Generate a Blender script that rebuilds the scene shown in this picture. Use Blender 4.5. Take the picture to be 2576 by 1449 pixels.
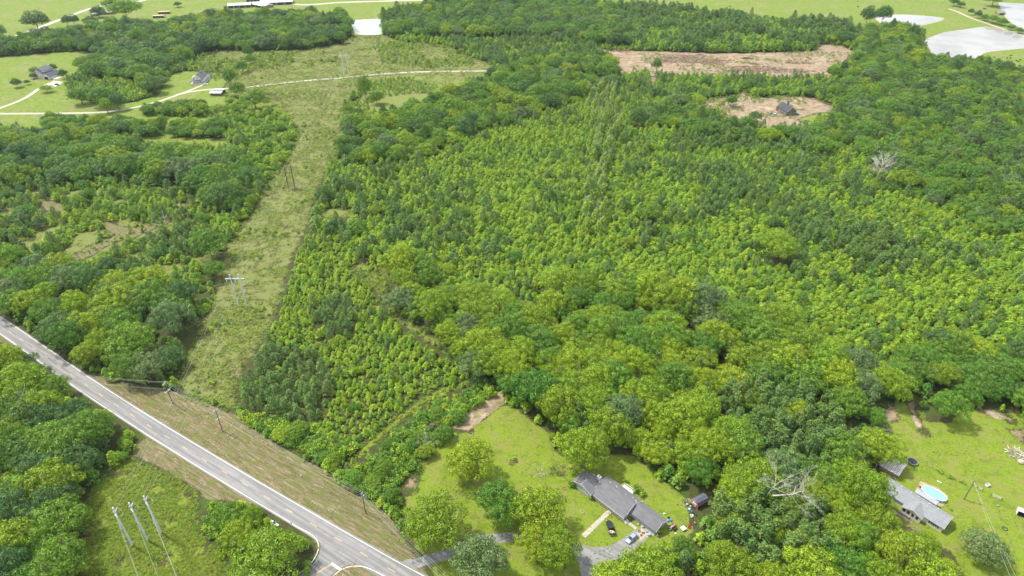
import bpy, bmesh, math, random
import numpy as np
from mathutils import Vector, Matrix
from mathutils.geometry import tessellate_polygon

for o in list(bpy.data.objects):
    bpy.data.objects.remove(o, do_unlink=True)
scene = bpy.context.scene
COL = scene.collection
R_ = math.radians

# ------------------------------------------------------------ camera, sky, sun, exposure
CAM_H, PITCH, FPX, PW, PH = 190.0, 34.0, 1660.0, 2576.0, 1449.0
cam_data = bpy.data.cameras.new('camera')
cam_data.sensor_width = 36.0
cam_data.lens = FPX / PW * 36.0
cam_data.clip_start = 1.0
cam_data.clip_end = 12000.0
cam = bpy.data.objects.new('camera', cam_data)
cam.location = (0, 0, CAM_H)
cam.rotation_euler = (R_(90 - PITCH), 0, 0)
COL.objects.link(cam)
scene.camera = cam

SUN_EL, SUN_AZ = 57.0, -62.0          # azimuth measured from +Y towards +X
world = bpy.data.worlds.new('World')
scene.world = world
world.use_nodes = True
nt = world.node_tree
nt.nodes.clear()
sky = nt.nodes.new('ShaderNodeTexSky')
sky.sky_type = 'NISHITA'
sky.sun_disc = False
sky.sun_elevation = R_(SUN_EL)
sky.sun_rotation = R_(SUN_AZ)
sky.altitude = 300
sky.air_density = 1.0
sky.dust_density = 1.5
tc = nt.nodes.new('ShaderNodeTexCoord')
mp = nt.nodes.new('ShaderNodeMapping'); mp.inputs['Scale'].default_value = (1.0, 1.0, 3.2)
nz = nt.nodes.new('ShaderNodeTexNoise'); nz.inputs['Scale'].default_value = 2.6
nz.inputs['Detail'].default_value = 6; nz.inputs['Roughness'].default_value = 0.55
rp = nt.nodes.new('ShaderNodeValToRGB')
rp.color_ramp.elements[0].position = 0.33; rp.color_ramp.elements[1].position = 0.52
mx = nt.nodes.new('ShaderNodeMix'); mx.data_type = 'RGBA'
mx.inputs[7].default_value = (9.8, 10.4, 11.3, 1)
bg = nt.nodes.new('ShaderNodeBackground'); bg.inputs['Strength'].default_value = 0.10
wo = nt.nodes.new('ShaderNodeOutputWorld')
nt.links.new(tc.outputs['Generated'], mp.inputs['Vector'])
nt.links.new(mp.outputs[0], nz.inputs['Vector'])
nt.links.new(nz.outputs['Fac'], rp.inputs['Fac'])
nt.links.new(rp.outputs['Color'], mx.inputs[0])
nt.links.new(sky.outputs['Color'], mx.inputs[6])
nt.links.new(mx.outputs[2], bg.inputs['Color'])
nt.links.new(bg.outputs[0], wo.inputs['Surface'])

sun_data = bpy.data.lights.new('sun', 'SUN')
sun_data.energy = 4.4
sun_data.angle = R_(3.0)
sun_data.color = (1.0, 0.95, 0.86)
sun = bpy.data.objects.new('sun', sun_data)
COL.objects.link(sun)
sd = Vector((math.sin(R_(SUN_AZ)) * math.cos(R_(SUN_EL)), math.cos(R_(SUN_AZ)) * math.cos(R_(SUN_EL)), math.sin(R_(SUN_EL))))
sun.rotation_euler = sd.to_track_quat('Z', 'Y').to_euler()
sun.location = (0, 0, 400)

scene.view_settings.view_transform = 'Standard'
scene.view_settings.look = 'None'
scene.view_settings.exposure = 0.56
scene.view_settings.gamma = 1.0
scene.view_settings.use_curve_mapping = False

# ------------------------------------------------------------ survey helper: photo point -> place on the ground
SP, CP = math.sin(R_(PITCH)), math.cos(R_(PITCH))
def P(px, py, z=0.0):
    x = (px - PW / 2) / FPX; y = -(py - PH / 2) / FPX
    d = (x, CP + y * SP, -SP + y * CP)
    t = (z - CAM_H) / d[2]
    return (d[0] * t, d[1] * t)
def PP(pts, z=0.0):
    return [P(a, b, z) for a, b in pts]
def proj(X, Y, Z=0.0):
    zz = Z - CAM_H
    dep = Y * CP - zz * SP
    up = Y * SP + zz * CP
    dep = np.maximum(dep, 1e-3)
    return PW / 2 + FPX * X / dep, PH / 2 - FPX * up / dep, dep

# ------------------------------------------------------------ tagging and linking
def setp(o, label=None, cat=None, group=None, kind=None):
    if label: o['label'] = label
    if cat: o['category'] = cat
    if group: o['group'] = group
    if kind: o['kind'] = kind
    return o
def thing(name, label, cat, loc=(0, 0, 0), rz=0.0, group=None, kind=None):
    o = bpy.data.objects.new(name, None)
    o.empty_display_size = 0.5
    COL.objects.link(o)
    o.location = loc; o.rotation_euler = (0, 0, rz)
    return setp(o, label, cat, group, kind)
def copy_tree(o, parent=None, label=None, group=None, loc=None, rz=None, sc=None):
    c = o.copy(); COL.objects.link(c); c.parent = parent
    if label: c['label'] = label
    if group: c['group'] = group
    if loc is not None: c.location = loc
    if rz is not None: c.rotation_euler = (0, 0, rz)
    if sc is not None: c.scale = sc
    for ch in o.children:
        copy_tree(ch, c)
    return c

class MB:
    """collects boxes, tubes, prisms into one mesh"""
    def __init__(s): s.v = []; s.f = []; s.m = []
    def add(s, vs, fs, mi=0):
        b = len(s.v); s.v += [tuple(v) for v in vs]
        s.f += [tuple(b + i for i in f) for f in fs]; s.m += [mi] * len(fs)
    def box(s, c, d, rz=0.0, mi=0, M=None, taper=1.0):
        hx, hy, hz = d[0] / 2, d[1] / 2, d[2] / 2
        vs = []
        for z, k in ((-hz, 1.0), (hz, taper)):
            for x, y in ((-hx, -hy), (hx, -hy), (hx, hy), (-hx, hy)):
                vs.append(Vector((x * k, y * k, z)))
        Rm = Matrix.Rotation(rz, 4, 'Z') if M is None else M
        vs = [Rm @ v + Vector(c) for v in vs]
        s.add(vs, [(0, 3, 2, 1), (4, 5, 6, 7), (0, 1, 5, 4), (1, 2, 6, 5), (2, 3, 7, 6), (3, 0, 4, 7)], mi)
    def tube(s, p0, p1, r0, r1=None, n=6, mi=0, cap=True):
        if r1 is None: r1 = r0
        p0 = Vector(p0); p1 = Vector(p1); a = (p1 - p0)
        if a.length < 1e-6: return
        q = a.to_track_quat('Z', 'Y')
        vs = []
        for p, r in ((p0, r0), (p1, r1)):
            for i in range(n):
                t = 2 * math.pi * i / n
                vs.append(p + q @ Vector((r * math.cos(t), r * math.sin(t), 0)))
        fs = [(i, (i + 1) % n, n + (i + 1) % n, n + i) for i in range(n)]
        if cap: fs += [tuple(range(n - 1, -1, -1)), tuple(range(n, 2 * n))]
        s.add(vs, fs, mi)
    def path(s, pts, r, n=4, mi=0):
        rr = r if isinstance(r, (list, tuple)) else [r] * len(pts)
        pts = [Vector(p) for p in pts]; rings = []
        for k, p in enumerate(pts):
            a = (pts[min(k + 1, len(pts) - 1)] - pts[max(k - 1, 0)])
            q = a.to_track_quat('Z', 'Y')
            rings += [p + q @ Vector((rr[k] * math.cos(2 * math.pi * i / n), rr[k] * math.sin(2 * math.pi * i / n), 0)) for i in range(n)]
        fs = []
        for k in range(len(pts) - 1):
            for i in range(n):
                fs.append((k * n + i, k * n + (i + 1) % n, (k + 1) * n + (i + 1) % n, (k + 1) * n + i))
        s.add(rings, fs, mi)
    def extrude(s, prof, a0, a1, axis='x', mi=0):
        """closed profile of (b, z) pairs drawn out along x (b is y) or along y (b is x)"""
        n = len(prof)
        if axis == 'x': vs = [(a0, b, z) for b, z in prof] + [(a1, b, z) for b, z in prof]
        else: vs = [(b, a0, z) for b, z in prof] + [(b, a1, z) for b, z in prof]
        fs = [(i, (i + 1) % n, n + (i + 1) % n, n + i) for i in range(n)]
        tess = tessellate_polygon([[Vector((b, z, 0)) for b, z in prof]])
        fs += [tuple(t) for t in tess] + [tuple(n + i for i in reversed(t)) for t in tess]
        s.add(vs, fs, mi)
    def poly(s, pts, z0, z1=None, mi=0):
        """flat polygon, or a slab when z1 is given (z1 above z0)"""
        n = len(pts)
        tess = tessellate_polygon([[Vector((p[0], p[1], 0)) for p in pts]])
        zt = z0 if z1 is None else z1
        vs = [(p[0], p[1], zt) for p in pts]; fs = [tuple(t) for t in tess]
        if z1 is not None:
            vs += [(p[0], p[1], z0) for p in pts]
            fs += [(i, (i + 1) % n, n + (i + 1) % n, n + i) for i in range(n)]
        s.add(vs, fs, mi)
    def ribbon(s, pts, w, z, mi=0, skirt=0.0):
        """flat strip along a polyline of (x, y); w may be a list"""
        ww = w if isinstance(w, (list, tuple)) else [w] * len(pts)
        L, Rr = [], []
        for k in range(len(pts)):
            a = Vector(pts[max(k - 1, 0)][:2]); b = Vector(pts[min(k + 1, len(pts) - 1)][:2])
            d = (b - a).normalized(); nn = Vector((-d.y, d.x)) * ww[k] / 2
            p = Vector(pts[k][:2])
            L.append((p.x + nn.x, p.y + nn.y, z)); Rr.append((p.x - nn.x, p.y - nn.y, z))
        n = len(pts)
        fs = [(n + i, n + i + 1, i + 1, i) for i in range(n - 1)]
        vs = L + Rr
        if skirt:
            vs += [(a, b, z - skirt) for a, b, _ in L] + [(a, b, z - skirt) for a, b, _ in Rr]
            fs += [(i, i + 1, 2 * n + i + 1, 2 * n + i) for i in range(n - 1)]
            fs += [(n + i + 1, n + i, 3 * n + i, 3 * n + i + 1) for i in range(n - 1)]
        s.add(vs, fs, mi)
    def sphere(s, c, r, mi=0, nu=8, nv=5, sc=(1, 1, 1), jit=0.0, rnd=random):
        vs = []
        for j in range(nv + 1):
            t = math.pi * j / nv
            for i in range(nu):
                p = 2 * math.pi * i / nu; k = 1 + (rnd.random() - .5) * jit
                vs.append((c[0] + r * sc[0] * k * math.sin(t) * math.cos(p), c[1] + r * sc[1] * k * math.sin(t) * math.sin(p), c[2] + r * sc[2] * k * math.cos(t)))
        fs = [(j * nu + i, (j + 1) * nu + i, (j + 1) * nu + (i + 1) % nu, j * nu + (i + 1) % nu) for j in range(nv) for i in range(nu)]
        s.add(vs, fs, mi)
    def mesh(s, name, mats):
        me = bpy.data.meshes.new(name)
        me.from_pydata(s.v, [], s.f)
        if not isinstance(mats, (list, tuple)): mats = [mats]
        for m in mats: me.materials.append(m)
        if len(mats) > 1: me.polygons.foreach_set('material_index', s.m)
        me.update(); return me
    def build(s, name, mats, parent=None, loc=None, rz=None, smooth=False):
        me = s.mesh(name, mats)
        if smooth: me.shade_smooth()
        o = bpy.data.objects.new(name, me); COL.objects.link(o)
        if parent is not None: o.parent = parent
        if loc is not None: o.location = loc
        if rz is not None: o.rotation_euler = (0, 0, rz)
        return o

def smooth_path(pts, n=6):
    """Catmull-Rom through 2D points"""
    out = []
    for i in range(len(pts) - 1):
        p0 = pts[max(i - 1, 0)]; p1 = pts[i]; p2 = pts[i + 1]; p3 = pts[min(i + 2, len(pts) - 1)]
        for k in range(n):
            t = k / n
            out.append(tuple(0.5 * ((2 * p1[j]) + (-p0[j] + p2[j]) * t + (2 * p0[j] - 5 * p1[j] + 4 * p2[j] - p3[j]) * t * t + (-p0[j] + 3 * p1[j] - 3 * p2[j] + p3[j]) * t ** 3) for j in range(2)))
    out.append(tuple(pts[-1][:2])); return out

# ------------------------------------------------------------ materials
def new_mat(name):
    m = bpy.data.materials.new(name); m.use_nodes = True
    n = m.node_tree; n.nodes.clear()
    out = n.nodes.new('ShaderNodeOutputMaterial')
    return m, n, out
def N(n, t, **kw):
    x = n.nodes.new(t)
    for k, v in kw.items(): setattr(x, k, v)
    return x
def mixc(n, fac, a, b, blend='MIX'):
    x = n.nodes.new('ShaderNodeMix'); x.data_type = 'RGBA'; x.blend_type = blend
    for sock, v in ((x.inputs[0], fac), (x.inputs[6], a), (x.inputs[7], b)):
        if hasattr(v, 'is_linked') or hasattr(v, 'links'): n.links.new(v, sock)
        elif isinstance(v, (int, float)): sock.default_value = v
        else: sock.default_value = (*v, 1)
    return x.outputs[2]
def mth(n, op, a, b=None, c=None, clamp=False):
    x = n.nodes.new('ShaderNodeMath'); x.operation = op; x.use_clamp = clamp
    for i, v in enumerate((a, b, c)):
        if v is None: continue
        if isinstance(v, (int, float)): x.inputs[i].default_value = v
        else: n.links.new(v, x.inputs[i])
    return x.outputs[0]
def ramp01(n, v, lo, hi):
    x = n.nodes.new('ShaderNodeMapRange'); x.interpolation_type = 'SMOOTHSTEP'
    n.links.new(v, x.inputs[0]); x.inputs[1].default_value = lo; x.inputs[2].default_value = hi
    return x.outputs[0]
def noise(n, vec, scale, detail=4, rough=0.55, dist=0.0):
    x = n.nodes.new('ShaderNodeTexNoise'); x.inputs['Scale'].default_value = scale
    x.inputs['Detail'].default_value = detail; x.inputs['Roughness'].default_value = rough; x.inputs['Distortion'].default_value = dist
    if vec is not None: n.links.new(vec, x.inputs['Vector'])
    return x.outputs['Fac']
def surf(name, col, rough=0.7, metal=0.0, var=0.15, scale=2.0, col2=None, bump=0.0, bscale=8.0, spec=0.4, stretch=None):
    """general painted / weathered surface with blotchy wear"""
    m, n, out = new_mat(name)
    b = N(n, 'ShaderNodeBsdfPrincipled'); b.inputs['Roughness'].default_value = rough
    b.inputs['Metallic'].default_value = metal; b.inputs['Specular IOR Level'].default_value = spec
    co = N(n, 'ShaderNodeTexCoord').outputs['Object']
    if stretch:
        mpp = N(n, 'ShaderNodeMapping'); mpp.inputs['Scale'].default_value = stretch
        n.links.new(co, mpp.inputs['Vector']); co = mpp.outputs[0]
    f = noise(n, co, scale, 5, 0.6)
    c2 = col2 if col2 else tuple(c * (1 - 2.2 * var) for c in col)
    f2 = ramp01(n, f, 0.38, 0.66)
    c = mixc(n, f2, col, c2)
    n.links.new(c, b.inputs['Base Color'])
    if bump:
        bp = N(n, 'ShaderNodeBump'); bp.inputs['Strength'].default_value = bump; bp.inputs['Distance'].default_value = 0.05
        n.links.new(noise(n, co, bscale, 3), bp.inputs['Height']); n.links.new(bp.outputs[0], b.inputs['Normal'])
    n.links.new(b.outputs[0], out.inputs['Surface'])
    return m
def leaf_mat(name, ca, cb, trans=0.3, var=0.45, rough=0.5, hue=0.0):
    """leaves: tone differs from tree to tree and from leaf clump to leaf clump"""
    m, n, out = new_mat(name)
    oi = N(n, 'ShaderNodeObjectInfo'); ge = N(n, 'ShaderNodeNewGeometry')
    c = mixc(n, oi.outputs['Random'], ca, cb)
    w = mth(n, 'MULTIPLY_ADD', ge.outputs['Random Per Island'], var * 2, 1 - var)
    hs = N(n, 'ShaderNodeHueSaturation')
    hs.inputs['Saturation'].default_value = 1.0
    n.links.new(c, hs.inputs['Color']); n.links.new(w, hs.inputs['Value'])
    h2 = mth(n, 'MULTIPLY_ADD', mth(n, 'FRACT', mth(n, 'MULTIPLY', oi.outputs['Random'], 17.31)), 0.020, 0.490)
    h3 = mth(n, 'MULTIPLY_ADD', mth(n, 'FRACT', mth(n, 'MULTIPLY', ge.outputs['Random Per Island'], 7.7)), 0.03, h2)
    h4 = mth(n, 'SUBTRACT', h3, 0.015 + hue)
    n.links.new(h4, hs.inputs['Hue'])
    b = N(n, 'ShaderNodeBsdfPrincipled'); b.inputs['Roughness'].default_value = rough
    b.inputs['Specular IOR Level'].default_value = 0.35
    n.links.new(hs.outputs[0], b.inputs['Base Color'])
    t = N(n, 'ShaderNodeBsdfTranslucent')
    n.links.new(hs.outputs[0], t.inputs['Color'])
    ms = N(n, 'ShaderNodeMixShader'); ms.inputs[0].default_value = trans
    n.links.new(b.outputs[0], ms.inputs[1]); n.links.new(t.outputs[0], ms.inputs[2])
    n.links.new(ms.outputs[0], out.inputs['Surface'])
    return m
# ------------------------------------------------------------ zones of the land (photo survey points, turned into world polygons)
def inside(pts, X, Y):
    n = len(pts); r = np.zeros(X.shape, bool)
    j = n - 1
    for i in range(n):
        xi, yi = pts[i]; xj, yj = pts[j]
        if yi != yj:
            c = ((yi > Y) != (yj > Y)) & (X < (xj - xi) * (Y - yi) / (yj - yi) + xi)
            r ^= c
        j = i
    return r
def sdist(pts, X, Y):
    d = np.full(X.shape, 1e9)
    n = len(pts)
    for i in range(n):
        ax, ay = pts[i]; bx, by = pts[(i + 1) % n]
        dx, dy = bx - ax, by - ay; L = dx * dx + dy * dy + 1e-9
        t = np.clip(((X - ax) * dx + (Y - ay) * dy) / L, 0, 1)
        d = np.minimum(d, np.hypot(X - ax - t * dx, Y - ay - t * dy))
    return np.where(inside(pts, X, Y), d, -d)
def vnoise(X, Y, s, seed=0):
    rs = np.random.RandomState(seed); T = rs.rand(64, 64)
    x = X / s + 1000; y = Y / s + 1000
    xi = np.floor(x).astype(int); yi = np.floor(y).astype(int); fx = x - xi; fy = y - yi
    fx = fx * fx * (3 - 2 * fx); fy = fy * fy * (3 - 2 * fy)
    a = T[xi % 64, yi % 64]; b = T[(xi + 1) % 64, yi % 64]; c = T[xi % 64, (yi + 1) % 64]; d = T[(xi + 1) % 64, (yi + 1) % 64]
    return (a * (1 - fx) + b * fx) * (1 - fy) + (c * (1 - fx) + d * fx) * fy

Z = {}
Z['roadside'] = [(-120, 690), (0, 752), (60, 850), (130, 905), (230, 945), (440, 985), (600, 1045), (700, 1120), (850, 1200), (980, 1300), (1080, 1390),
                 (1140, 1372), (1210, 1350), (1290, 1338), (1290, 1366), (1150, 1408), (1085, 1436), (1110, 1470), (1140, 1600), (560, 1600), (735, 1470), (790, 1440), (800, 1390), (785, 1345),
                 (690, 1285), (600, 1262), (500, 1255), (430, 1230), (300, 1175), (345, 1118), (370, 1100), (350, 1085), (300, 1030), (262, 990), (200, 965), (130, 925), (0, 862), (-120, 800)]
Z['field'] = [(185, 1455), (200, 1300), (235, 1215), (290, 1168), (330, 1150), (430, 1195), (500, 1245), (500, 1300), (515, 1350), (560, 1400), (610, 1449), (680, 1600), (180, 1600)]
Z['yard'] = [(1395, 1200), (1440, 1170), (1520, 1140), (1600, 1145), (1650, 1195), (1700, 1235), (1735, 1262), (1745, 1300), (1765, 1330), (1700, 1380), (1640, 1380), (1560, 1400), (1500, 1470), (1480, 1560), (1250, 1560), (1240, 1449), (1260, 1370), (1300, 1345), (1340, 1335), (1405, 1320), (1400, 1250)]
Z['meadow'] = [(1150, 1082), (1210, 1030), (1262, 1008), (1300, 1030), (1380, 1088), (1398, 1150), (1395, 1200), (1330, 1200), (1250, 1200), (1220, 1250), (1140, 1230), (1010, 1240), (1000, 1225), (1045, 1180), (1120, 1105)]
Z['under'] = [(1010, 1215), (1120, 1185), (1220, 1180), (1400, 1150), (1425, 1200), (1420, 1330), (1290, 1380), (1200, 1480), (1120, 1560), (1090, 1440), (1020, 1340)]
Z['paddock'] = [(2213, 1012), (2300, 1003), (2340, 1062), (2395, 1062), (2420, 1020), (2500, 1030), (2600, 1045), (3100, 1100), (3100, 1700), (2480, 1600), (2440, 1470), (2400, 1400), (2360, 1370), (2290, 1330), (2225, 1310), (2215, 1200), (2228, 1100)]
Z['row'] = [(440, 1000), (452, 930), (515, 800), (545, 700), (585, 600), (640, 520), (680, 440), (730, 380), (742, 320), (700, 285), (690, 240), (560, 222), (585, 190), (480, 160), (500, 135), (560, 125), (640, 128), (760, 125),
            (860, 110), (880, 90), (970, 88), (1010, 104), (1120, 112), (1180, 140), (1232, 160), (1232, 190), (1180, 205), (1080, 235), (1000, 240), (900, 232), (872, 262), (860, 330), (850, 390), (822, 430), (800, 480),
            (790, 520), (778, 570), (742, 640), (702, 780), (642, 890), (600, 960), (592, 1045)]
Z['opening'] = [(900, 655), (985, 672), (1005, 720), (1010, 790), (1090, 840), (1140, 880), (1135, 905), (1060, 860), (985, 800), (960, 760), (930, 715), (885, 680)]
Z['strip'] = [(885, 1140), (1000, 1040), (1080, 985), (1180, 950), (1185, 968), (1090, 1010), (1010, 1062), (905, 1165), (860, 1190)]
Z['ditch'] = [(1140, 1075), (1200, 1020), (1262, 985), (1272, 1010), (1225, 1050), (1180, 1085)]
Z['track'] = [(130, 668), (185, 642), (240, 612), (300, 590), (360, 568), (420, 550), (440, 552), (365, 584), (305, 603), (262, 620), (235, 640), (180, 660)]
Z['track2'] = [(100, 500), (150, 510), (170, 540), (130, 540), (110, 520)]
Z['track3'] = [(250, 550), (300, 570), (370, 580), (330, 600), (270, 580)]
Z['cut'] = [(1485, 118), (1540, 128), (1650, 128), (1800, 134), (1980, 130), (2042, 128), (2062, 110), (2120, 115), (2158, 135), (2130, 160), (2085, 172), (2095, 195), (1980, 200), (1900, 195), (1800, 195), (1650, 190), (1655, 215), (1638, 215), (1630, 185), (1560, 190), (1545, 170), (1550, 150)]
Z['site'] = [(1735, 262), (1765, 252), (1850, 236), (1870, 226), (1900, 244), (1960, 240), (2050, 244), (2090, 262), (2118, 288), (2060, 300), (2036, 318), (2000, 330), (1960, 318), (1925, 330), (1895, 305), (1840, 300), (1800, 282)]
Z['pasture_nw'] = [(-600, -330), (1060, -330), (1090, 12), (1020, 22), (965, 30), (963, 92), (885, 92), (860, 48), (780, 44), (640, 42), (560, 40), (500, 55), (440, 62), (300, 70), (230, 80), (160, 90), (100, 105), (0, 118), (-600, 190)]
Z['pasture_ne'] = [(1440, -330), (1455, 0), (1550, 15), (1700, 32), (1850, 44), (2000, 62), (2100, 72), (2160, 80), (2235, 72), (2320, 78), (2320, 110), (2345, 152), (2420, 150), (2480, 163), (2576, 196), (3300, 330), (3300, -330)]
Z['pasture_w'] = [(-500, 150), (0, 144), (120, 134), (210, 128), (245, 140), (215, 185), (172, 205), (175, 240), (240, 262), (330, 258), (400, 240), (425, 190), (470, 178), (560, 185), (585, 215), (690, 240), (700, 285), (640, 300), (560, 300), (530, 315), (430, 330), (400, 345), (160, 345), (100, 335), (0, 320), (-500, 330)]
Z['lane2'] = [(150, 345), (430, 335), (560, 345), (620, 380), (560, 370), (440, 372), (300, 352), (160, 352)]
Z['hollow'] = [(1695, 830), (1765, 805), (1790, 815), (1755, 845), (1745, 875), (1850, 928), (1905, 965), (1890, 975), (1830, 935), (1725, 880)]
Z['gap'] = [(800, 535), (850, 522), (890, 530), (888, 545), (820, 548)]
WZ = {k: PP(v) for k, v in Z.items()}
WP1 = smooth_path(PP([(884, 51), (920, 49), (966, 50), (968, 84), (900, 86), (888, 70), (884, 51)]), 3)[:-1]
WP2 = smooth_path(PP([(2200, 45), (2250, 37), (2300, 38), (2350, 42), (2374, 47), (2345, 58), (2300, 66), (2240, 72), (2200, 45)]), 4)[:-1]
WP3 = smooth_path(PP([(2302, 112), (2335, 97), (2375, 82), (2430, 74), (2480, 67), (2520, 74), (2560, 84), (2700, 118), (2576, 122), (2530, 126), (2480, 132), (2445, 149), (2400, 147), (2350, 140), (2302, 130), (2302, 112)]), 4)[:-1]
WP4 = smooth_path(PP([(2512, 6), (2570, 9), (2800, 20), (2800, 120), (2620, 88), (2560, 66), (2530, 44), (2512, 6)]), 4)[:-1]
BARE = smooth_path(PP([(2236, 1225), (2236, 1225)]), 1)

# ------------------------------------------------------------ ground sheet
def axis(vals):
    out = []
    for a, b, n in vals: out += list(np.linspace(a, b, n, endpoint=False))
    return np.array(out + [vals[-1][1]])
gy = axis([(-400, 70, 12), (70, 330, 330), (330, 700, 190), (700, 1150, 120), (1150, 5000, 20)])
gu = axis([(-3, -1.35, 8), (-1.35, 1.35, 560), (1.35, 3, 8)])
UU, YY = np.meshgrid(gu, gy)
XX = UU * (np.maximum(YY, 0) * 0.62 + 95)
NY, NX = XX.shape
m_names = ['lawn', 'pasture', 'rough', 'verge', 'soil', 'wood']
msk = {k: np.zeros(XX.shape) for k in m_names}
def paint(name, poly, soft, amount=1.0):
    d = sdist(poly, XX, YY)
    w = np.clip(0.5 + d / (2 * soft), 0, 1) * amount
    for k in m_names:
        if k != name: msk[k] *= (1 - w)
    msk[name] = 1 - (1 - msk[name]) * (1 - w)
msk['wood'][:] = 1
paint('pasture', WZ['pasture_nw'], 6); paint('pasture', WZ['pasture_ne'], 6); paint('pasture', WZ['pasture_w'], 4); paint('rough', WZ['lane2'], 4)
paint('rough', WZ['row'], 3); paint('rough', WZ['opening'], 2); paint('rough', WZ['strip'], 2); paint('lawn', WZ['row'], 3, .42); paint('lawn', PP([(560, 225), (690, 240), (740, 330), (690, 440), (640, 430), (600, 330)]), 6, .6); paint('lawn', WZ['lane2'], 4, .6); paint('lawn', WZ['strip'], 2, .6); paint('lawn', WZ['opening'], 3, .55); paint('rough', PP([(908, 240), (930, 205), (1000, 195), (1200, 195), (1230, 192), (1160, 235), (1080, 262), (1000, 300), (930, 320), (885, 310), (872, 270)]), 5); paint('soil', WZ['ditch'], 2, 0.85)
for k in ('track', 'track2', 'track3'): paint('verge', WZ[k], 3)
paint('rough', WZ['gap'], 2); paint('rough', PP([(0, 478), (200, 470), (430, 470), (580, 600), (530, 700), (480, 760), (200, 700), (0, 690)]), 6, .62); [paint('verge', WZ[k], 2) for k in ('track', 'track2', 'track3')]; paint('lawn', WZ['hollow'], 4, 0.7)
paint('soil', WZ['cut'], 9, .98); paint('soil', WZ['site'], 12, .78); paint('soil', PP([(1880, 300), (1935, 278), (2030, 285), (2080, 295), (2010, 318), (1930, 312)]), 8, 1.0)
paint('pasture', PP([(2000, 300), (2050, 285), (2110, 282), (2100, 305), (2040, 318)]), 4, 0.8)
paint('verge', WZ['roadside'], 2); paint('rough', WZ['field'], 3); paint('lawn', WZ['field'], 3, 0.56); paint('rough', WZ['meadow'], 3, 1.0); paint('lawn', WZ['meadow'], 4, 1.0); paint('rough', WZ['under'], 4, 0.9); paint('lawn', WZ['under'], 4, 0.95)
paint('lawn', PP([(1380, 1150), (1460, 1150), (1480, 1240), (1400, 1260)]), 3, 1.0); paint('soil', WZ['ditch'], 2, 1.0); paint('lawn', WZ['yard'], 2.5); paint('lawn', WZ['paddock'], 3)
for q, a in (([(1690, 1290), (1760, 1280), (1770, 1330), (1700, 1350)], .4), ([(1600, 1330), (1660, 1320), (1680, 1345), (1620, 1365)], .6),
             ([(2205, 1060), (2235, 1010), (2260, 1030), (2270, 1060), (2240, 1068)], .8), ([(2275, 1010), (2300, 1010), (2330, 1090), (2300, 1075)], .8),
             ([(2440, 1020), (2500, 1025), (2560, 1060), (2500, 1060)], .75), ([(2520, 1075), (2600, 1060), (2600, 1130), (2550, 1120)], .55),
             ([(1250, 1195), (1400, 1165), (1420, 1200), (1330, 1225)], .35), ([(1020, 1195), (1060, 1190), (1060, 1230), (1000, 1240)], .6)):
    paint('soil', PP(q), 3, a)
msk['lawn'] *= 1 - 0.35 * (vnoise(XX, YY, 9, 4) > 0.75)
gm = bpy.data.meshes.new('ground')
gz = (vnoise(XX, YY, 14, 1) - 0.5) * 0.12 * np.clip(msk['wood'], 0, 1)
for wp in (WP1, WP2, WP3, WP4):
    gz = np.where(sdist(wp, XX, YY) > 1.0, -1.2, gz)
co = np.stack([XX, YY, gz], -1).reshape(-1, 3)
gm.vertices.add(NX * NY); gm.vertices.foreach_set('co', co.ravel())
ii, jj = np.meshgrid(np.arange(NX - 1), np.arange(NY - 1))
a = (jj * NX + ii).ravel(); quads = np.stack([a, a + 1, a + NX + 1, a + NX], -1)
gm.loops.add(quads.size); gm.loops.foreach_set('vertex_index', quads.ravel())
gm.polygons.add(len(quads)); gm.polygons.foreach_set('loop_start', np.arange(0, quads.size, 4)); 
gm.update(calc_edges=True); gm.validate()
for k in m_names:
    at = gm.attributes.new('m_' + k, 'FLOAT', 'POINT'); at.data.foreach_set('value', msk[k].ravel().astype(np.float32))

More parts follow.
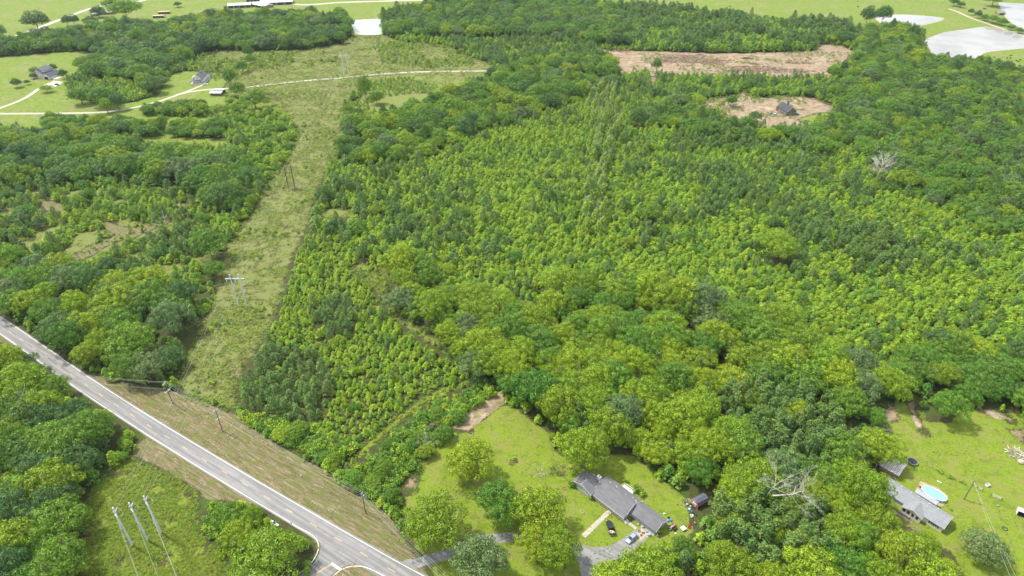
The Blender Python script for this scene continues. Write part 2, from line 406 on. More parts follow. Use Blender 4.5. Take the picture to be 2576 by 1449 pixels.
ROAD_DIR = (Vector(P(800.6, 1299.6)) - Vector(P(0, 797))).normalized()
def along_road(n, co, k):
    a = N(n, 'ShaderNodeMapping'); a.inputs['Rotation'].default_value = (0, 0, -math.atan2(ROAD_DIR.y, ROAD_DIR.x)); n.links.new(co, a.inputs['Vector'])
    b = N(n, 'ShaderNodeMapping'); b.inputs['Scale'].default_value = (k, 1.0, 1.0); n.links.new(a.outputs[0], b.inputs['Vector']); return b.outputs[0]
def ground_material():
    m, n, out = new_mat('land')
    b = N(n, 'ShaderNodeBsdfPrincipled'); b.inputs['Roughness'].default_value = 0.95; b.inputs['Specular IOR Level'].default_value = 0.15
    co = N(n, 'ShaderNodeTexCoord').outputs['Object']
    st = along_road(n, co, 0.10)
    A = {k: N(n, 'ShaderNodeAttribute', attribute_name='m_' + k).outputs['Fac'] for k in m_names}
    big = noise(n, co, 0.035, 5, 0.6); mid = noise(n, co, 0.22, 6, 0.65); fine = noise(n, co, 1.3, 6, 0.72); vf = noise(n, co, 3.5, 3, 0.7)
    streak = noise(n, st, 1.5, 6, 0.68, 0.9); patch = noise(n, co, 0.55, 5, 0.7, 0.4)
    edge = mth(n, 'MULTIPLY_ADD', fine, 0.55, mth(n, 'MULTIPLY', mid, 0.75))          # about 0.65 in the middle
    ragged = mth(n, 'MULTIPLY', mth(n, 'SUBTRACT', noise(n, co, 0.12, 5, 0.7), 0.5), 0.9)
    def W(k, lo=0.45, hi=0.62):
        e_ = mth(n, 'SUBTRACT', edge, 0.65)
        if k == 'soil': e_ = mth(n, 'SUBTRACT', e_, ragged)
        return ramp01(n, mth(n, 'ADD', A[k], e_), lo, hi)
    # leaf litter under the woods
    wood = mixc(n, ramp01(n, mid, 0.4, 0.62), (0.055, 0.042, 0.022), (0.05, 0.085, 0.016))
    wood = mixc(n, ramp01(n, fine, 0.45, 0.7), wood, (0.07, 0.10, 0.018))
    # rough grass of the power line corridor: yellow green with dead stalks
    rg = mixc(n, ramp01(n, fine, 0.42, 0.60), (0.115, 0.165, 0.018), (0.170, 0.225, 0.024))
    dead = mixc(n, vf, (0.150, 0.122, 0.078), (0.235, 0.195, 0.130))
    rough = mixc(n, ramp01(n, mth(n, 'ADD', mth(n, 'MULTIPLY', fine, 0.45), mth(n, 'ADD', mth(n, 'MULTIPLY', patch, 0.25), mth(n, 'MULTIPLY', mid, 0.3))), 0.462, 0.585), rg, dead)
    # pasture
    pa = mixc(n, ramp01(n, mid, 0.38, 0.62), (0.115, 0.175, 0.022), (0.160, 0.215, 0.032))
    pa = mixc(n, mth(n, 'MULTIPLY', ramp01(n, mth(n, 'ADD', mth(n, 'MULTIPLY', big, .6), mth(n, 'MULTIPLY', mid, .4)), 0.47, 0.60), 0.7), pa, (0.205, 0.195, 0.080))
    pa = mixc(n, mth(n, 'MULTIPLY', ramp01(n, fine, 0.5, 0.7), 0.35), pa, (0.10, 0.155, 0.028))
    # lawn
    la = mixc(n, ramp01(n, fine, 0.38, 0.62), (0.125, 0.190, 0.012), (0.180, 0.245, 0.016))
    la = mixc(n, mth(n, 'MULTIPLY', ramp01(n, patch, 0.50, 0.62), 0.6), la, (0.205, 0.19, 0.085))
    la = mixc(n, mth(n, 'MULTIPLY', ramp01(n, noise(n, co, 0.12, 6, 0.65, 0.8), 0.46, 0.62), 0.6), la, (0.20, 0.19, 0.055))
    la = mixc(n, mth(n, 'MULTIPLY', ramp01(n, streak, 0.48, 0.62), 0.45), la, (0.115, 0.165, 0.018))
    la = mixc(n, mth(n, 'MULTIPLY', ramp01(n, mid, 0.52, 0.62), 0.6), la, (0.095, 0.145, 0.013))
    # mown verge: drying cut grass lying in rows, clay showing
    ve = mixc(n, ramp01(n, streak, 0.40, 0.60), (0.110, 0.108, 0.040), (0.190, 0.155, 0.090))
    ve = mixc(n, ramp01(n, mth(n, 'ADD', mth(n, 'MULTIPLY', streak, 0.6), mth(n, 'MULTIPLY', fine, 0.4)), 0.55, 0.62), ve, (0.30, 0.25, 0.16))
    ve = mixc(n, mth(n, 'MULTIPLY', ramp01(n, mid, 0.52, 0.62), 0.65), ve, (0.105, 0.140, 0.022))
    ve = mixc(n, mth(n, 'MULTIPLY', ramp01(n, mth(n, 'MULTIPLY', patch, mth(n, 'ADD', big, 0.5)), 0.62, 0.70), 0.5), ve, (0.42, 0.23, 0.12))
    # bare soil
    so = mixc(n, ramp01(n, mid, 0.35, 0.65), (0.32, 0.245, 0.165), (0.19, 0.14, 0.09))
    so = mixc(n, ramp01(n, noise(n, co, 0.09, 6, 0.7, 1.2), 0.52, 0.66), so, (0.40, 0.325, 0.235))
    so = mixc(n, mth(n, 'MULTIPLY', ramp01(n, fine, 0.48, 0.62), 0.7), so, (0.20, 0.145, 0.09))
    so = mixc(n, mth(n, 'MULTIPLY', ramp01(n, noise(n, co, 0.16, 5, 0.7), 0.56, 0.66), 0.7), so, (0.14, 0.15, 0.05))
    c = wood
    for k, cc in (('pasture', pa), ('rough', rough), ('verge', ve), ('soil', so), ('lawn', la)):
        c = mixc(n, W(k), c, cc)
    c = mixc(n, 1.0, c, mixc(n, vf, (0.8, 0.8, 0.8), (1.2, 1.2, 1.2)), 'MULTIPLY')
    n.links.new(c, b.inputs['Base Color'])
    bp = N(n, 'ShaderNodeBump'); bp.inputs['Strength'].default_value = 0.9; bp.inputs['Distance'].default_value = 0.35
    n.links.new(mth(n, 'ADD', fine, mth(n, 'MULTIPLY', streak, 0.5)), bp.inputs['Height']); n.links.new(bp.outputs[0], b.inputs['Normal'])
    n.links.new(b.outputs[0], out.inputs['Surface'])
    return m
gm.materials.append(ground_material())
ground = bpy.data.objects.new('ground', gm); COL.objects.link(ground)
setp(ground, 'rolling ground of grass, mown verge, woodland floor and bare red clay', kind='structure')

# ------------------------------------------------------------ water
def water_mat(name, c):
    m, n, out = new_mat(name)
    b = N(n, 'ShaderNodeBsdfPrincipled'); b.inputs['Roughness'].default_value = 0.06; b.inputs['IOR'].default_value = 1.33
    co = N(n, 'ShaderNodeTexCoord').outputs['Object']
    n.links.new(mixc(n, ramp01(n, noise(n, co, 0.02, 4), 0.4, 0.65), c, tuple(v * 0.78 for v in c)), b.inputs['Base Color'])
    bp = N(n, 'ShaderNodeBump'); bp.inputs['Strength'].default_value = 0.08; bp.inputs['Distance'].default_value = 0.1
    n.links.new(noise(n, co, 0.8, 4), bp.inputs['Height']); n.links.new(bp.outputs[0], b.inputs['Normal'])
    n.links.new(b.outputs[0], out.inputs['Surface']); return m
M_WATER = water_mat('muddy water', (0.35, 0.335, 0.30)); M_WATERG = water_mat('green pond water', (0.34, 0.42, 0.34)); M_WATERB = water_mat('brown pond water', (0.36, 0.26, 0.18))
M_BANK = surf('bank clay', (0.42, 0.28, 0.17), 0.95, var=0.2, scale=0.3, col2=(0.20, 0.22, 0.06))
for nm, wp, mt, lb in (('pond', WP1, M_WATERG, 'small pale green pond at the end of the power line corridor'),
                       ('pond', WP2, M_WATER, 'narrow pale pond behind the tall trees, left of the large pond'),
                       ('pond', WP3, M_WATER, 'large muddy pond reflecting white cloud, at the right edge'),
                       ('pond', WP4, M_WATER, 'reddish brown pond in the top right corner beyond the dam')):
    mb = MB(); mb.poly(wp, 0.04); o = mb.build(nm, mt); setp(o, lb, kind='structure')
    mb = MB(); mb.ribbon(wp + wp[:2], 1.6, 0.03); o = mb.build('pond_bank', M_BANK); setp(o, 'bare clay shoreline round a pond', kind='structure')

# ------------------------------------------------------------ roads
def asphalt(name, base, dark):
    m, n, out = new_mat(name)
    b = N(n, 'ShaderNodeBsdfPrincipled'); b.inputs['Roughness'].default_value = 0.85; b.inputs['Specular IOR Level'].default_value = 0.3
    co = N(n, 'ShaderNodeTexCoord').outputs['Object']
    st = along_road(n, co, 0.03)
    c = mixc(n, ramp01(n, noise(n, st, 0.9, 4, 0.5), 0.38, 0.62), base, dark)
    c = mixc(n, mth(n, 'MULTIPLY', ramp01(n, noise(n, co, 0.25, 6, 0.7), 0.45, 0.7), 0.4), c, tuple(v * 0.8 for v in dark))
    c = mixc(n, 1.0, c, mixc(n, noise(n, co, 9, 3, 0.8), (0.8, 0.8, 0.8), (1.2, 1.2, 1.2)), 'MULTIPLY')
    n.links.new(c, b.inputs['Base Color']); n.links.new(b.outputs[0], out.inputs['Surface']); return m
M_ASPH = asphalt('worn asphalt', (0.245, 0.238, 0.232), (0.170, 0.165, 0.16))
M_ASPH2 = asphalt('patched asphalt', (0.22, 0.215, 0.21), (0.15, 0.148, 0.145))
M_WLINE = surf('white road paint', (0.74, 0.73, 0.70), 0.7, var=0.08, scale=1.2)
M_YLINE = surf('yellow road paint', (0.62, 0.42, 0.10), 0.7, var=0.1, scale=1.2)
M_CRACK = surf('crack sealant', (0.04, 0.04, 0.042), 0.6, var=0.1)
edgeN = smooth_path(PP([(-420, 528), (0, 797), (248.5, 966), (500, 1123), (800.6, 1299.6), (1065.5, 1449), (1420, 1630), (1900, 1850)]), 8)
def offset(path, d):
    out = []
    for k in range(len(path)):
        a = Vector(path[max(k - 1, 0)]); b = Vector(path[min(k + 1, len(path) - 1)]); t = (b - a).normalized()
        out.append((path[k][0] + t.y * d, path[k][1] - t.x * d))
    return out
centre = offset(edgeN, 3.25)
mb = MB(); mb.ribbon(centre, 7.7, 0.05, skirt=0.08)
road = mb.build('road', M_ASPH); setp(road, 'two lane country road crossing the lower left', kind='structure')
sideL = smooth_path(PP([(690, 1294), (740, 1322), (785, 1346), (801, 1370), (795, 1398), (775, 1424), (735, 1458), (660, 1520), (560, 1600)]), 5)
sideR = smooth_path(PP([(700, 1640), (800, 1495), (838, 1450), (862, 1432), (885, 1425), (910, 1425), (932, 1432), (965, 1449), (1040, 1492)]), 5)
mb = MB(); mb.poly(offset(sideL, -0.7) + offset(sideR, -0.7), 0.0, 0.045)
o = mb.build('side_road', M_ASPH2); setp(o, 'side road joining the country road at a stop line', kind='structure')
def cut(path, s0, s1):
    out = []; acc = 0
    for k in range(len(path) - 1):
        a = Vector(path[k]); b = Vector(path[k + 1]); L = (b - a).length
        for t in (0,) if acc >= s0 else ():
            if acc <= s1: out.append(tuple(a))
        if acc < s0 < acc + L: out.append(tuple(a.lerp(b, (s0 - acc) / L)))
        if acc < s1 < acc + L: out.append(tuple(a.lerp(b, (s1 - acc) / L)))
        acc += L
    return out
def plen(path): return sum((Vector(path[k + 1]) - Vector(path[k])).length for k in range(len(path) - 1))
def nearest_s(path, q):
    acc = 0; best = (1e9, 0)
    for k in range(len(path) - 1):
        a = Vector(path[k]); b = Vector(path[k + 1]); L = (b - a).length
        t = max(0, min(1, (Vector(q) - a).dot(b - a) / (L * L))); d = (a.lerp(b, t) - Vector(q)).length
        if d < best[0]: best = (d, acc + t * L)
        acc += L
    return best[1]
edgeS = offset(edgeN, 6.5)
mb = MB(); mb.ribbon(edgeN, 0.17, 0.056); mb.build('edge_line', M_WLINE, road)
sA = nearest_s(edgeS, P(735, 1318)); sB = nearest_s(edgeS, P(1000, 1468))
mb = MB(); mb.ribbon(cut(edgeS, 0, sA), 0.17, 0.056); mb.build('edge_line', M_WLINE, road)
mb = MB(); mb.ribbon(cut(edgeS, sB, plen(edgeS)), 0.17, 0.056); mb.build('edge_line', M_WLINE, road)
mb = MB(); mb.ribbon([edgeS[0]] and cut(edgeS, sA - 1, sA) + sideL[5:], 0.2, 0.056); mb.build('edge_line', M_WLINE, road)
mb = MB(); mb.ribbon(sideR[5:], 0.2, 0.056); mb.build('edge_line', M_WLINE, road)
mb = MB(); a, b = P(834, 1417), P(858, 1434); mb.ribbon([a, b], 0.75, 0.056); mb.build('stop_line', M_WLINE, road)
for dd in (-0.14, 0.14):
    mb = MB(); mb.ribbon(offset(PP([(833, 1420), (785, 1449), (640, 1545)]), dd), 0.12, 0.056); mb.build('centre_line', M_YLINE, road)
# dashes: measured period between the photo's dashes
s0 = nearest_s(centre, P(808, 1350) if False else P(786.6, 1306)); per = 12.2
s0 = nearest_s(centre, P(0.85867 * (780 + 330 * .2096), 0.85867 * (1400 + 460 * .2096)))
s1 = nearest_s(centre, P(0.85867 * (780 + 655 * .2096), 0.85867 * (1400 + 652 * .2096)))
s2 = nearest_s(centre, P(0.85867 * (780 + 1755 * .2096), 0.85867 * (1400 + 1280 * .2096)))
per = (s2 - s0) / round((s2 - s0) / (s1 - s0))
k = -int(s0 / per)
while s0 + k * per < plen(centre) - 4:
    c0 = s0 + k * per
    if c0 > 3:
        seg = cut(centre, c0 - 1.55, c0 + 1.55)
        if len(seg) > 1:
            mb = MB(); mb.ribbon(seg, 0.15, 0.058); mb.build('centre_dash', M_YLINE, road)
        seg = cut(centre, c0 + 1.6, c0 + per - 1.6)
        if len(seg) > 1 and P(780, 1290)[0] < 1e9:
            mb = MB(); mb.ribbon([(x + random.Random(k).uniform(-.04, .04), y) for x, y in seg], 0.07, 0.057); mb.build('joint_crack', M_CRACK, road)
    k += 1
rnd = random.Random(5)
def zr(x, y): return P(0.85867 * (780 + x * .2096), 0.85867 * (1400 + y * .2096))
for q in ([(1430, 975), (1410, 1005), (1390, 1030)], [(1640, 1090), (1605, 1120), (1580, 1160)], [(1745, 1195), (1712, 1232)], [(1845, 1200), (1830, 1250), (1805, 1290)], [(1845, 1200), (1815, 1215)],
          [(1075, 1030), (1040, 1090), (1000, 1130), (970, 1170)], [(720, 850), (900, 950), (1100, 1060), (1260, 1160), (1400, 1255)], [(1280, 1135), (1250, 1165), (1225, 1235), (1170, 1225), (1150, 1195), (1110, 1170), (1075, 1185), (1020, 1225), (985, 1195)],
          [(1030, 1130), (1060, 1165), (1100, 1172)], [(690, 765), (655, 790)], [(960, 1195), (890, 1280), (815, 1335)], [(925, 695), (955, 715)], [(985, 740), (1010, 745)], [(1050, 770), (1105, 805)], [(1620, 1300), (1590, 1335)]):
    pts = [zr(*p) for p in q]
    mb = MB(); mb.ribbon(smooth_path(pts, 3), 0.07, 0.057); mb.build('crack', M_CRACK, road)
    
M_GRAVEL = surf('pale gravel', (0.50, 0.47, 0.41), 0.95, var=0.12, scale=0.8, bump=0.4)
M_DIRTLANE = surf('packed sandy lane', (0.42, 0.35, 0.26), 0.95, var=0.15, scale=0.4, bump=0.3)
M_CONC = surf('old concrete', (0.40, 0.36, 0.29), 0.9, var=0.12, scale=0.9)
M_DRIVE = asphalt('cracked drive asphalt', (0.24, 0.235, 0.23), (0.17, 0.168, 0.16))
M_MEDGE = surf('grass strip', (0.17, 0.21, 0.04), 0.95, var=0.15, scale=0.5)
def lane(name, pix, w, mat, label, z=0.03, med=0.0, n=5):
    p = smooth_path(PP(pix), n)
    mb = MB(); mb.ribbon(p, w, z, skirt=0.06); o = mb.build(name, mat); setp(o, label, kind='structure')
    if med:
        mb = MB(); mb.ribbon(p, med, z + 0.006); mb.build('grass_median', M_MEDGE, o)
    return o
s = 0.85867 / 2.574
lane('driveway', [(-500, 290), (-200, 286), (0, 286), (162, 285), (260, 282), (320, 274), (400, 255), (467, 233), (540, 224), (600, 222), (667, 214), (767, 203), (858, 196), (960, 186), (1080, 180), (1180, 179), (1240, 178)], 3.4, M_GRAVEL, 'long pale gravel lane curving between the farmhouse and the corridor', med=0.5)
lane('driveway', [(-300, 330), (-60, 290), (0, 272), (60, 248), (100, 222), (128, 208)], 3.4, M_GRAVEL, 'gravel drive leading up to the cream two storey house', z=0.038, med=0.6)
lane('driveway', [(440, 240), (470, 230), (500, 218), (512, 212)], 2.2, M_GRAVEL, 'short worn gravel spur to the white farmhouse', z=0.044)
mb = MB(); mb.poly(PP([(112, 214), (135, 203), (158, 206), (150, 214), (128, 222), (116, 222)]), 0.0, 0.05); setp(mb.build('parking_pad', M_GRAVEL), 'pale concrete pad before the garage of the cream house', kind='structure')
lane('farm_road', [(-500, 330), (-120, 190), (0, 110), (60, 84), (150, 50), (220, 24), (280, 10), (345, 4), (380, -4), (470, -20)], 7.0, M_GRAVEL, 'pale farm road running past the brick house, top left')
lane('farm_lane', [(600, 10), (700, 8), (770, 12), (860, 6), (960, 3), (1060, 0), (1160, -4)], 7.0, M_GRAVEL, 'pale track leading right from the metal roofed barns')
lane('dam_lane', [(2386, 22), (2410, 30), (2440, 44), (2480, 58), (2540, 78), (2600, 95), (2750, 130)], 4.5, M_DIRTLANE, 'sandy lane along the pond dam')
drive = lane('driveway', [(1022, 1430), (1068, 1410), (1110, 1398), (1145, 1385), (1200, 1362), (1290, 1351), (1340, 1350), (1400, 1362), (1440, 1380), (1490, 1393), (1540, 1390), (1580, 1370), (1615, 1340)], [4.5] * 10 + [4.0] * 5 + [3.6] * 30 + [4.6] * 16, M_DRIVE, 'cracked asphalt drive curving to the ranch house')if False else None
p = smooth_path(PP([(1015, 1432), (1068, 1410), (1110, 1399), (1145, 1386), (1200, 1362), (1290, 1351), (1340, 1352), (1400, 1362), (1445, 1381), (1490, 1394), (1540, 1391), (1582, 1368), (1612, 1345)]), 5)
ww = [3.6 + (2.0 if i < 3 else 0) + (1.6 if 38 < i < 62 else 0) for i in range(len(p))]
mb = MB(); mb.ribbon(p, ww, 0.03, skirt=0.05); o = mb.build('driveway', M_DRIVE); setp(o, 'cracked grey asphalt drive curving up to the ranch house', kind='structure')
p = smooth_path(PP([(1462, 1385), (1478, 1410), (1485, 1440), (1490, 1480), (1480, 1560)]), 4)
mb = MB(); mb.ribbon(p, 6.0, 0.024, skirt=0.05); o = mb.build('driveway', M_DRIVE); setp(o, 'asphalt drive branch leaving at the bottom edge', kind='structure')
def ph(x, y, z=0): return P(0.85867 * (1640 + x / 6.133), 0.85867 * (1340 + y / 6.133), z)
mb = MB(); mb.poly([ph(1390, 1290), (ph(1480, 1260)), ph(1690, 1330), ph(1700, 1400), ph(1560, 1447), ph(1480, 1500), ph(1370, 1500)], 0.0, 0.042); setp(mb.build('parking_pad', surf('stained concrete', (0.42, 0.34, 0.26), .9, var=.2, scale=.8)), 'stained concrete pad cluttered with odds and ends by the ranch house', kind='structure')
for (a, b, w, nm) in ((ph(885, 975), ph(420, 1425), 1.7, 'long'), (ph(1200, 1145), ph(1375, 1285), 1.1, 'short')):
    a = Vector(a); b = Vector(b); L = (b - a).length; nn = int(L / 1.5)
    root = thing('footpath', ('long' if nm == 'long' else 'short') + ' concrete garden path ' + ('from the porch steps across the front lawn' if nm == 'long' else 'from the side steps to the parking pad'), None, kind='structure')
    for i in range(nn):
        mb = MB(); p0 = a.lerp(b, (i + .02) / nn); p1 = a.lerp(b, (i + .98) / nn); mb.ribbon([tuple(p0), tuple(p1)], w, 0.05 + 0.006 * (i % 2), skirt=0.06); mb.build('slab', M_CONC, root)
# ------------------------------------------------------------ foliage
L_BRIGHT = leaf_mat('leaf bright', (0.178, 0.292, 0.012), (0.275, 0.390, 0.013))
L_MID = leaf_mat('leaf mid', (0.100, 0.225, 0.020), (0.160, 0.300, 0.020))
L_DARK = leaf_mat('leaf dark', (0.070, 0.160, 0.036), (0.110, 0.215, 0.036))
L_GREY = leaf_mat('leaf grey', (0.130, 0.215, 0.070), (0.170, 0.255, 0.072))
L_YELLOW = leaf_mat('leaf yellow', (0.23, 0.36, 0.014), (0.30, 0.42, 0.018))
L_YOUNG = leaf_mat('leaf young', (0.178, 0.320, 0.016), (0.318, 0.455, 0.018), var=0.5)
L_YOUNG2 = leaf_mat('leaf young deep', (0.105, 0.235, 0.026), (0.165, 0.310, 0.026), var=0.5)
L_PINE = leaf_mat('pine needles', (0.105, 0.200, 0.042), (0.150, 0.250, 0.046), trans=0.2, var=0.4)
L_PALE = leaf_mat('leaf pale', (0.25, 0.39, 0.03), (0.32, 0.46, 0.05))
L_BROWN = leaf_mat('withered leaf', (0.13, 0.13, 0.045), (0.16, 0.14, 0.06))
L_WEED = leaf_mat('weed leaf', (0.18, 0.27, 0.014), (0.27, 0.35, 0.025), var=0.4)
L_STALK = leaf_mat('dead stalk', (0.24, 0.19, 0.12), (0.34, 0.28, 0.18), var=0.3)
M_BARK = surf('bark', (0.16, 0.125, 0.095), 0.95, var=0.2, scale=3)
M_BARKP = surf('pine bark', (0.22, 0.16, 0.125), 0.95, var=0.2, scale=3)
M_DEAD = surf('bleached wood', (0.50, 0.46, 0.42), 0.9, var=0.12, scale=2)

def rdir(rs, n):
    v = rs.normal(size=(n, 3)); return v / np.linalg.norm(v, axis=1, keepdims=True)
def cards(rs, C, Nn, S, aspect=1.0, up=None):
    """one small four cornered leaf clump per centre"""
    n = len(C)
    Nn = Nn / np.maximum(np.linalg.norm(Nn, axis=1, keepdims=True), 1e-6)
    A = rdir(rs, n) if up is None else up + rs.normal(size=(n, 3)) * 0.25
    T = np.cross(Nn, A); T /= np.maximum(np.linalg.norm(T, axis=1, keepdims=True), 1e-6)
    B = np.cross(T, Nn)
    a = S[:, None] * 0.5; b = a * aspect
    k = rs.uniform(0.55, 1.15, size=(n, 4, 1))
    V = np.stack([C - T * a * k[:, 0], C - B * b * k[:, 1], C + T * a * k[:, 2], C + B * b * k[:, 3]], 1)
    V += Nn[:, None, :] * (rs.uniform(-0.12, 0.12, size=(n, 4, 1)) * S[:, None, None])
    return V.reshape(-1, 3)
def np_mesh(name, parts):
    """parts: list of (verts, faces, material) ; faces None means consecutive quads"""
    me = bpy.data.meshes.new(name)
    Vs, idx, starts, mi = [], [], [], []
    base = 0; ls = 0
    for k, (V, F, mat) in enumerate(parts):
        V = np.asarray(V, dtype=float).reshape(-1, 3)
        if F is None:
            q = np.arange(len(V)) + base; idx.append(q); m = len(V) // 4
            starts.append(ls + np.arange(m) * 4); ls += m * 4; mi += [k] * m
        else:
            for f in F:
                starts.append(np.array([ls])); idx.append(np.array(f) + base); ls += len(f); mi.append(k)
        Vs.append(V); base += len(V); me.materials.append(mat)
    V = np.concatenate(Vs); idx = np.concatenate(idx); starts = np.concatenate(starts)
    me.vertices.add(len(V)); me.vertices.foreach_set('co', V.ravel())
    me.loops.add(len(idx)); me.loops.foreach_set('vertex_index', idx)
    me.polygons.add(len(starts)); me.polygons.foreach_set('loop_start', starts)
    me.polygons.foreach_set('material_index', mi)
    me.update(calc_edges=True)
    return me
def limb_tree(rs, H, r, spread, nb=7, base=0.3, wob=0.25, twig=0):
    """tapered trunk with forking limbs"""
    mb = MB(); pts = [Vector((0, 0, -0.3))]
    for i in range(1, 5):
        pts.append(Vector((rs.uniform(-1, 1) * wob * i * .5, rs.uniform(-1, 1) * wob * i * .5, H * 0.78 * i / 4)))
    mb.path(pts, [r, r * .8, r * .6, r * .42, r * .22], 6)
    for b in range(nb):
        t = base + (0.95 - base) * (b + rs.rand() * .6) / nb; k = t * 4; i = min(int(k), 3)
        p = pts[i].lerp(pts[i + 1], k - i); a = b * 2.4 + rs.rand()
        L = spread * (1.05 - 0.45 * t) * rs.uniform(.75, 1.1)
        d = Vector((math.cos(a), math.sin(a), rs.uniform(.25, .8)))
        m1 = p + d * L * .5; e = p + Vector((d.x, d.y, d.z * 1.1)) * L + Vector((0, 0, L * .1))
        mb.path([p, m1 + Vector(rs.uniform(-.1, .1, 3) * L), e], [r * .38 * (1.1 - t * .6), r * .2, r * .08], 5)
        for q in range(twig):
            s0 = p.lerp(e, rs.uniform(.25, .95)); d2 = (d + Vector(rdir(rs, 1)[0]) * .9).normalized()
            e2 = s0 + d2 * L * rs.uniform(.25, .5)
            mb.path([s0, s0.lerp(e2, .5) + Vector(rs.uniform(-.05, .05, 3) * L), e2], [r * .14, r * .09, r * .045], 4)
            for w in range(5):
                s1 = s0.lerp(e2, rs.uniform(.3, 1)); e3 = s1 + (d2 + Vector(rdir(rs, 1)[0]) * .8).normalized() * L * rs.uniform(.1, .28)
                mb.tube(s1, e3, r * .06, r * .025, 3, cap=False)
    return mb
def crown_broad(seed, R=10.0, H=17.0, nl=58, per=150, ls=0.52, flat=0.85, open_=0.0):
    """crown of several limb masses, each a cluster of leaf lobes, with gaps between them"""
    rs = np.random.RandomState(seed); Vs = []
    nm = rs.randint(5, 9); subs = [(np.array([0, 0, H - R * .62 * flat]), R * .52)]
    for i in range(nm):
        a = i * 6.283 / nm + rs.uniform(-.3, .3); k = rs.uniform(.42, .62) * R
        subs.append((np.array([math.cos(a) * k, math.sin(a) * k, H - R * flat * rs.uniform(.75, 1.12)]), R * rs.uniform(.34, .47)))
    for c0, r0 in subs:
        m_l = int(nl / (nm + 1) * (r0 / (R * .42)) ** 2 * 1.15)
        for i in range(m_l):
            t = (i + .5) / m_l; u = 1 - 1.35 * t; a = i * 2.39996 + rs.rand(); s_ = math.sqrt(max(0, 1 - u * u)); k = rs.uniform(.66, 1.28)
            c = c0 + np.array([math.cos(a) * s_, math.sin(a) * s_, u * .85]) * r0 * k
            r = R * rs.uniform(0.10, 0.20); m = int(per * (r / (R * .14)) ** 2)
            d = rdir(rs, m); out = c - (c0 * np.array([.5, .5, 1]) + np.array([0, 0, -R * .25])); out = out / np.linalg.norm(out)
            d = d[(d @ out) > -0.35]
            Cc = c + d * r * np.array([1.08, 1.08, 0.85]) * rs.uniform(0.86, 1.08, size=(len(d), 1))
            Vs.append(cards(rs, Cc, d * 1.25 + out * .2 + rdir(rs, len(d)) * 0.36, ls * rs.uniform(0.6, 1.35, len(d))))
        n = 70; d = rdir(rs, n); Cc = c0 + d * r0 * rs.uniform(.3, .8, size=(n, 1)); Vs.append(cards(rs, Cc, rdir(rs, n), np.full(n, ls * 1.9)))
    return np.concatenate(Vs)
def crown_young(seed, R=2.0, H=6.0, n=760, ls=0.42):
    rs = np.random.RandomState(seed); Vs = []
    nb = 26
    for i in range(nb):
        t = i / (nb - 1); z = H * (0.16 + 0.80 * t); a = i * 2.4 + rs.rand()
        rr = R * (1.0 - t) ** 0.6 * rs.uniform(.65, 1.15) + 0.08
        c = np.array([math.cos(a) * rr * .72, math.sin(a) * rr * .72, z])
        m = int(n / nb * rs.uniform(.7, 1.3) * (1.5 - t)); d = rdir(rs, m); d[:, 2] = np.abs(d[:, 2]) * .9 - .15
        Cc = c + d * R * np.array([.30, .30, .24]) * rs.uniform(.5, 1.1, size=(m, 1))
        Nn = d * .6 + np.array([math.cos(a) * .45, math.sin(a) * .45, 1.0]) + rdir(rs, m) * .5
        Vs.append(cards(rs, Cc, Nn, ls * rs.uniform(.65, 1.3, m)))
    m = 26; Cc = np.stack([rs.normal(0, .16, m), rs.normal(0, .16, m), H * rs.uniform(.88, 1.03, m)], -1)
    Vs.append(cards(rs, Cc, rdir(rs, m) + np.array([0, 0, .6]), np.full(m, ls * .8)))
    return np.concatenate(Vs)
def crown_pine(seed, R=2.3, H=8.0, n=760, z0=0.18, ls=0.62, pw=0.75):
    """tufts of upturned needles at the branch ends"""
    rs = np.random.RandomState(seed); Vs = []
    nb = 44
    for i in range(nb):
        t = i / (nb - 1); z = H * (z0 + (0.97 - z0) * t); a = i * 2.4 + rs.rand()
        rr = R * (1.02 - t) ** pw * rs.uniform(.55, 1.12)
        c = np.array([math.cos(a) * rr, math.sin(a) * rr, z + rr * .12]); m = int(n / nb)
        d = rdir(rs, m); d[:, 2] = np.abs(d[:, 2]) * 1.1
        out = np.array([math.cos(a) * .55, math.sin(a) * .55, .9])
        dd = d * .8 + out; dd /= np.linalg.norm(dd, axis=1, keepdims=True)
        Cc = c + dd * ls * .55 + rs.normal(0, R * .10, size=(m, 3))
        Nn = np.cross(dd, rdir(rs, m)) + (rs.rand(m, 1) < .6) * (d * .8 + np.array([math.cos(a) * .5, math.sin(a) * .5, 1.1]))
        Vs.append(cards(rs, Cc, Nn, ls * .42 * rs.uniform(.8, 1.3, m), 2.3, up=dd))
    return np.concatenate(Vs)
def crown_tallpine(seed, R=4.5, H=22.0):
    rs = np.random.RandomState(seed); Vs = []
    for i in range(20):
        a = i * 2.4; t = i / 19; z = H * (.62 + .36 * t); rr = R * (1.05 - t * .75) * rs.uniform(.45, 1.05)
        c = np.array([math.cos(a) * rr, math.sin(a) * rr, z]); m = 70
        d = rdir(rs, m); Cc = c + d * np.array([1.7, 1.7, .8]) * rs.uniform(.3, 1, size=(m, 1))
        dd = d * .7 + np.array([0, 0, .7])
        Vs.append(cards(rs, Cc, np.cross(dd, rdir(rs, m)), .34 * rs.uniform(.8, 1.3, m), 2.8, up=dd))
    return np.concatenate(Vs)
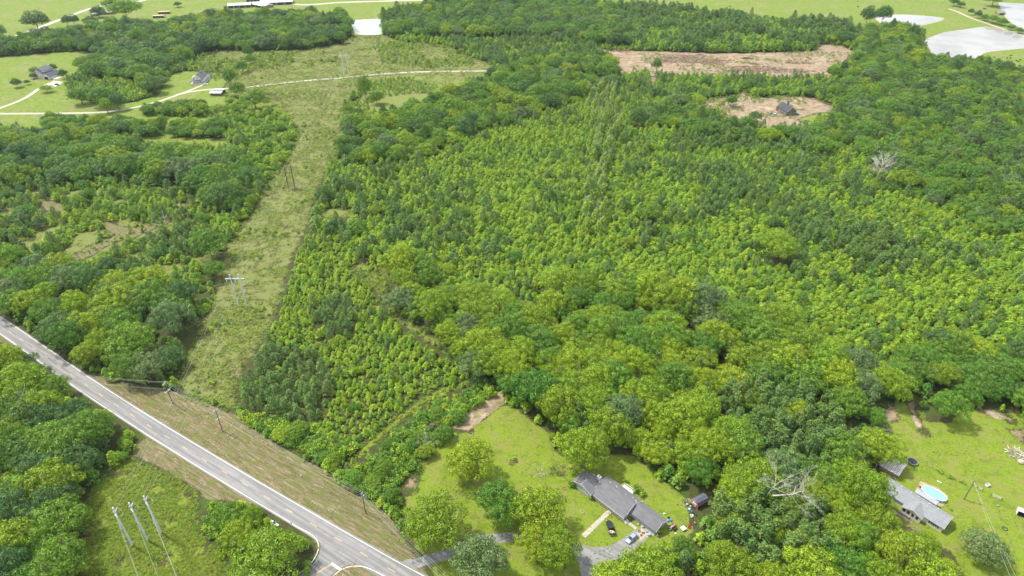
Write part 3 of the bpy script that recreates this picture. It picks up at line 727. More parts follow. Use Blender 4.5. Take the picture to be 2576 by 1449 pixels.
def crown_shrub(seed, R=2.0, H=2.2, n=520, ls=0.40):
    rs = np.random.RandomState(seed); Vs = []
    for i in range(13):
        a = rs.rand() * 6.28; k = math.sqrt(rs.rand()) * .72; c = np.array([math.cos(a) * R * k, math.sin(a) * R * k, H * rs.uniform(.35, .72) * (1.1 - k * .5)])
        m = n // 13; d = rdir(rs, m); d[:, 2] = d[:, 2] * .8 + .2
        Cc = c + d * np.array([R * .38, R * .38, H * .34]) * rs.uniform(.7, 1.1, size=(m, 1)); Cc[:, 2] = np.maximum(Cc[:, 2], .05)
        Vs.append(cards(rs, Cc, d + rdir(rs, m) * .7 + np.array([0, 0, .3]), ls * rs.uniform(.6, 1.3, m)))
    return np.concatenate(Vs)
def crown_poplar(seed, R=4.2, H=15.0, n=2900):
    rs = np.random.RandomState(seed); Vs = []
    for i in range(40):
        t = i / 39; a = i * 2.4; z = H * (.2 + .78 * t); rr = R * (1.1 - t) ** .5 * rs.uniform(.4, 1)
        c = np.array([math.cos(a) * rr, math.sin(a) * rr, z]); m = n // 40
        d = rdir(rs, m); dd = d * .5 + np.array([math.cos(a) * .3, math.sin(a) * .3, 1.0])
        Cc = c + d * np.array([.8, .8, 1.3]) * rs.uniform(.3, 1, size=(m, 1))
        Nn = np.cross(dd, rdir(rs, m)) * .5 + d * .6 + np.array([math.cos(a) * .4, math.sin(a) * .4, .8])
        Vs.append(cards(rs, Cc, Nn, .55 * rs.uniform(.7, 1.3, m), 1.7, up=dd))
    return np.concatenate(Vs)
def crown_tuft(seed, dead=False):
    rs = np.random.RandomState(seed); n = 26 if dead else 40
    a = rs.rand(n) * 6.28; k = np.sqrt(rs.rand(n)) * .5
    Cc = np.stack([np.cos(a) * k, np.sin(a) * k, rs.uniform(.08, .5, n)], -1)
    if dead:
        dd = rdir(rs, n) * .6 + np.array([0, 0, .8])
        return cards(rs, Cc, np.cross(dd, rdir(rs, n)), .10 * rs.uniform(.7, 1.3, n), 5.0, up=dd)
    return cards(rs, Cc, rdir(rs, n) * .6 + np.array([-.2, 0, .9]), .26 * rs.uniform(.6, 1.3, n))

def trunk_of(mb): return mb.v, mb.f
PROTO = {}     # species -> list of (crown mesh, trunk mesh, joined mesh)
def reg(species, crowns, trunks, leaf, bark):
    lst = []
    for k, cv in enumerate(crowns):
        tv, tf = trunks[k % len(trunks)]
        lst.append((np_mesh('crown', [(cv, None, leaf)]), np_mesh('trunk', [(tv, tf, bark)]), np_mesh(species, [(cv, None, leaf), (tv, tf, bark)])))
    PROTO[species] = lst
rsT = np.random.RandomState(7)
tb = [trunk_of(limb_tree(np.random.RandomState(20 + i), 18, .42, 9.6, 11, .28, .5, 2)) for i in range(4)]
ty = [trunk_of(limb_tree(np.random.RandomState(40 + i), 4.2, .09, 1.5, 4, .3, .06)) for i in range(2)]
tp = [trunk_of(limb_tree(np.random.RandomState(60 + i), 8.0, .13, 1.8, 5, .3, .08)) for i in range(2)]
tt = [trunk_of(limb_tree(np.random.RandomState(80 + i), 26, .28, 4.2, 7, .62, .25)) for i in range(3)]
cb = [crown_broad(100 + i, nl=[100, 112, 92, 116, 104][i], per=112, flat=[.85, .78, .95, .82, .9][i]) for i in range(5)]
cd = [crown_broad(200 + i, nl=[128, 138, 120, 130][i], flat=[.9, .8, .95, .85][i], per=108) for i in range(4)]
for sp, lm in (('pecan', L_BRIGHT), ('maple', L_MID), ('gold', L_YELLOW)): reg(sp, cb, tb, lm, M_BARK)
for sp, lm in (('oak', L_DARK), ('holm', L_GREY), ('ash', L_MID)): reg(sp, cd, tb, lm, M_BARK)
PROTO['gold'] = PROTO['gold'][:3]
cy = [crown_young(300 + i, R=[2.3, 2.1, 2.5, 2.2, 2.4][i], H=[4.6, 5.0, 4.2, 4.7, 4.4][i]) for i in range(5)]
reg('young', cy, ty, L_YOUNG, M_BARK); reg('youngdeep', cy, ty, L_YOUNG2, M_BARK)
cp = [crown_pine(400 + i, R=[2.3, 2.1, 2.6, 2.2][i]) for i in range(4)]
reg('ypine', cp, tp, L_PINE, M_BARKP)
reg('tallpine', [crown_tallpine(450 + i) for i in range(3)], tt, L_PINE, M_BARKP)
cs = [crown_shrub(500 + i, H=[2.2, 2.6, 1.8, 2.4][i]) for i in range(4)]
reg('shrub', cs, ty[:1], L_YOUNG, M_BARK); reg('shrubdeep', cs, ty[:1], L_MID, M_BARK); reg('withered', cs[:2], ty[:1], L_BROWN, M_DEAD)
reg('poplar', [crown_poplar(550 + i) for i in range(3)], tt, L_PALE, M_DEAD)
for nm, lm, dd in (('weed', L_WEED, False), ('stalk', L_STALK, True), ('weeddeep', L_YOUNG2, False)):
    PROTO[nm] = [(None, None, np_mesh(nm, [(crown_tuft(600 + i, dd), None, lm)])) for i in range(4)]
DIM = {'pecan': (10, 17), 'maple': (10, 17), 'gold': (10, 17), 'oak': (10, 17), 'holm': (10, 17), 'ash': (10, 17), 'young': (2.3, 4.6), 'youngdeep': (2.3, 4.6), 'ypine': (2.3, 8), 'tallpine': (4.5, 22),
       'shrub': (2, 2.2), 'shrubdeep': (2, 2.2), 'withered': (2, 2.2), 'poplar': (4.2, 15)}
KIND = {'pecan': 'broadleaf_tree', 'maple': 'broadleaf_tree', 'gold': 'broadleaf_tree', 'oak': 'broadleaf_tree', 'holm': 'broadleaf_tree', 'ash': 'broadleaf_tree',
        'young': 'young_tree', 'youngdeep': 'young_tree', 'ypine': 'pine_tree', 'tallpine': 'pine_tree', 'shrub': 'shrub', 'shrubdeep': 'shrub', 'withered': 'shrub', 'poplar': 'poplar_tree'}
CATN = {'broadleaf_tree': 'tree', 'young_tree': 'young tree', 'pine_tree': 'pine tree', 'shrub': 'bush', 'poplar_tree': 'poplar tree', 'sapling': 'sapling'}
LOOK = {'pecan': 'large yellow green broadleaf tree', 'maple': 'large mid green broadleaf tree', 'gold': 'large bright yellow broadleaf tree', 'oak': 'large dark green broadleaf tree', 'holm': 'large grey green broadleaf tree', 'ash': 'dense green round crowned tree',
        'young': 'young bright green pointed tree', 'youngdeep': 'young deep green pointed tree', 'ypine': 'young grey green pine', 'tallpine': 'tall thin crowned pine with bare trunk', 'shrub': 'low bright green bush', 'shrubdeep': 'low deep green bush', 'withered': 'withered brownish bush', 'poplar': 'tall pale yellow green poplar'}

# ------------------------------------------------------------ which woods stand where
FZ = [   # (code, where, outline) - first match counts
 ('-', '', Z['roadside']), ('-', '', Z['field']), ('-', '', Z['yard']), ('-', '', Z['meadow']), ('-', '', Z['under']), ('-', '', Z['paddock']),
 ('-', '', Z['ditch']), ('o', 'in the small grassy opening', Z['opening']), ('o', 'on the grassy strip through the young plantation', Z['strip']), ('o', 'along the woodland track', Z['track']), ('-', '', Z['track2']), ('-', '', Z['track3']), ('o', 'in the shady hollow', Z['hollow']), ('-', '', Z['gap']),
 ('-', '', Z['cut']), ('o', 'on the left part of the building site', [(1735, 262), (1765, 252), (1850, 236), (1900, 244), (1935, 250), (1890, 275), (1880, 300), (1800, 282)]), ('-', '', Z['site']),
 ('h', 'in the hedgerow below the long lane', [(105, 305), (170, 300), (300, 312), (412, 322), (415, 342), (300, 346), (120, 345)]),
 ('h', 'in the hedge beside the lane bend', [(360, 272), (420, 268), (530, 272), (535, 296), (440, 294), (362, 290)]),
 ('h', 'in the second hedgerow left of the corridor', [(430, 318), (560, 318), (570, 345), (440, 347)]),
 ('C', 'in the clump between the cream and the white farmhouse', [(208, 172), (250, 150), (300, 140), (350, 135), (420, 150), (425, 175), (412, 222), (388, 236), (350, 225), (320, 205), (280, 205), (215, 205)]),
 ('k', 'in the thicket left of the corridor', [(570, 240), (620, 270), (700, 285), (742, 330), (735, 380), (700, 425), (650, 440), (620, 400), (640, 360), (600, 330), (565, 300)]),
 ('s', 'in the sapling field right of the white farmhouse', [(500, 140), (560, 128), (640, 132), (760, 130), (865, 150), (770, 168), (650, 180), (600, 190), (540, 205), (490, 165)]),
 ('s', 'in the sapling field right of the corridor end', [(945, 108), (1010, 104), (1120, 114), (1180, 142), (1200, 165), (1100, 172), (960, 160)]),
 ('S', 'between the lane and the hedgerow', [(908, 240), (930, 205), (1000, 195), (1200, 195), (1230, 192), (1160, 235), (1080, 262), (1000, 300), (930, 320), (885, 310), (872, 270)]),
 ('-', '', Z['lane2']), ('r', 'in the power line corridor', Z['row']), ('-', '', Z['pasture_w']),
 ('D', 'in the dark belt along the top left', [(-500, 120), (0, 118), (100, 106), (230, 84), (300, 74), (440, 66), (500, 58), (560, 44), (640, 44), (780, 46), (862, 55), (888, 95), (860, 112), (760, 126), (640, 130), (560, 126), (480, 152), (420, 170), (380, 150), (300, 135), (240, 140), (200, 128), (120, 134), (0, 144), (-500, 160)]),
 ('D', 'in the dark belt right of the small pond', [(963, 52), (1000, 34), (1100, 16), (1200, -5), (1430, -20), (1450, 5), (1520, 30), (1600, 60), (1640, 100), (1560, 125), (1480, 116), (1380, 104), (1100, 98), (970, 92)]),
 ('-', '', Z['pasture_nw']),
 ('T', 'in the tall plantation beyond the cleared land', [(1470, 14), (1700, 34), (1850, 46), (2000, 64), (2100, 74), (2200, 88), (2060, 112), (2040, 132), (1800, 136), (1650, 130), (1560, 120), (1640, 100), (1600, 60)]),
 ('M', 'beside the large pond', [(2160, 84), (2235, 74), (2300, 84), (2300, 130), (2345, 152), (2300, 205), (2180, 200), (2150, 160), (2158, 135), (2115, 112), (2060, 108)]),
 ('-', '', Z['pasture_ne']),
 ('D', 'in the dark wood left of the corridor', [(-500, 345), (0, 350), (100, 352), (160, 360), (300, 370), (430, 382), (560, 384), (640, 410), (655, 445), (610, 520), (560, 560), (500, 500), (430, 468), (200, 465), (0, 475), (-500, 480)]),
 ('Z', 'in the young mixed wood left of the corridor', [(-500, 475), (0, 475), (200, 465), (430, 468), (500, 500), (585, 600), (545, 700), (515, 790), (400, 745), (200, 700), (90, 680), (-20, 690), (-500, 800)]),
 ('L', 'in the tall clump where the road meets the corridor', [(-20, 690), (90, 680), (200, 700), (400, 745), (515, 795), (500, 850), (455, 935), (430, 975), (250, 935), (130, 890), (40, 810)]),
 ('L', 'in the wood at the bottom left below the road', [(-500, 860), (-100, 815), (0, 905), (130, 950), (190, 985), (262, 1020), (345, 1108), (290, 1160), (205, 1290), (185, 1449), (180, 1650), (-500, 1650)]),
 ('h', 'in the thicket beside the side road', [(505, 1268), (560, 1272), (640, 1305), (700, 1345), (730, 1385), (730, 1440), (690, 1500), (640, 1470), (560, 1395), (515, 1340)]),
 ('h', 'on the grass island of the road junction', [(830, 1455), (890, 1442), (915, 1450), (900, 1490), (820, 1500)]),
 ('K', 'in the vine covered hedge beside the meadow', [(838, 1182), (880, 1165), (905, 1165), (1010, 1062), (1090, 1010), (1185, 970), (1262, 985), (1200, 1020), (1130, 1082), (1120, 1105), (1045, 1178), (1005, 1225), (985, 1285), (960, 1262), (900, 1232)]),
 ('P', 'in the dark pine patch right of the corridor', [(600, 950), (650, 880), (740, 870), (830, 930), (835, 1000), (800, 1080), (700, 1060), (600, 1040)]),
 ('P', 'in the small pine patch amid the young plantation', [(780, 780), (860, 750), (905, 790), (890, 850), (800, 860)]),
 ('K', 'in the tangle along the road verge', [(600, 1045), (700, 1060), (800, 1085), (905, 1130), (880, 1165), (838, 1182), (700, 1118)]),
 ('Q', 'in the young plantation right of the corridor', [(775, 590), (860, 600), (900, 655), (960, 760), (1060, 860), (1135, 905), (1175, 955), (1080, 985), (1000, 1040), (885, 1140), (860, 1190), (800, 1090), (600, 1045), (600, 950), (642, 890), (702, 780), (742, 640)]),
 ('z', 'at the edge of the big plantation', [(780, 480), (850, 470), (1000, 470), (1050, 560), (1020, 640), (900, 655), (860, 600), (775, 590)]),
 ('M', 'in the mature hedgerow through the middle', [(860, 330), (885, 310), (930, 320), (1000, 300), (1080, 262), (1160, 235), (1250, 190), (1330, 160), (1490, 150), (1545, 170), (1560, 215), (1450, 262), (1380, 285), (1200, 345), (1060, 410), (960, 430), (850, 410), (850, 390)]),
 ('z', 'in the young wood behind the middle hedgerow', [(1100, 94), (1380, 100), (1490, 118), (1545, 150), (1490, 150), (1330, 160), (1250, 190), (1232, 165), (1180, 142), (1120, 112)]),
 ('V', 'in the pale poplar line amid the plantation', [(1465, 235), (1550, 235), (1560, 320), (1540, 400), (1520, 470), (1515, 600), (1465, 600), (1470, 500), (1490, 400), (1480, 320)]),
 ('z', 'between the cleared land and the building site', [(1545, 190), (1655, 215), (1650, 190), (2100, 198), (2140, 240), (2080, 256), (1960, 240), (1850, 250), (1765, 258), (1640, 250), (1560, 225)]),
 ('X', 'in the pine rich stand right of centre', [(1640, 400), (1720, 350), (2000, 370), (2200, 500), (2320, 640), (2200, 760), (2000, 700), (1800, 580)]),
 ('F', 'in the wood along the right edge', [(2100, 200), (2345, 152), (2480, 165), (2576, 196), (3300, 330), (3300, 760), (2576, 640), (2420, 560), (2300, 500), (2200, 420), (2060, 350), (2030, 326), (2115, 292), (2140, 240)]),
 ('F', 'in the belt above the plantation, right of centre', [(1600, 290), (1765, 258), (1790, 285), (1880, 300), (1930, 318), (2030, 328), (2060, 350), (2100, 400), (1900, 400), (1700, 345)]),
 ('p', 'in the pine grove behind the ranch house', [(1800, 1010), (1900, 980), (2050, 1000), (2130, 1060), (2100, 1180), (1990, 1230), (1900, 1180), (1820, 1100)]),
 ('p', 'in the dark pines at the bottom', [(1780, 1300), (1900, 1260), (2050, 1300), (2100, 1400), (2000, 1500), (1820, 1420)]),
 ('B', 'in the pecan grove above the ranch house', [(985, 650), (1080, 700), (1300, 790), (1450, 730), (1600, 740), (1750, 780), (1950, 830), (2100, 900), (2235, 960), (2232, 1100), (2225, 1300), (2300, 1325), (2440, 1385), (2500, 1450), (2560, 1600), (2560, 1700), (1500, 1700),
        (1520, 1470), (1640, 1385), (1760, 1335), (1742, 1270), (1650, 1192), (1590, 1148), (1440, 1168), (1397, 1100), (1290, 1015), (1262, 985), (1180, 960), (1140, 880), (1090, 840), (1010, 790), (1000, 720)]),
 ('N', 'along the upper edge of the paddock', [(2235, 900), (2400, 880), (2600, 900), (3300, 1000), (3300, 1140), (2600, 1040), (2500, 1028), (2420, 1015), (2395, 1040), (2340, 1020), (2300, 1000), (2215, 1008)]),
]
DEFAULT = ('Y', 'in the big plantation')
def zone_of(px, py):
    code = np.full(px.shape, -1)
    for i, (c, w, poly) in enumerate(FZ):
        m = (code < 0) & inside(poly, px, py); code[m] = i
    return code
# per code: list of (species weights, spacing, scale range)
REC = {
 'Y': [({'young': 66, 'youngdeep': 14, 'ypine': 11}, 2.9, (.62, 1.35)), ({'maple': 3, 'pecan': 4, 'ash': 2}, 23, (.24, .48)), ({'maple': 3, 'pecan': 5, 'ash': 2}, 8.2, (.14, .25))],
 'Q': [({'young': 80, 'youngdeep': 6, 'ypine': 4, 'shrub': 14}, 2.45, (.34, .92)), ({'maple': 3, 'pecan': 3}, 22, (.16, .26))],
 'S': [({'young': 60, 'youngdeep': 20, 'shrub': 20}, 3.4, (.35, .8)), ({'maple': 1, 'ash': 1}, 26, (.28, .45))],
 's': [({'young': 60, 'youngdeep': 30, 'shrub': 50}, 3.6, (.28, .75)), ({'maple': 1, 'pecan': 1}, 16, (.14, .3))],
 'r': [({'shrub': 40, 'shrubdeep': 30, 'young': 40, 'youngdeep': 10}, 4.2, (.22, .62)), ({'shrubdeep': 20, 'shrub': 30, 'maple': 3}, 12, (.3, .9))],
 'o': [({'young': 60, 'ypine': 30, 'shrub': 40}, 3.6, (.2, .62))],
 'Z': [({'young': 44, 'youngdeep': 30, 'ypine': 36, 'shrub': 12}, 3.5, (.6, 1.25)), ({'maple': 3, 'pecan': 3, 'ash': 2}, 9.8, (.16, .28)), ({'maple': 3, 'oak': 4, 'ash': 3}, 18, (.28, .55)), ({'tallpine': 1}, 60, (.5, .7))],
 'z': [({'young': 46, 'youngdeep': 24, 'ypine': 34}, 3.3, (.75, 1.4)), ({'maple': 3, 'pecan': 2, 'ash': 3, 'oak': 2}, 19, (.32, .6))],
 'X': [({'young': 44, 'youngdeep': 12, 'ypine': 52}, 3.1, (.7, 1.35)), ({'maple': 3, 'pecan': 3, 'ash': 2}, 25, (.28, .48)), ({'maple': 3, 'pecan': 4, 'ash': 2}, 9.5, (.15, .26))],
 'T': [({'young': 30, 'youngdeep': 34, 'ypine': 40}, 4.0, (1.5, 2.1))],
 'P': [({'ypine': 90, 'youngdeep': 14, 'young': 14}, 3.7, (.7, 1.15))],
 'p': [({'ypine': 90, 'youngdeep': 12}, 4.0, (1.1, 1.6)), ({'pecan': 3, 'maple': 2}, 17, (.45, .75))],
 'B': [({'pecan': 70, 'maple': 26, 'ash': 7, 'holm': 4}, 9.6, (.58, .98)), ({'young': 40, 'youngdeep': 40, 'ypine': 20, 'shrub': 10}, 5.5, (.9, 1.5))],
 'L': [({'pecan': 20, 'maple': 30, 'ash': 30, 'oak': 24, 'holm': 9, 'gold': 5}, 9.4, (.58, .98)), ({'youngdeep': 40, 'young': 10, 'ypine': 12}, 5.5, (.9, 1.5))],
 'N': [({'pecan': 25, 'maple': 40, 'ash': 30, 'oak': 10}, 8.6, (.5, .8)), ({'youngdeep': 40, 'young': 20}, 5.0, (.9, 1.5))],
 'M': [({'pecan': 26, 'maple': 34, 'ash': 26, 'oak': 16, 'gold': 3, 'holm': 4}, 8.8, (.45, .85)), ({'tallpine': 1}, 30, (.7, .9)), ({'youngdeep': 40, 'young': 30}, 4.6, (.9, 1.6))],
 'F': [({'pecan': 24, 'maple': 40, 'ash': 30, 'oak': 16, 'holm': 10}, 8.6, (.4, .85)), ({'tallpine': 1}, 26, (.6, .9)), ({'youngdeep': 40, 'young': 34, 'ypine': 40}, 4.4, (1.0, 1.7))],
 'D': [({'maple': 30, 'ash': 30, 'oak': 42, 'holm': 8, 'pecan': 9}, 10.2, (.6, 1.0)), ({'tallpine': 1}, 34, (.7, .95)), ({'youngdeep': 40, 'ypine': 20}, 5.0, (1.0, 1.7))],
 'C': [({'maple': 26, 'ash': 30, 'oak': 46, 'pecan': 8}, 9.5, (.62, .95))],
 'V': [({'poplar': 60}, 7.2, (.55, .95)), ({'young': 60, 'youngdeep': 20, 'ypine': 20}, 3.0, (.9, 1.4)), ({'tallpine': 1}, 30, (.75, .9))],
 'h': [({'maple': 30, 'pecan': 26, 'ash': 30, 'oak': 16}, 7.6, (.36, .6)), ({'shrub': 30, 'shrubdeep': 40, 'youngdeep': 20}, 3.0, (.8, 1.5))],
 'k': [({'maple': 26, 'pecan': 26, 'ash': 26}, 14.0, (.22, .42)), ({'shrub': 50, 'shrubdeep': 40, 'young': 20}, 3.2, (.8, 1.6))],
 'K': [({'shrub': 46, 'shrubdeep': 40, 'withered': 2}, 2.6, (.9, 1.7)), ({'maple': 20, 'ash': 20, 'pecan': 10}, 8.5, (.24, .42)), ({'young': 40, 'youngdeep': 20}, 5.0, (.5, 1.0))],
}
TREES = []     # (species, x, y, scale, rot, where)
def add_tree(sp, x, y, s, rot, where): TREES.append((sp, x, y, s, rot, where))

HERO = [  # (species, base px, base py, crown width m, height m, label)
 ('pecan', 1182, 1200, 20, 15, 'round yellow green tree standing alone in the meadow left of the ranch house'),
 ('pecan', 1086, 1362, 21, 17, 'big bushy tree beside the roadside power pole, above the drive entrance'),
 ('pecan', 1355, 1318, 21, 16, 'wide spreading tree just left of the ranch house lawn'),
 ('maple', 1262, 1300, 17, 14, 'green tree between the two big trees left of the lawn'),
 ('holm', 1208, 1452, 20, 17, 'pale feathery tree at the bottom edge beside the drive'),
 ('pecan', 1402, 1418, 16, 14, 'yellow green tree below the drive bend at the bottom edge'),
 ('pecan', 1350, 1390, 13, 11, 'smaller yellow green tree over the drive, below the wide tree'),
 ('pecan', 1464, 1176, 21, 19, 'tall full tree directly behind the left end of the ranch house'),
 ('pecan', 1625, 1462, 19, 13, 'broad green tree in front of the parked silver car'),
 ('pecan', 1650, 1555, 18, 13, 'tree at the bottom edge right of the asphalt drive'),
 ('pecan', 688, 1440, 24, 15, 'bright yellow green tree standing at the side road junction'),
 ('maple', 2372, 1052, 14, 13, 'round tree standing out on the paddock from the wood edge'),
 ('holm', 2465, 1400, 15, 9, 'brownish thin leaved tree below the grey roofed mobile home'),
 ('ash', 2590, 1085, 12, 10, 'dark tree at the right edge of the paddock'),
 ('oak', 98, 78, 26, 21, 'big dark tree standing alone beside the farm road, top left'),
 ('ash', 322, 52, 30, 22, 'big green tree between the brick house and the tan roofed sheds'),
 ('maple', 290, 28, 20, 15, 'tree leaning over the farm road behind the brick house'),
 ('oak', 172, 66, 11, 11, 'left of three dark conical trees near the farm road'),
 ('oak', 190, 64, 11, 12, 'middle of three dark conical trees near the farm road'),
 ('oak', 232, 68, 13, 11, 'dark tree just left of the brick house'), 
 ('oak', 250, 44, 15, 13, 'grey green tree at the left end of the brick house'),
 ('oak', -5, 105, 20, 18, 'dark tree at the left edge beside the farm road'),
 ('maple', 208, 262, 20, 14, 'umbrella shaped tree with pale bare trunk in the meadow'),
 ('ash', 262, 268, 19, 15, 'round tree right of the umbrella shaped tree'),
 ('oak', 300, 276, 14, 13, 'dark tree where the lane passes the meadow trees'),
 ('pecan', 272, 284, 12, 11, 'small yellow green tree in front of the lane at the meadow trees'),
 ('oak', 390, 235, 17, 15, 'dark dense tree at the front of the clump between the two farmhouses'),
 ('maple', 92, 190, 10, 8, 'green tree at the left corner of the cream house'),
 ('oak', 137, 180, 8, 7, 'small round tree behind the cream house'),
 ('oak', 162, 198, 8, 8, 'dark round tree at the right end of the cream house'),
 ('oak', 44, 220, 9, 8, 'dark bush like tree in the meadow at the far left'),
 ('oak', 70, 213, 5, 4, 'small dark ball shaped tree left of the drive'),
 ('oak', 86, 198, 7, 5, 'round shrub at the front left corner of the cream house'),
 ('pecan', 120, 232, 10, 6, 'low yellow green tree beside the gravel drive'),
 ('maple', 213, 132, 11, 10, 'light green tree standing before the dark belt'),
 ('maple', 582, 215, 14, 14, 'tree at the right end of the metal roofed carport'),
 ('ash', 600, 242, 14, 12, 'green tree below the carport, beside the lane'),
 ('ash', 645, 276, 24, 15, 'large round dark tree on the left bank of the corridor'),
 ('pecan', 552, 293, 14, 9, 'round yellow green bushy tree below the lane bend'),
 ('maple', 611, 182, 12, 10, 'round green tree alone in the sapling field'),
 ('ash', 628, 148, 11, 14, 'tall narrow green tree at the top of the sapling field'),
 ('maple', 632, 160, 10, 8, 'small tree below the tall narrow tree in the sapling field'),
 ('maple', 920, 245, 13, 19, 'tall vine covered tree standing above the lane right of the corridor'),
 ('ash', 948, 262, 12, 10, 'tree at the right foot of the tall vine covered tree'),
 ('oak', 818, 505, 13, 11, 'dark round tree at the right edge of the corridor'),
 ('holm', 975, 385, 19, 14, 'grey green domed tree at the lower end of the middle hedgerow'),
 ('ash', 925, 345, 17, 13, 'dark green tree at the corridor edge above the grey domed tree'),
 ('ash', 535, 650, 21, 17, 'big domed tree overlooking the left edge of the corridor'),
 ('maple', 545, 700, 13, 10, 'light green tree left of the steel power line frame'),
 ('holm', 440, 840, 21, 17, 'dense grey green tree in the tall clump by the corridor'),
 ('ash', 345, 900, 24, 18, 'largest dark tree overhanging the road in the tall clump'),
 ('gold', 205, 800, 17, 15, 'bright yellow tree in the tall clump beside the road'),
 ('gold', 130, 770, 15, 13, 'yellow green tree at the left end of the tall clump'),
 ('gold', 262, 880, 13, 12, 'narrow yellow tree in front of the tall clump, right above the road'),
 ('pecan', 1025, 730, 16, 13, 'light green tree at the top right of the grassy opening'),
 ('pecan', 1400, 745, 24, 16, 'very wide spreading pecan in the middle of the plantation'),
 ('pecan', 1952, 655, 22, 17, 'broad tree rising alone from the plantation on the right'),
 ('maple', 1640, 560, 17, 13, 'green domed tree rising from the plantation right of the poplars'),
 ('oak', 1605, 325, 15, 18, 'dark dense tree at the top of the poplar line'),
 ('ash', 1525, 205, 20, 17, 'dark tree at the left end of the cleared land'),
 ('maple', 1650, 183, 11, 13, 'lone surviving tree in the cleared land'),
 ('maple', 2092, 200, 13, 12, 'lone leaning tree at the right end of the cleared land'),
 ('oak', 2118, 190, 7, 14, 'thin dark tree at the right tip of the cleared land'),
 ('oak', 1897, 308, 12, 9, 'dark tree left of the grey house under construction'),
 ('maple', 1838, 268, 10, 9, 'small tree in the clearing left of the grey house'),
 ('pecan', 1690, 330, 10, 11, 'pale yellow tree left of the building site'),
 ('oak', 2178, 62, 15, 20, 'tall dark tree beside the narrow pond'), ('oak', 2215, 66, 17, 21, 'second tall dark tree beside the narrow pond'), ('oak', 2290, 105, 12, 17, 'dark tree at the left tip of the large pond'),
 ('oak', 2398, 15, 11, 9, 'dark bush like tree on the far pasture above the ponds'), ('oak', 2415, 19, 9, 7, 'smaller dark tree right of the one above the ponds'),
 ('oak', 2440, 38, 6, 7, 'small pointed tree on the dam above the lane'), ('oak', 2458, 46, 8, 9, 'dark tree on the dam near the boathouse'),
 ('ash', 2495, 16, 22, 16, 'large tree behind the boathouse'),
 ('ash', 2475, 52, 10, 7, 'first round tree of the dam row'), ('ash', 2495, 58, 12, 8, 'second round tree of the dam row'), ('ash', 2518, 64, 12, 8, 'third round tree of the dam row'), ('maple', 2540, 76, 9, 6, 'fourth round tree of the dam row'), ('ash', 2562, 84, 9, 6, 'last round tree of the dam row'),
 ('oak', 1838, 52, 5, 6, 'small round dark tree on the pasture edge, top right'), ('oak', 1862, 56, 10, 11, 'dark tree on the pasture edge, top right'),
 ('oak', 448, 18, 9, 6, 'reddish dark tree left of the tan roofed sheds'), ('oak', 485, 56, 10, 10, 'grey green tree in front of the tan roofed sheds'),
 ('maple', 1880, 1290, 1, 1, '')]
HERO = [h for h in HERO if h[5]]
hx = []; 
HERO_OBJS = []
def make_tree(sp, k, x, y, s, rot, label, group=None, name=None):
    cm, tm, _ = PROTO[sp][k % len(PROTO[sp])]
    nm = name or KIND[sp]
    o = bpy.data.objects.new(nm, None); COL.objects.link(o); o.empty_display_size = 1
    o.location = (x, y, 0); o.rotation_euler = (0, 0, rot)
    o.scale = s if isinstance(s, (tuple, list)) else (s, s, s)
    setp(o, label, CATN.get(nm, 'tree'), group)
    for n_, me in (('crown', cm), ('trunk', tm)):
        c = bpy.data.objects.new(n_, me); COL.objects.link(c); c.parent = o
    return o
rh = random.Random(11)
HC = []
for k, (sp, px, py, w, h, lb) in enumerate(HERO):
    x, y = P(px, py); R0, H0 = DIM[sp]
    kw, kh = (1.4, 1.15) if py < 110 else ((1.22, 1.12) if py < 300 else (1.05, 1.0)); w *= kw; h *= kh
    make_tree(sp, k, x, y, (w / (2.25 * R0), w / (2.25 * R0), h / H0), rh.uniform(0, 6.28), lb)
    HC.append((x, y, w * 0.40))
KEEP = [(P(1540, 1290), 4)]
HCa = np.array(HC)
def far_from_heroes(X, Y, r=0.0):
    ok = np.ones(X.shape, bool)
    for x, y, q in HCa: ok &= np.hypot(X - x, Y - y) > q + r
    return ok
def scatter(spacing, seed, y0=78, y1=1300):
    rs = np.random.RandomState(seed)
    ys = np.arange(y0, y1, spacing); xs = np.arange(-1150, 1150, spacing)
    X, Y = np.meshgrid(xs, ys); X = X + ((np.arange(len(ys)) % 2) * spacing * .5)[:, None]
    X = X + rs.uniform(-.42, .42, X.shape) * spacing; Y = Y + rs.uniform(-.42, .42, Y.shape) * spacing
    m = np.abs(X) < Y * 0.80 + 70
    return X[m], Y[m], rs
sp_classes = {}
for code, recs in REC.items():
    for r in recs: sp_classes.setdefault(round(r[1], 2), []).append((code, r))
codes_of = [c for c, _, _ in FZ]
OPENP = [WZ[k] for k in ('roadside', 'field', 'yard', 'meadow', 'paddock', 'ditch', 'opening', 'strip', 'track', 'track3', 'hollow', 'gap', 'cut', 'site', 'row', 'lane2')] + [WP1, WP3]
ROADP = offset(edgeN, -1.5) + offset(edgeN, 8.5)[::-1]
HOUSEP = [PP(q) for q in ([(1435, 1185), (1560, 1180), (1690, 1300), (1640, 1345), (1560, 1310), (1440, 1225)], [(2225, 1210), (2420, 1305), (2370, 1350), (2225, 1280)], [(1730, 1245), (1790, 1245), (1790, 1290), (1730, 1290)],
   [(80, 160), (165, 160), (165, 215), (80, 215)], [(465, 165), (530, 165), (530, 220), (465, 220)], [(530, 210), (572, 210), (572, 243), (530, 243)], [(1940, 255), (2010, 255), (2010, 302), (1940, 302)],
   [(230, 10), (300, 10), (300, 42), (230, 42)], [(370, 22), (430, 22), (430, 50), (370, 50)], [(570, -10), (730, -10), (730, 20), (570, 20)], [(1560, 1350), (1630, 1310), (1650, 1350), (1590, 1385)])]
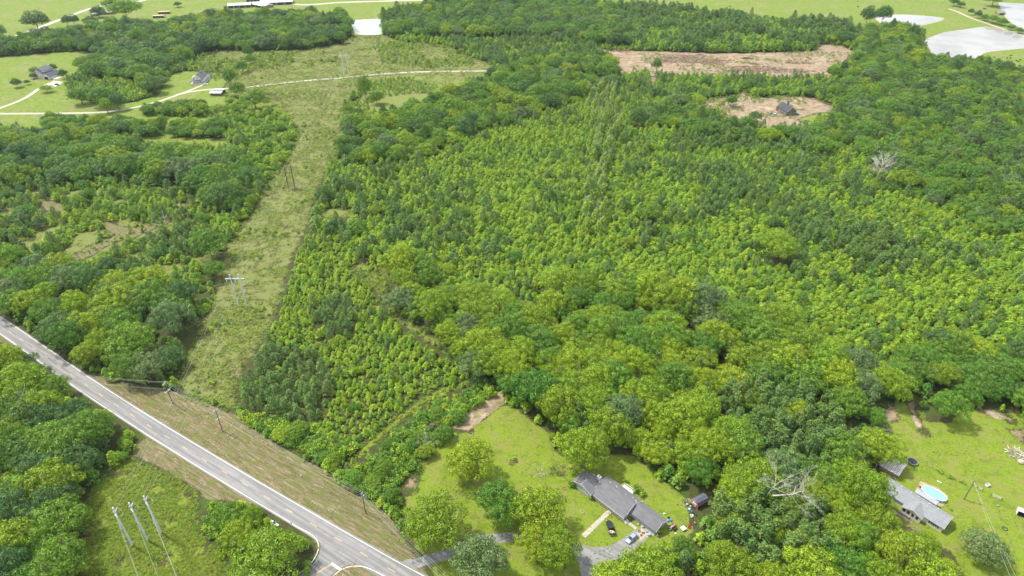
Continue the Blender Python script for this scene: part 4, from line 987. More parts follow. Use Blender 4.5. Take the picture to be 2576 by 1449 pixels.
def hides_open(x, y, h, r):
    """would this crown stand in front of ground the photo shows open (arrays)"""
    f = CAM_H / (CAM_H - h * .62); f2 = CAM_H / (CAM_H - h * .95)
    S = [(x * f, y * f), (x * f, y * f - r * .3), (x * f2, y * f2), (x * f - r * .6, y * f), (x * f + r * .6, y * f)]
    bad = np.zeros(x.shape, bool)
    for p_ in HOUSEP + [ROADP]:
        for sx, sy in S + [(x, y), (x - r * .8, y), (x + r * .8, y), (x, y - r * .5)]: bad |= inside(p_, sx, sy)
    need = np.where(r > 3, 2, 1)
    for p_ in OPENP:
        bad |= sum(inside(p_, sx, sy).astype(int) for sx, sy in S) >= need
    return bad
for si, (spc, lst) in enumerate(sorted(sp_classes.items())):
    X, Y, rs = scatter(spc, 900 + si)
    px, py, _ = proj(X, Y)
    zi = zone_of(px, py)
    ok = far_from_heroes(X, Y, 0 if spc < 7 else spc * .32)
    farm = vnoise(X, Y, 28, 33); bright = vnoise(X, Y, 45, 34)
    for code, (wts, _, (s0, s1)) in lst:
        if code == DEFAULT[0]: m = (zi < 0)
        else: m = np.isin(zi, [i for i, c in enumerate(codes_of) if c == code])
        m &= ok
        if code == 's': m &= farm > 0.30
        if code == 'Z': m &= vnoise(X, Y, 13, 77) > 0.33
        if code == 'o': m &= farm > 0.25
        if code == 'r': m &= vnoise(X, Y, 13, 78) > 0.66
        if code in 'S': m &= farm > 0.34
        idx = np.nonzero(m)[0]
        names = list(wts); w0 = np.array([wts[n] for n in names], float)
        cand = []
        for i in idx:
            w = w0.copy()
            for q, nme in enumerate(names):
                if 'pine' in nme: w[q] *= max(0.05, (farm[i] - 0.30) * 2.6) if code not in 'Pp' else 1
                if nme in ('youngdeep', 'oak', 'ash'): w[q] *= max(.1, 1.7 - bright[i] * 1.8)
            w /= w.sum(); sp = names[int(np.searchsorted(np.cumsum(w), rs.rand()))] if len(names) > 1 else names[0]
            s = s0 + (s1 - s0) * rs.rand() * (0.75 + .5 * bright[i])
            if sp in ('pecan', 'maple', 'oak', 'ash', 'holm', 'gold') and code in 'YZXzSs': pass
            if sp == 'young' and spc > 4.2 and code in 'BLNMFD': s *= .95
            where = DEFAULT[1] if zi[i] < 0 else FZ[zi[i]][1]
            cand.append((sp, X[i], Y[i], s, rs.rand() * 6.28, where))
        if not cand: continue
        cx = np.array([c[1] for c in cand]); cyy = np.array([c[2] for c in cand]); sc_ = np.array([c[3] for c in cand])
        r0 = np.array([DIM[c[0]][0] for c in cand]); h0 = np.array([DIM[c[0]][1] for c in cand])
        test = ((cyy < 420) & (code not in 'orsS')) | (r0 * sc_ > 3)
        bad = hides_open(cx, cyy, h0 * sc_, r0 * sc_) & test
        bad2 = hides_open(cx, cyy, h0 * sc_ * .6, r0 * sc_ * .6) | (r0 * sc_ < 3.2)
        for q, c in enumerate(cand):
            if not bad[q]: add_tree(*c)
            elif not bad2[q]: add_tree(c[0], c[1], c[2], c[3] * .6, c[4], c[5])
# far woods beyond the frame
for i in range(2600):
    rs_ = rh.random; y = 1180 + 2200 * rs_(); x = (rs_() - .5) * 2.2 * y
    if vnoise(np.array([x]), np.array([y]), 160, 9)[0] > .5: add_tree(rh.choice(['oak', 'ash', 'maple']), x, y, rh.uniform(.6, .95), rs_() * 6.28, '')
print('trees', len(TREES))

PCOL = {}
def proto_collection(species_list, tag):
    """prototypes for the instanced mass planting (never linked to the scene)"""
    c = bpy.data.collections.new('planting ' + tag); index = {}
    k = 0
    for sp in species_list:
        for v in range(len(PROTO[sp])):
            o = bpy.data.objects.new('%s_%03d' % ('proto', k), PROTO[sp][v][2]); c.objects.link(o)
            index.setdefault(sp, []).append(k); k += 1
    return c, index
def order_index(c):
    return sorted(range(len(c.objects)), key=lambda i: c.objects[i].name)
def mass(name, label, cat, pts, species_list):
    """pts: list of (species, x, y, z, scale vec, rot)"""
    c, index = proto_collection(species_list, name)
    # Collection Info sorts children by name: names were numbered to match
    names = sorted(o.name for o in c.objects); rank = {o.name: names.index(o.name) for o in c.objects}
    objs = list(c.objects)
    n = len(pts); rs = np.random.RandomState(len(name) * 7 + n)
    me = bpy.data.meshes.new(name); me.vertices.add(n)
    co = np.array([(p[1], p[2], p[3]) for p in pts], dtype=np.float32); me.vertices.foreach_set('co', co.ravel())
    idx = np.array([rank[objs[index[p[0]][rs.randint(len(index[p[0]]))]].name] for p in pts], dtype=np.int32)
    me.attributes.new('idx', 'INT', 'POINT').data.foreach_set('value', idx)
    me.attributes.new('rot', 'FLOAT_VECTOR', 'POINT').data.foreach_set('vector', np.array([(0, 0, p[5]) for p in pts], dtype=np.float32).ravel())
    me.attributes.new('scl', 'FLOAT_VECTOR', 'POINT').data.foreach_set('vector', np.array([p[4] for p in pts], dtype=np.float32).ravel())
    o = bpy.data.objects.new(name, me); COL.objects.link(o); setp(o, label, cat, kind='stuff')
    g = bpy.data.node_groups.new(name, 'GeometryNodeTree')
    g.interface.new_socket('Geometry', in_out='INPUT', socket_type='NodeSocketGeometry'); g.interface.new_socket('Geometry', in_out='OUTPUT', socket_type='NodeSocketGeometry')
    gi = g.nodes.new('NodeGroupInput'); go = g.nodes.new('NodeGroupOutput')
    ci = g.nodes.new('GeometryNodeCollectionInfo'); ci.inputs[0].default_value = c; ci.inputs['Separate Children'].default_value = True; ci.inputs['Reset Children'].default_value = True
    ip = g.nodes.new('GeometryNodeInstanceOnPoints'); ip.inputs['Pick Instance'].default_value = True
    def na(nm, t):
        x = g.nodes.new('GeometryNodeInputNamedAttribute'); x.data_type = t; x.inputs['Name'].default_value = nm; return x.outputs[0]
    g.links.new(gi.outputs[0], ip.inputs['Points']); g.links.new(ci.outputs[0], ip.inputs['Instance'])
    g.links.new(na('idx', 'INT'), ip.inputs['Instance Index'])
    e2r = g.nodes.new('FunctionNodeEulerToRotation'); g.links.new(na('rot', 'FLOAT_VECTOR'), e2r.inputs[0]); g.links.new(e2r.outputs[0], ip.inputs['Rotation'])
    g.links.new(na('scl', 'FLOAT_VECTOR'), ip.inputs['Scale']); g.links.new(ip.outputs[0], go.inputs[0])
    md = o.modifiers.new('planting', 'NODES'); md.node_group = g
    return o

# the 300 largest of each kind in the picture are single trees; the rest is planted as one mass
by = {}
for t in TREES:
    nm = KIND[t[0]]
    if nm == 'young_tree' and t[3] < 0.62: nm = 'sapling'
    by.setdefault(nm, []).append(t)
MASSL = {'broadleaf_tree': ('woodland', 'unbroken mass of further broadleaf trees filling the woods', 'woodland'), 'young_tree': ('plantation', 'dense even mass of young pointed trees filling the plantation', 'plantation'),
         'pine_tree': ('pine_stand', 'mass of grey green young pines mixed through the woods', 'pine stand'), 'shrub': ('undergrowth', 'tangled low bushes along the wood edges', 'undergrowth'),
         'sapling': ('sapling_stand', 'scattered mass of small saplings in rough ground', 'saplings'), 'poplar_tree': ('poplar_stand', 'further pale poplars', 'poplars')}
rj = random.Random(3)
LM = [('ranch house', 1560, 1260), ('black pickup', 1534, 1330), ('meadow', 1300, 1090), ('vine covered hedge', 1080, 1090), ('lone meadow tree', 1180, 1140), ('side road junction', 800, 1400), ('steel poles', 350, 1320), ('double armed utility poles', 490, 1030),
      ('steel pylon', 600, 735), ('timber pylon', 733, 450), ('grassy opening', 960, 720), ('small pine patch', 850, 800), ('roadside pine patch', 720, 980), ('woodland track', 260, 610), ('tall roadside clump', 280, 820), ('road at the left edge', 30, 840),
      ('cream house', 118, 197), ('white farmhouse', 498, 195), ('carport', 547, 228), ('farm road', 60, 90), ('brick house', 266, 30), ('tan roofed sheds', 405, 38), ('white roofed barns', 655, 10), ('small green pond', 925, 68), ('sapling field', 690, 150),
      ('lane bend', 470, 240), ('distant pylon', 870, 165), ('tall vine covered tree', 920, 195), ('grey domed tree', 975, 360), ('poplar line', 1510, 400), ('cleared land', 1800, 160), ('lone tree in the cleared land', 1650, 145), ('grey cabin', 1977, 283),
      ('large muddy pond', 2430, 115), ('narrow pond', 2310, 52), ('boathouse', 2514, 36), ('cattle pasture', 2520, 165), ('fan shaped dead tree', 2215, 395), ('leaning dead tree', 2390, 370), ('bare pine snag', 2455, 520), ('snag at the right edge', 2555, 690),
      ('wide lone pecan', 1400, 690), ('broad lone plantation tree', 1952, 600), ('shady hollow', 1780, 850), ('fallen tree', 1810, 900), ('bleached dead trees', 1950, 1180), ('pine grove', 1960, 1080), ('red garden shed', 1755, 1275), ('rusty roofed shed', 2255, 1165),
      ('mobile home', 2320, 1280), ('trampoline', 2295, 1162), ('brush heap', 2215, 1080), ('paddock tree', 2380, 1000), ('oval asphalt drive', 1500, 1400), ('middle hedgerow', 1250, 230), ('dome tree right of the poplars', 1640, 520), ('withered brown tree', 2465, 1350),
      ('bare branches', 88, 1010), ('drive entrance', 1060, 1410), ('lower left field', 420, 1400), ('bottom left corner', 60, 1400), ('left edge', 10, 1150), ('pine grove at the bottom', 1900, 1360)]
SHAPE = {'broadleaf_tree': ['rounded', 'broad', 'upright', 'lopsided', 'domed'], 'young_tree': ['pointed', 'slim', 'bushy', 'narrow', 'squat'], 'pine_tree': ['tapering', 'narrow', 'bushy', 'ragged'], 'shrub': ['mounded', 'tall', 'flat', 'ragged'], 'sapling': ['pointed', 'slim', 'bushy', 'narrow', 'squat'], 'poplar_tree': ['feathery', 'slender', 'ragged']}
TONE = {'pecan': 'yellow green', 'maple': 'mid green', 'gold': 'golden yellow', 'oak': 'dark green', 'holm': 'grey green', 'ash': 'dense green', 'young': 'bright green', 'youngdeep': 'deep green', 'ypine': 'grey green', 'tallpine': 'thin crowned', 'shrub': 'bright green', 'shrubdeep': 'deep green', 'withered': 'withered brown', 'poplar': 'pale lime'}
NOUN = {'broadleaf_tree': 'broadleaf tree', 'young_tree': 'young tree', 'pine_tree': 'pine', 'shrub': 'bush', 'sapling': 'sapling', 'poplar_tree': 'poplar'}
SZ = {'broadleaf_tree': (.55, .78), 'young_tree': (.95, 1.2), 'pine_tree': (.85, 1.15), 'shrub': (1.15, 1.4), 'sapling': (.4, .52), 'poplar_tree': (.7, .85)}
def describe(nm, sp, s, var, x, y):
    n_, lx, ly = min(LM, key=lambda l: math.hypot(l[1] - x, l[2] - y)); dx, dy = x - lx, y - ly; d = math.hypot(dx, dy)
    ang = math.degrees(math.atan2(-dy, dx)) % 360
    dr = ['right of', 'above right of', 'above', 'above left of', 'left of', 'below left of', 'below', 'below right of'][int((ang + 22.5) // 45) % 8]
    near = 'close ' if d < 45 else ('' if d < 105 else 'well ')
    a, b = SZ[nm]; size = 'small' if s < a else ('medium' if s < b else 'large')
    lb = '%s %s %s %s %s%s the %s' % (size, SHAPE[nm][var], TONE[sp], NOUN[nm], near, dr, n_)
    w = lb.split()
    if len(w) > 16: lb = ' '.join(w[:1] + w[2:])
    return lb, '%ss %s the %s' % (NOUN[nm] if nm != 'shrub' else 'bushe', 'near', n_)
for nm, lst in by.items():
    arr = np.array([(t[1], t[2], DIM[t[0]][1] * t[3]) for t in lst]); R0 = np.array([DIM[t[0]][0] * t[3] for t in lst])
    px, py, dep = proj(arr[:, 0], arr[:, 1], arr[:, 2] * .6)
    vis = (px > -10) & (px < 2586) & (py > -10) & (py < 1465)
    size = np.where(vis, R0 / dep, -1)
    order = np.argsort(-size); top = [i for i in order[:290] if size[i] > 0]
    tops = set(top); todo = []
    for i in top:
        sp, x, y, s, rot, where = lst[i]
        k_ = rj.randrange(20); lb, gr = describe(nm, sp, s, k_ % len(PROTO[sp]), px[i], py[i])
        todo.append([lb, gr, px[i], (sp, k_, x, y, (s, s, s * rj.uniform(.85, 1.12)), rot)])
    SETS = {}
    for q in todo: SETS.setdefault(q[0], []).append(q)
    for lb, qs in SETS.items():
        if 1 < len(qs) <= 3:
            for q, wd in zip(sorted(qs, key=lambda q: q[2]), ('left', 'right') if len(qs) == 2 else ('left', 'middle', 'right')):
                if len(q[0].split()) <= 14: q[0] = q[0] + ', %s one' % wd
    for lb, gr, _, ar in todo: make_tree(*ar, lb, gr, nm)
    # (s, s, s * rj.uniform(.85, 1.12)), rot, lb, gr, nm)
    rest = [(t[0], t[1], t[2], 0.0, (t[3] * rj.uniform(.85, 1.2), t[3] * rj.uniform(.85, 1.2), t[3] * rj.uniform(.72, 1.12)), t[4]) for i, t in enumerate(lst) if i not in tops]
    if rest:
        sps = sorted(set(t[0] for t in rest)); a, b, c = MASSL[nm]; mass(a, b, c, rest, sps)
    print(nm, len(lst), len(top), len(rest))

# ------------------------------------------------------------ weeds, tufts and dead stalks
def tufts(name, label, cat, zone_keys, spacing, spw, srange, thr=0.0, seed=1, nsc=6, ymax=1020, smallfar=True):
    pts = []
    for zk in zone_keys:
        poly = WZ[zk] if isinstance(zk, str) else zk
        xs = [p[0] for p in poly]; ys = [p[1] for p in poly]
        rs = np.random.RandomState(seed + len(pts) % 97)
        gx = np.arange(min(xs), max(xs), spacing); gy_ = np.arange(min(ys), min(max(ys), ymax), spacing)
        if not len(gx) or not len(gy_): continue
        X, Y = np.meshgrid(gx, gy_); X = X + rs.uniform(-.5, .5, X.shape) * spacing; Y = Y + rs.uniform(-.5, .5, Y.shape) * spacing
        X = X.ravel(); Y = Y.ravel()
        m = inside(poly, X, Y) & ((vnoise(X, Y, nsc, seed) + .5 * vnoise(X, Y, nsc / 3, seed + 1)) / 1.5 > thr) & (np.abs(X) < Y * .86 + 40) & (rs.rand(len(X)) < np.clip((1020 - Y) / 620, 0, 1))
        m &= ~inside(offset(edgeN, -.8) + offset(edgeN, 7.6)[::-1], X, Y) & ~inside(sideL + sideR, X, Y)
        if zk == 'roadside': m &= ~inside(PP([(1000, 1449), (1010, 1415), (1140, 1380), (1290, 1330), (1290, 1370), (1150, 1415), (1080, 1449)]), X, Y)
        X = X[m]; Y = Y[m]
        names = list(spw); w = np.array([spw[k] for k in names], float); w = np.cumsum(w / w.sum())
        for x, y in zip(X, Y):
            s = rs.uniform(*srange); pts.append((names[min(int(np.searchsorted(w, rs.rand())), len(names) - 1)], x, y, 0.0, (s, s, s * rs.uniform(.7, 1.2)), rs.rand() * 6.28))
    print(name, len(pts)); 
    if pts: mass(name, label, cat, pts, sorted(set(p[0] for p in pts)))
tufts('weeds', 'yellow green weeds and briars in the power line corridor', 'weeds', ['row', 'opening', 'strip', 'gap'], 1.2, {'weed': 8, 'weeddeep': 1, 'stalk': 1}, (.5, 1.5), 0.46, 21, 9)
tufts('dead_stalks', 'grey brown dead stalks standing in the corridor', 'dead grass', ['row', 'opening'], 1.4, {'stalk': 1}, (.5, 1.2), 0.56, 22, 7)
tufts('field_weeds', 'bright weeds covering the field at the lower left', 'weeds', ['field'], 0.60, {'weed': 12, 'weeddeep': 1, 'stalk': 1}, (.4, 1.3), 0.30, 23, 5)
tufts('verge_grass', 'short tufts of grass on the mown road verge', 'grass', ['roadside'], 1.0, {'weed': 3, 'stalk': 4}, (.25, .6), 0.45, 24, 5)
tufts('lawn_tufts', 'small grass tufts on lawn and meadow', 'grass', ['meadow', 'under', 'paddock', 'yard'], 1.25, {'weed': 5, 'stalk': 1}, (.25, .55), 0.5, 25, 6)
tufts('clearing_scrub', 'scattered scrub and regrowth on the cleared land', 'scrub', ['cut', 'site'], 2.6, {'weeddeep': 3, 'weed': 3, 'stalk': 4}, (1.5, 3.4), 0.55, 27, 16)
tufts('brush_cover', 'kudzu and brush spreading over the left of the corridor', 'brush', [PP([(560, 230), (640, 290), (700, 285), (760, 330), (740, 380), (690, 440), (640, 430), (600, 330)])], 1.8, {'weed': 4, 'weeddeep': 3}, (1.2, 2.6), 0.3, 26, 8, ymax=640)
# ------------------------------------------------------------ building materials
M_SHINGLE = surf('grey shingles', (0.150, 0.148, 0.158), 0.9, var=0.16, scale=1.3, col2=(0.112, 0.110, 0.118), bump=0.5, bscale=9, stretch=(.35, 1.6, 1))
M_SHINGLE2 = surf('pale weathered shingles', (0.225, 0.235, 0.245), 0.9, var=0.12, scale=1.2, col2=(0.190, 0.197, 0.207), bump=0.4, bscale=6)
M_SHINGLED = surf('charcoal shingles', (0.060, 0.062, 0.072), 0.9, var=0.1, scale=0.8, bump=0.3)
M_SHINGLEB = surf('blue grey shingles', (0.095, 0.10, 0.13), 0.9, var=0.1, scale=0.8, bump=0.3)
M_SIDING = surf('pale blue grey siding', (0.40, 0.45, 0.49), 0.7, var=0.05, scale=0.7)
M_CREAM = surf('cream siding', (0.62, 0.58, 0.49), 0.7, var=0.05, scale=0.7)
M_WHITE = surf('white painted trim', (0.74, 0.73, 0.70), 0.6, var=0.06, scale=1.0)
M_GREYS = surf('grey house wrap', (0.135, 0.14, 0.13), 0.85, var=0.1, scale=0.8)
M_BRICK = surf('red brick', (0.27, 0.115, 0.08), 0.9, var=0.15, scale=5, bump=0.3)
M_BRICKP = surf('pale brick', (0.33, 0.25, 0.20), 0.9, var=0.15, scale=5, bump=0.3)
M_GLASS = surf('window glass', (0.03, 0.035, 0.04), 0.12, var=0.05, spec=0.7)
M_SHUT = surf('black shutter', (0.02, 0.02, 0.023), 0.6, var=0.05)
M_METAL = surf('white metal roofing', (0.60, 0.62, 0.65), 0.35, 0.3, var=0.06, scale=0.4)
M_GALV = surf('galvanised steel', (0.42, 0.43, 0.45), 0.45, 0.6, var=0.08, scale=2)
M_RUST = surf('rusted metal', (0.38, 0.13, 0.08), 0.8, var=0.2, scale=1.5, col2=(0.24, 0.075, 0.05))
M_TANROOF = surf('tan metal roof', (0.58, 0.40, 0.30), 0.6, var=0.08, scale=0.5)
M_WOOD = surf('weathered timber', (0.30, 0.235, 0.17), 0.9, var=0.15, scale=2)
M_DECK = surf('deck boards', (0.42, 0.33, 0.22), 0.85, var=0.15, scale=2)
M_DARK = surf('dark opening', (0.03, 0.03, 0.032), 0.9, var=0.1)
M_CHIM = surf('chimney paint', (0.55, 0.56, 0.54), 0.8, var=0.1, scale=2)
M_STEELP = surf('pale steel pole', (0.60, 0.62, 0.67), 0.55, 0.1, var=0.08, scale=1.2)
M_WOODP = surf('dark treated pole', (0.115, 0.095, 0.08), 0.9, var=0.15, scale=1.5)
M_GPOLE = surf('green grey treated pole', (0.13, 0.16, 0.13), 0.9, var=0.15, scale=1.5)
M_PORC = surf('porcelain insulator', (0.62, 0.62, 0.64), 0.3, var=0.03)
M_WIRE = surf('aluminium conductor', (0.50, 0.51, 0.52), 0.45, 0.3, var=0.03)
M_WIREG = surf('fence wire', (0.22, 0.22, 0.21), 0.7, var=0.03)

def roof_prof(y0, y1, ze0, ze1, yr, zr, t=0.18):
    return [(y0, ze0), (yr, zr), (y1, ze1), (y1, ze1 - t), (yr, zr - t), (y0, ze0 - t)]
def gable(root, x0, x1, y0, y1, zw, yr, zr, mroof, mwall, axis='x', over=0.45, base=None, name='roof', ze=None):
    """walls with gable ends plus an overhanging roof; ridge along axis"""
    mb = MB(); mb.extrude([(y0, -0.1), (y1, -0.1), (y1, zw), (yr, zr - 0.22), (y0, zw)], x0, x1, axis); w = mb.build('wall', mwall, root)
    s0 = (zr - zw) / max(yr - y0, .1); s1 = (zr - zw) / max(y1 - yr, .1)
    mb = MB(); mb.extrude(roof_prof(y0 - over, y1 + over, zw - s0 * over, zw - s1 * over, yr, zr), x0 - over, x1 + over, axis); r = mb.build(name, mroof, root)
    mb = MB()
    for xe in (x0 - over - .04, x1 + over - .0):
        mb.extrude([(y0 - over - .02, zw - s0 * over - .02), (yr, zr - .02), (y1 + over + .02, zw - s1 * over - .02), (y1 + over + .02, zw - s1 * over - .24), (yr, zr - .26), (y0 - over - .02, zw - s0 * over - .24)], xe, xe + .05, axis)
    mb.build('fascia', M_WHITE, r)
    return w, r
def window(root, x, y, z, w, h, face, panes=2, mframe=None, shutters=None):
    """face: one of '+x','-x','+y','-y'; x,y on the wall plane"""
    n = {'+x': (1, 0), '-x': (-1, 0), '+y': (0, 1), '-y': (0, -1)}[face]
    def bx(mb, du, dz, su, sz, out, th):
        c = (x + n[0] * out + (du if n[0] == 0 else 0), y + n[1] * out + (du if n[1] == 0 else 0), z + dz)
        d = (su if n[0] == 0 else th, su if n[1] == 0 else th, sz)
        mb.box(c, d)
    fr = mframe or M_WHITE
    mb = MB()
    for s_ in (-1, 1): bx(mb, s_ * (w / 2 + .04), 0, .09, h + .18, .03, .09)
    for s_ in (-1, 1): bx(mb, 0, s_ * (h / 2 + .04), w, .09, .03, .09)
    bx(mb, 0, 0, w, .05, .04, .05)
    o = mb.build('window', fr, root)
    mb = MB(); bx(mb, 0, 0, w, h, .012, .02); mb.build('pane', M_GLASS, o)
    if shutters:
        mb = MB()
        for s_ in (-1, 1): bx(mb, s_ * (w / 2 + .30), 0, .38, h + .1, .035, .05)
        mb.build('shutter', shutters, o)
    return o
def vent(root, x, y, z, r=.11, h=.35, mat=None):
    mb = MB(); mb.tube((x, y, z - .25), (x, y, z + h * .6), r * .7, n=8); mb.tube((x, y, z + h * .6), (x, y, z + h), r * 1.3, r * .9, n=8)
    mb.build('roof_vent', mat or M_WHITE, root)

# ---- ranch house: local x along the ridge, local y towards the front (south west)
def rframe(origin, ang):
    return origin, ang
def house_ranch():
    root = thing('ranch_house', 'long grey roofed ranch house with front porch beside the oval drive', 'house', (34.6, 157.7, 0), R_(-46.3))
    # local frame: +x along the back eave; front is -y here
    Y = lambda v: -v
    gable(root, 0.4, 14.2, Y(8.2), Y(0.4), 2.75, Y(4.3), 4.75, M_SHINGLE, M_SIDING, over=0.4)
    # porch: front roof carried past the wall
    mb = MB(); z0 = 2.72; mb.extrude([(Y(8.0), 2.62 + .18), (Y(10.1), 2.28), (Y(10.1), 2.12), (Y(8.0), 2.62)], 0.9, 14.6, 'x'); pr = mb.build('porch_roof', M_SHINGLE, root)
    mb = MB(); mb.box((7.8, Y(10.12), 2.14), (13.7, .06, .2)); mb.build('porch_fascia', M_WHITE, pr)
    mb = MB(); mb.poly([(1.2, Y(9.9)), (14.3, Y(9.9)), (14.3, Y(8.2)), (1.2, Y(8.2))], 0.0, 0.42); pf = mb.build('porch_floor', M_BRICK, root)
    mb = MB(); mb.poly([(1.25, Y(9.8)), (14.25, Y(9.8)), (14.25, Y(8.25)), (1.25, Y(8.25))], 0.40, 0.47); mb.build('porch_deck', M_CHIM, pf)
    for i in range(7):
        x = 1.3 + i * 2.16; mb = MB(); mb.box((x, Y(9.75), 1.3), (.14, .14, 1.72)); mb.build('porch_post', M_WHITE, root)
    for i in range(6):
        if i == 3: continue
        x = 1.3 + i * 2.16; mb = MB(); mb.box((x + 1.08, Y(9.75), 1.32), (2.0, .06, .07)); mb.box((x + 1.08, Y(9.75), .62), (2.0, .05, .06))
        for k in range(9): mb.box((x + .2 + k * .22, Y(9.75), .97), (.04, .04, .66))
        mb.build('railing', M_WHITE, root)
    for k in range(3):
        mb = MB(); mb.box((8.85, Y(10.1 + .3 * k), .35 - .13 * k), (1.5, .32, .13)); mb.build('step', M_CONC, root)
    mb = MB()
    for k in range(4): mb.box((14.9 + .28 * k, Y(9.4), .42 - .11 * k), (.28, 1.1, .1))
    mb.build('side_steps', M_WHITE, root)
    mb = MB()
    for s_ in (-.6, .6):
        mb.tube((14.6, Y(9.4) + s_, 1.35), (15.9, Y(9.4) + s_, .95), .05); mb.tube((15.9, Y(9.4) + s_, 0), (15.9, Y(9.4) + s_, .95), .05)
        for k in range(4): mb.tube((14.8 + .28 * k, Y(9.4) + s_, .2), (14.8 + .28 * k, Y(9.4) + s_, 1.25 - .08 * k), .03)
    mb.build('stair_railing', M_WHITE, root)
    # right wing, lower
    gable(root, 14.3, 24.9, Y(6.2), Y(0.5), 2.55, Y(3.5), 4.25, M_SHINGLE, M_SIDING, over=0.45)
    mb = MB(); mb.box((24.62, Y(5.9), 1.15), (.3, .5, 2.5)); mb.build('corner_post', M_WHITE, root)
    # left wing, gable to the front
    gable(root, Y(10.6), Y(4.9), -7.4, 0.7, 2.75, -3.35, 4.55, M_SHINGLE, M_SIDING, axis='y', over=0.4)
    mb = MB(); mb.box((-3.4, Y(10.68), .12), (8.2, .1, .5)); mb.build('brick_base', M_BRICKP, root)
    mb = MB(); mb.extrude([(-7.3, 2.78), (0.6, 2.78), (-3.35, 4.3)], Y(10.66), Y(10.60), 'y'); mb.build('gable_trim', M_WHITE, root)
    window(root, -5.2, Y(10.6), 1.6, .8, 1.0, '-y'); window(root, -1.1, Y(10.6), 1.6, .8, 1.0, '-y')
    window(root, 24.9, Y(3.2), 1.6, .9, 1.2, '+x')
    for x in (2.6, 5.6, 11.6): window(root, x, Y(8.2), 1.6, 1.0, 1.2, '-y')
    mb = MB(); mb.box((8.8, Y(8.22), 1.5), (1.0, .08, 2.1)); d = mb.build('door', M_WHITE, root)
    mb = MB(); mb.sphere((9.2, Y(8.3), 1.4), .05); mb.build('door_handle', M_GALV, d)
    mb = MB(); mb.box((-1.0, Y(4.4), 2.6), (1.3, .9, 5.2)); mb.box((-1.0, Y(4.4), 5.25), (1.45, 1.05, .14)); c = mb.build('chimney', M_CHIM, root)
    mb = MB(); mb.box((-1.0, Y(4.4), 5.36), (.6, .35, .16)); mb.build('chimney_flue', M_DARK, c)
    for x, v, z in ((2.9, 3.1, 4.2), (5.9, 3.0, 4.2), (5.3, 2.6, 4.0), (10.0, 3.2, 4.3), (12.2, 2.2, 3.8), (14.3, 3.1, 4.1), (13.6, 2.4, 3.8), (-4.2, 7.6, 4.0), (-5.6, 5.6, 3.7)):
        vent(root, x, Y(v), z)
    mb = MB(); mb.sphere((15.3, Y(1.0), 3.55), .35, sc=(1, .35, 1)); mb.tube((15.3, Y(1.0), 2.8), (15.3, Y(1.0), 3.4), .03); mb.build('satellite_dish', M_CHIM, root)
    # back deck with stairs
    mb = MB(); mb.poly([(5.2, .2), (9.6, .2), (9.6, 2.6), (5.2, 2.6)], 0.35, 0.5); dk = mb.build('back_deck', M_WHITE, root)
    mb = MB()
    for x in np.linspace(5.2, 9.6, 12): mb.tube((x, 2.6, .5), (x, 2.6, 1.45), .035)
    mb.box((7.4, 2.6, 1.45), (4.5, .07, .07)); mb.box((5.2, 1.4, 1.45), (.07, 2.4, .07)); mb.box((9.6, 1.4, 1.45), (.07, 2.4, .07)); mb.build('deck_railing', M_WHITE, dk)
    return root
house_ranch()

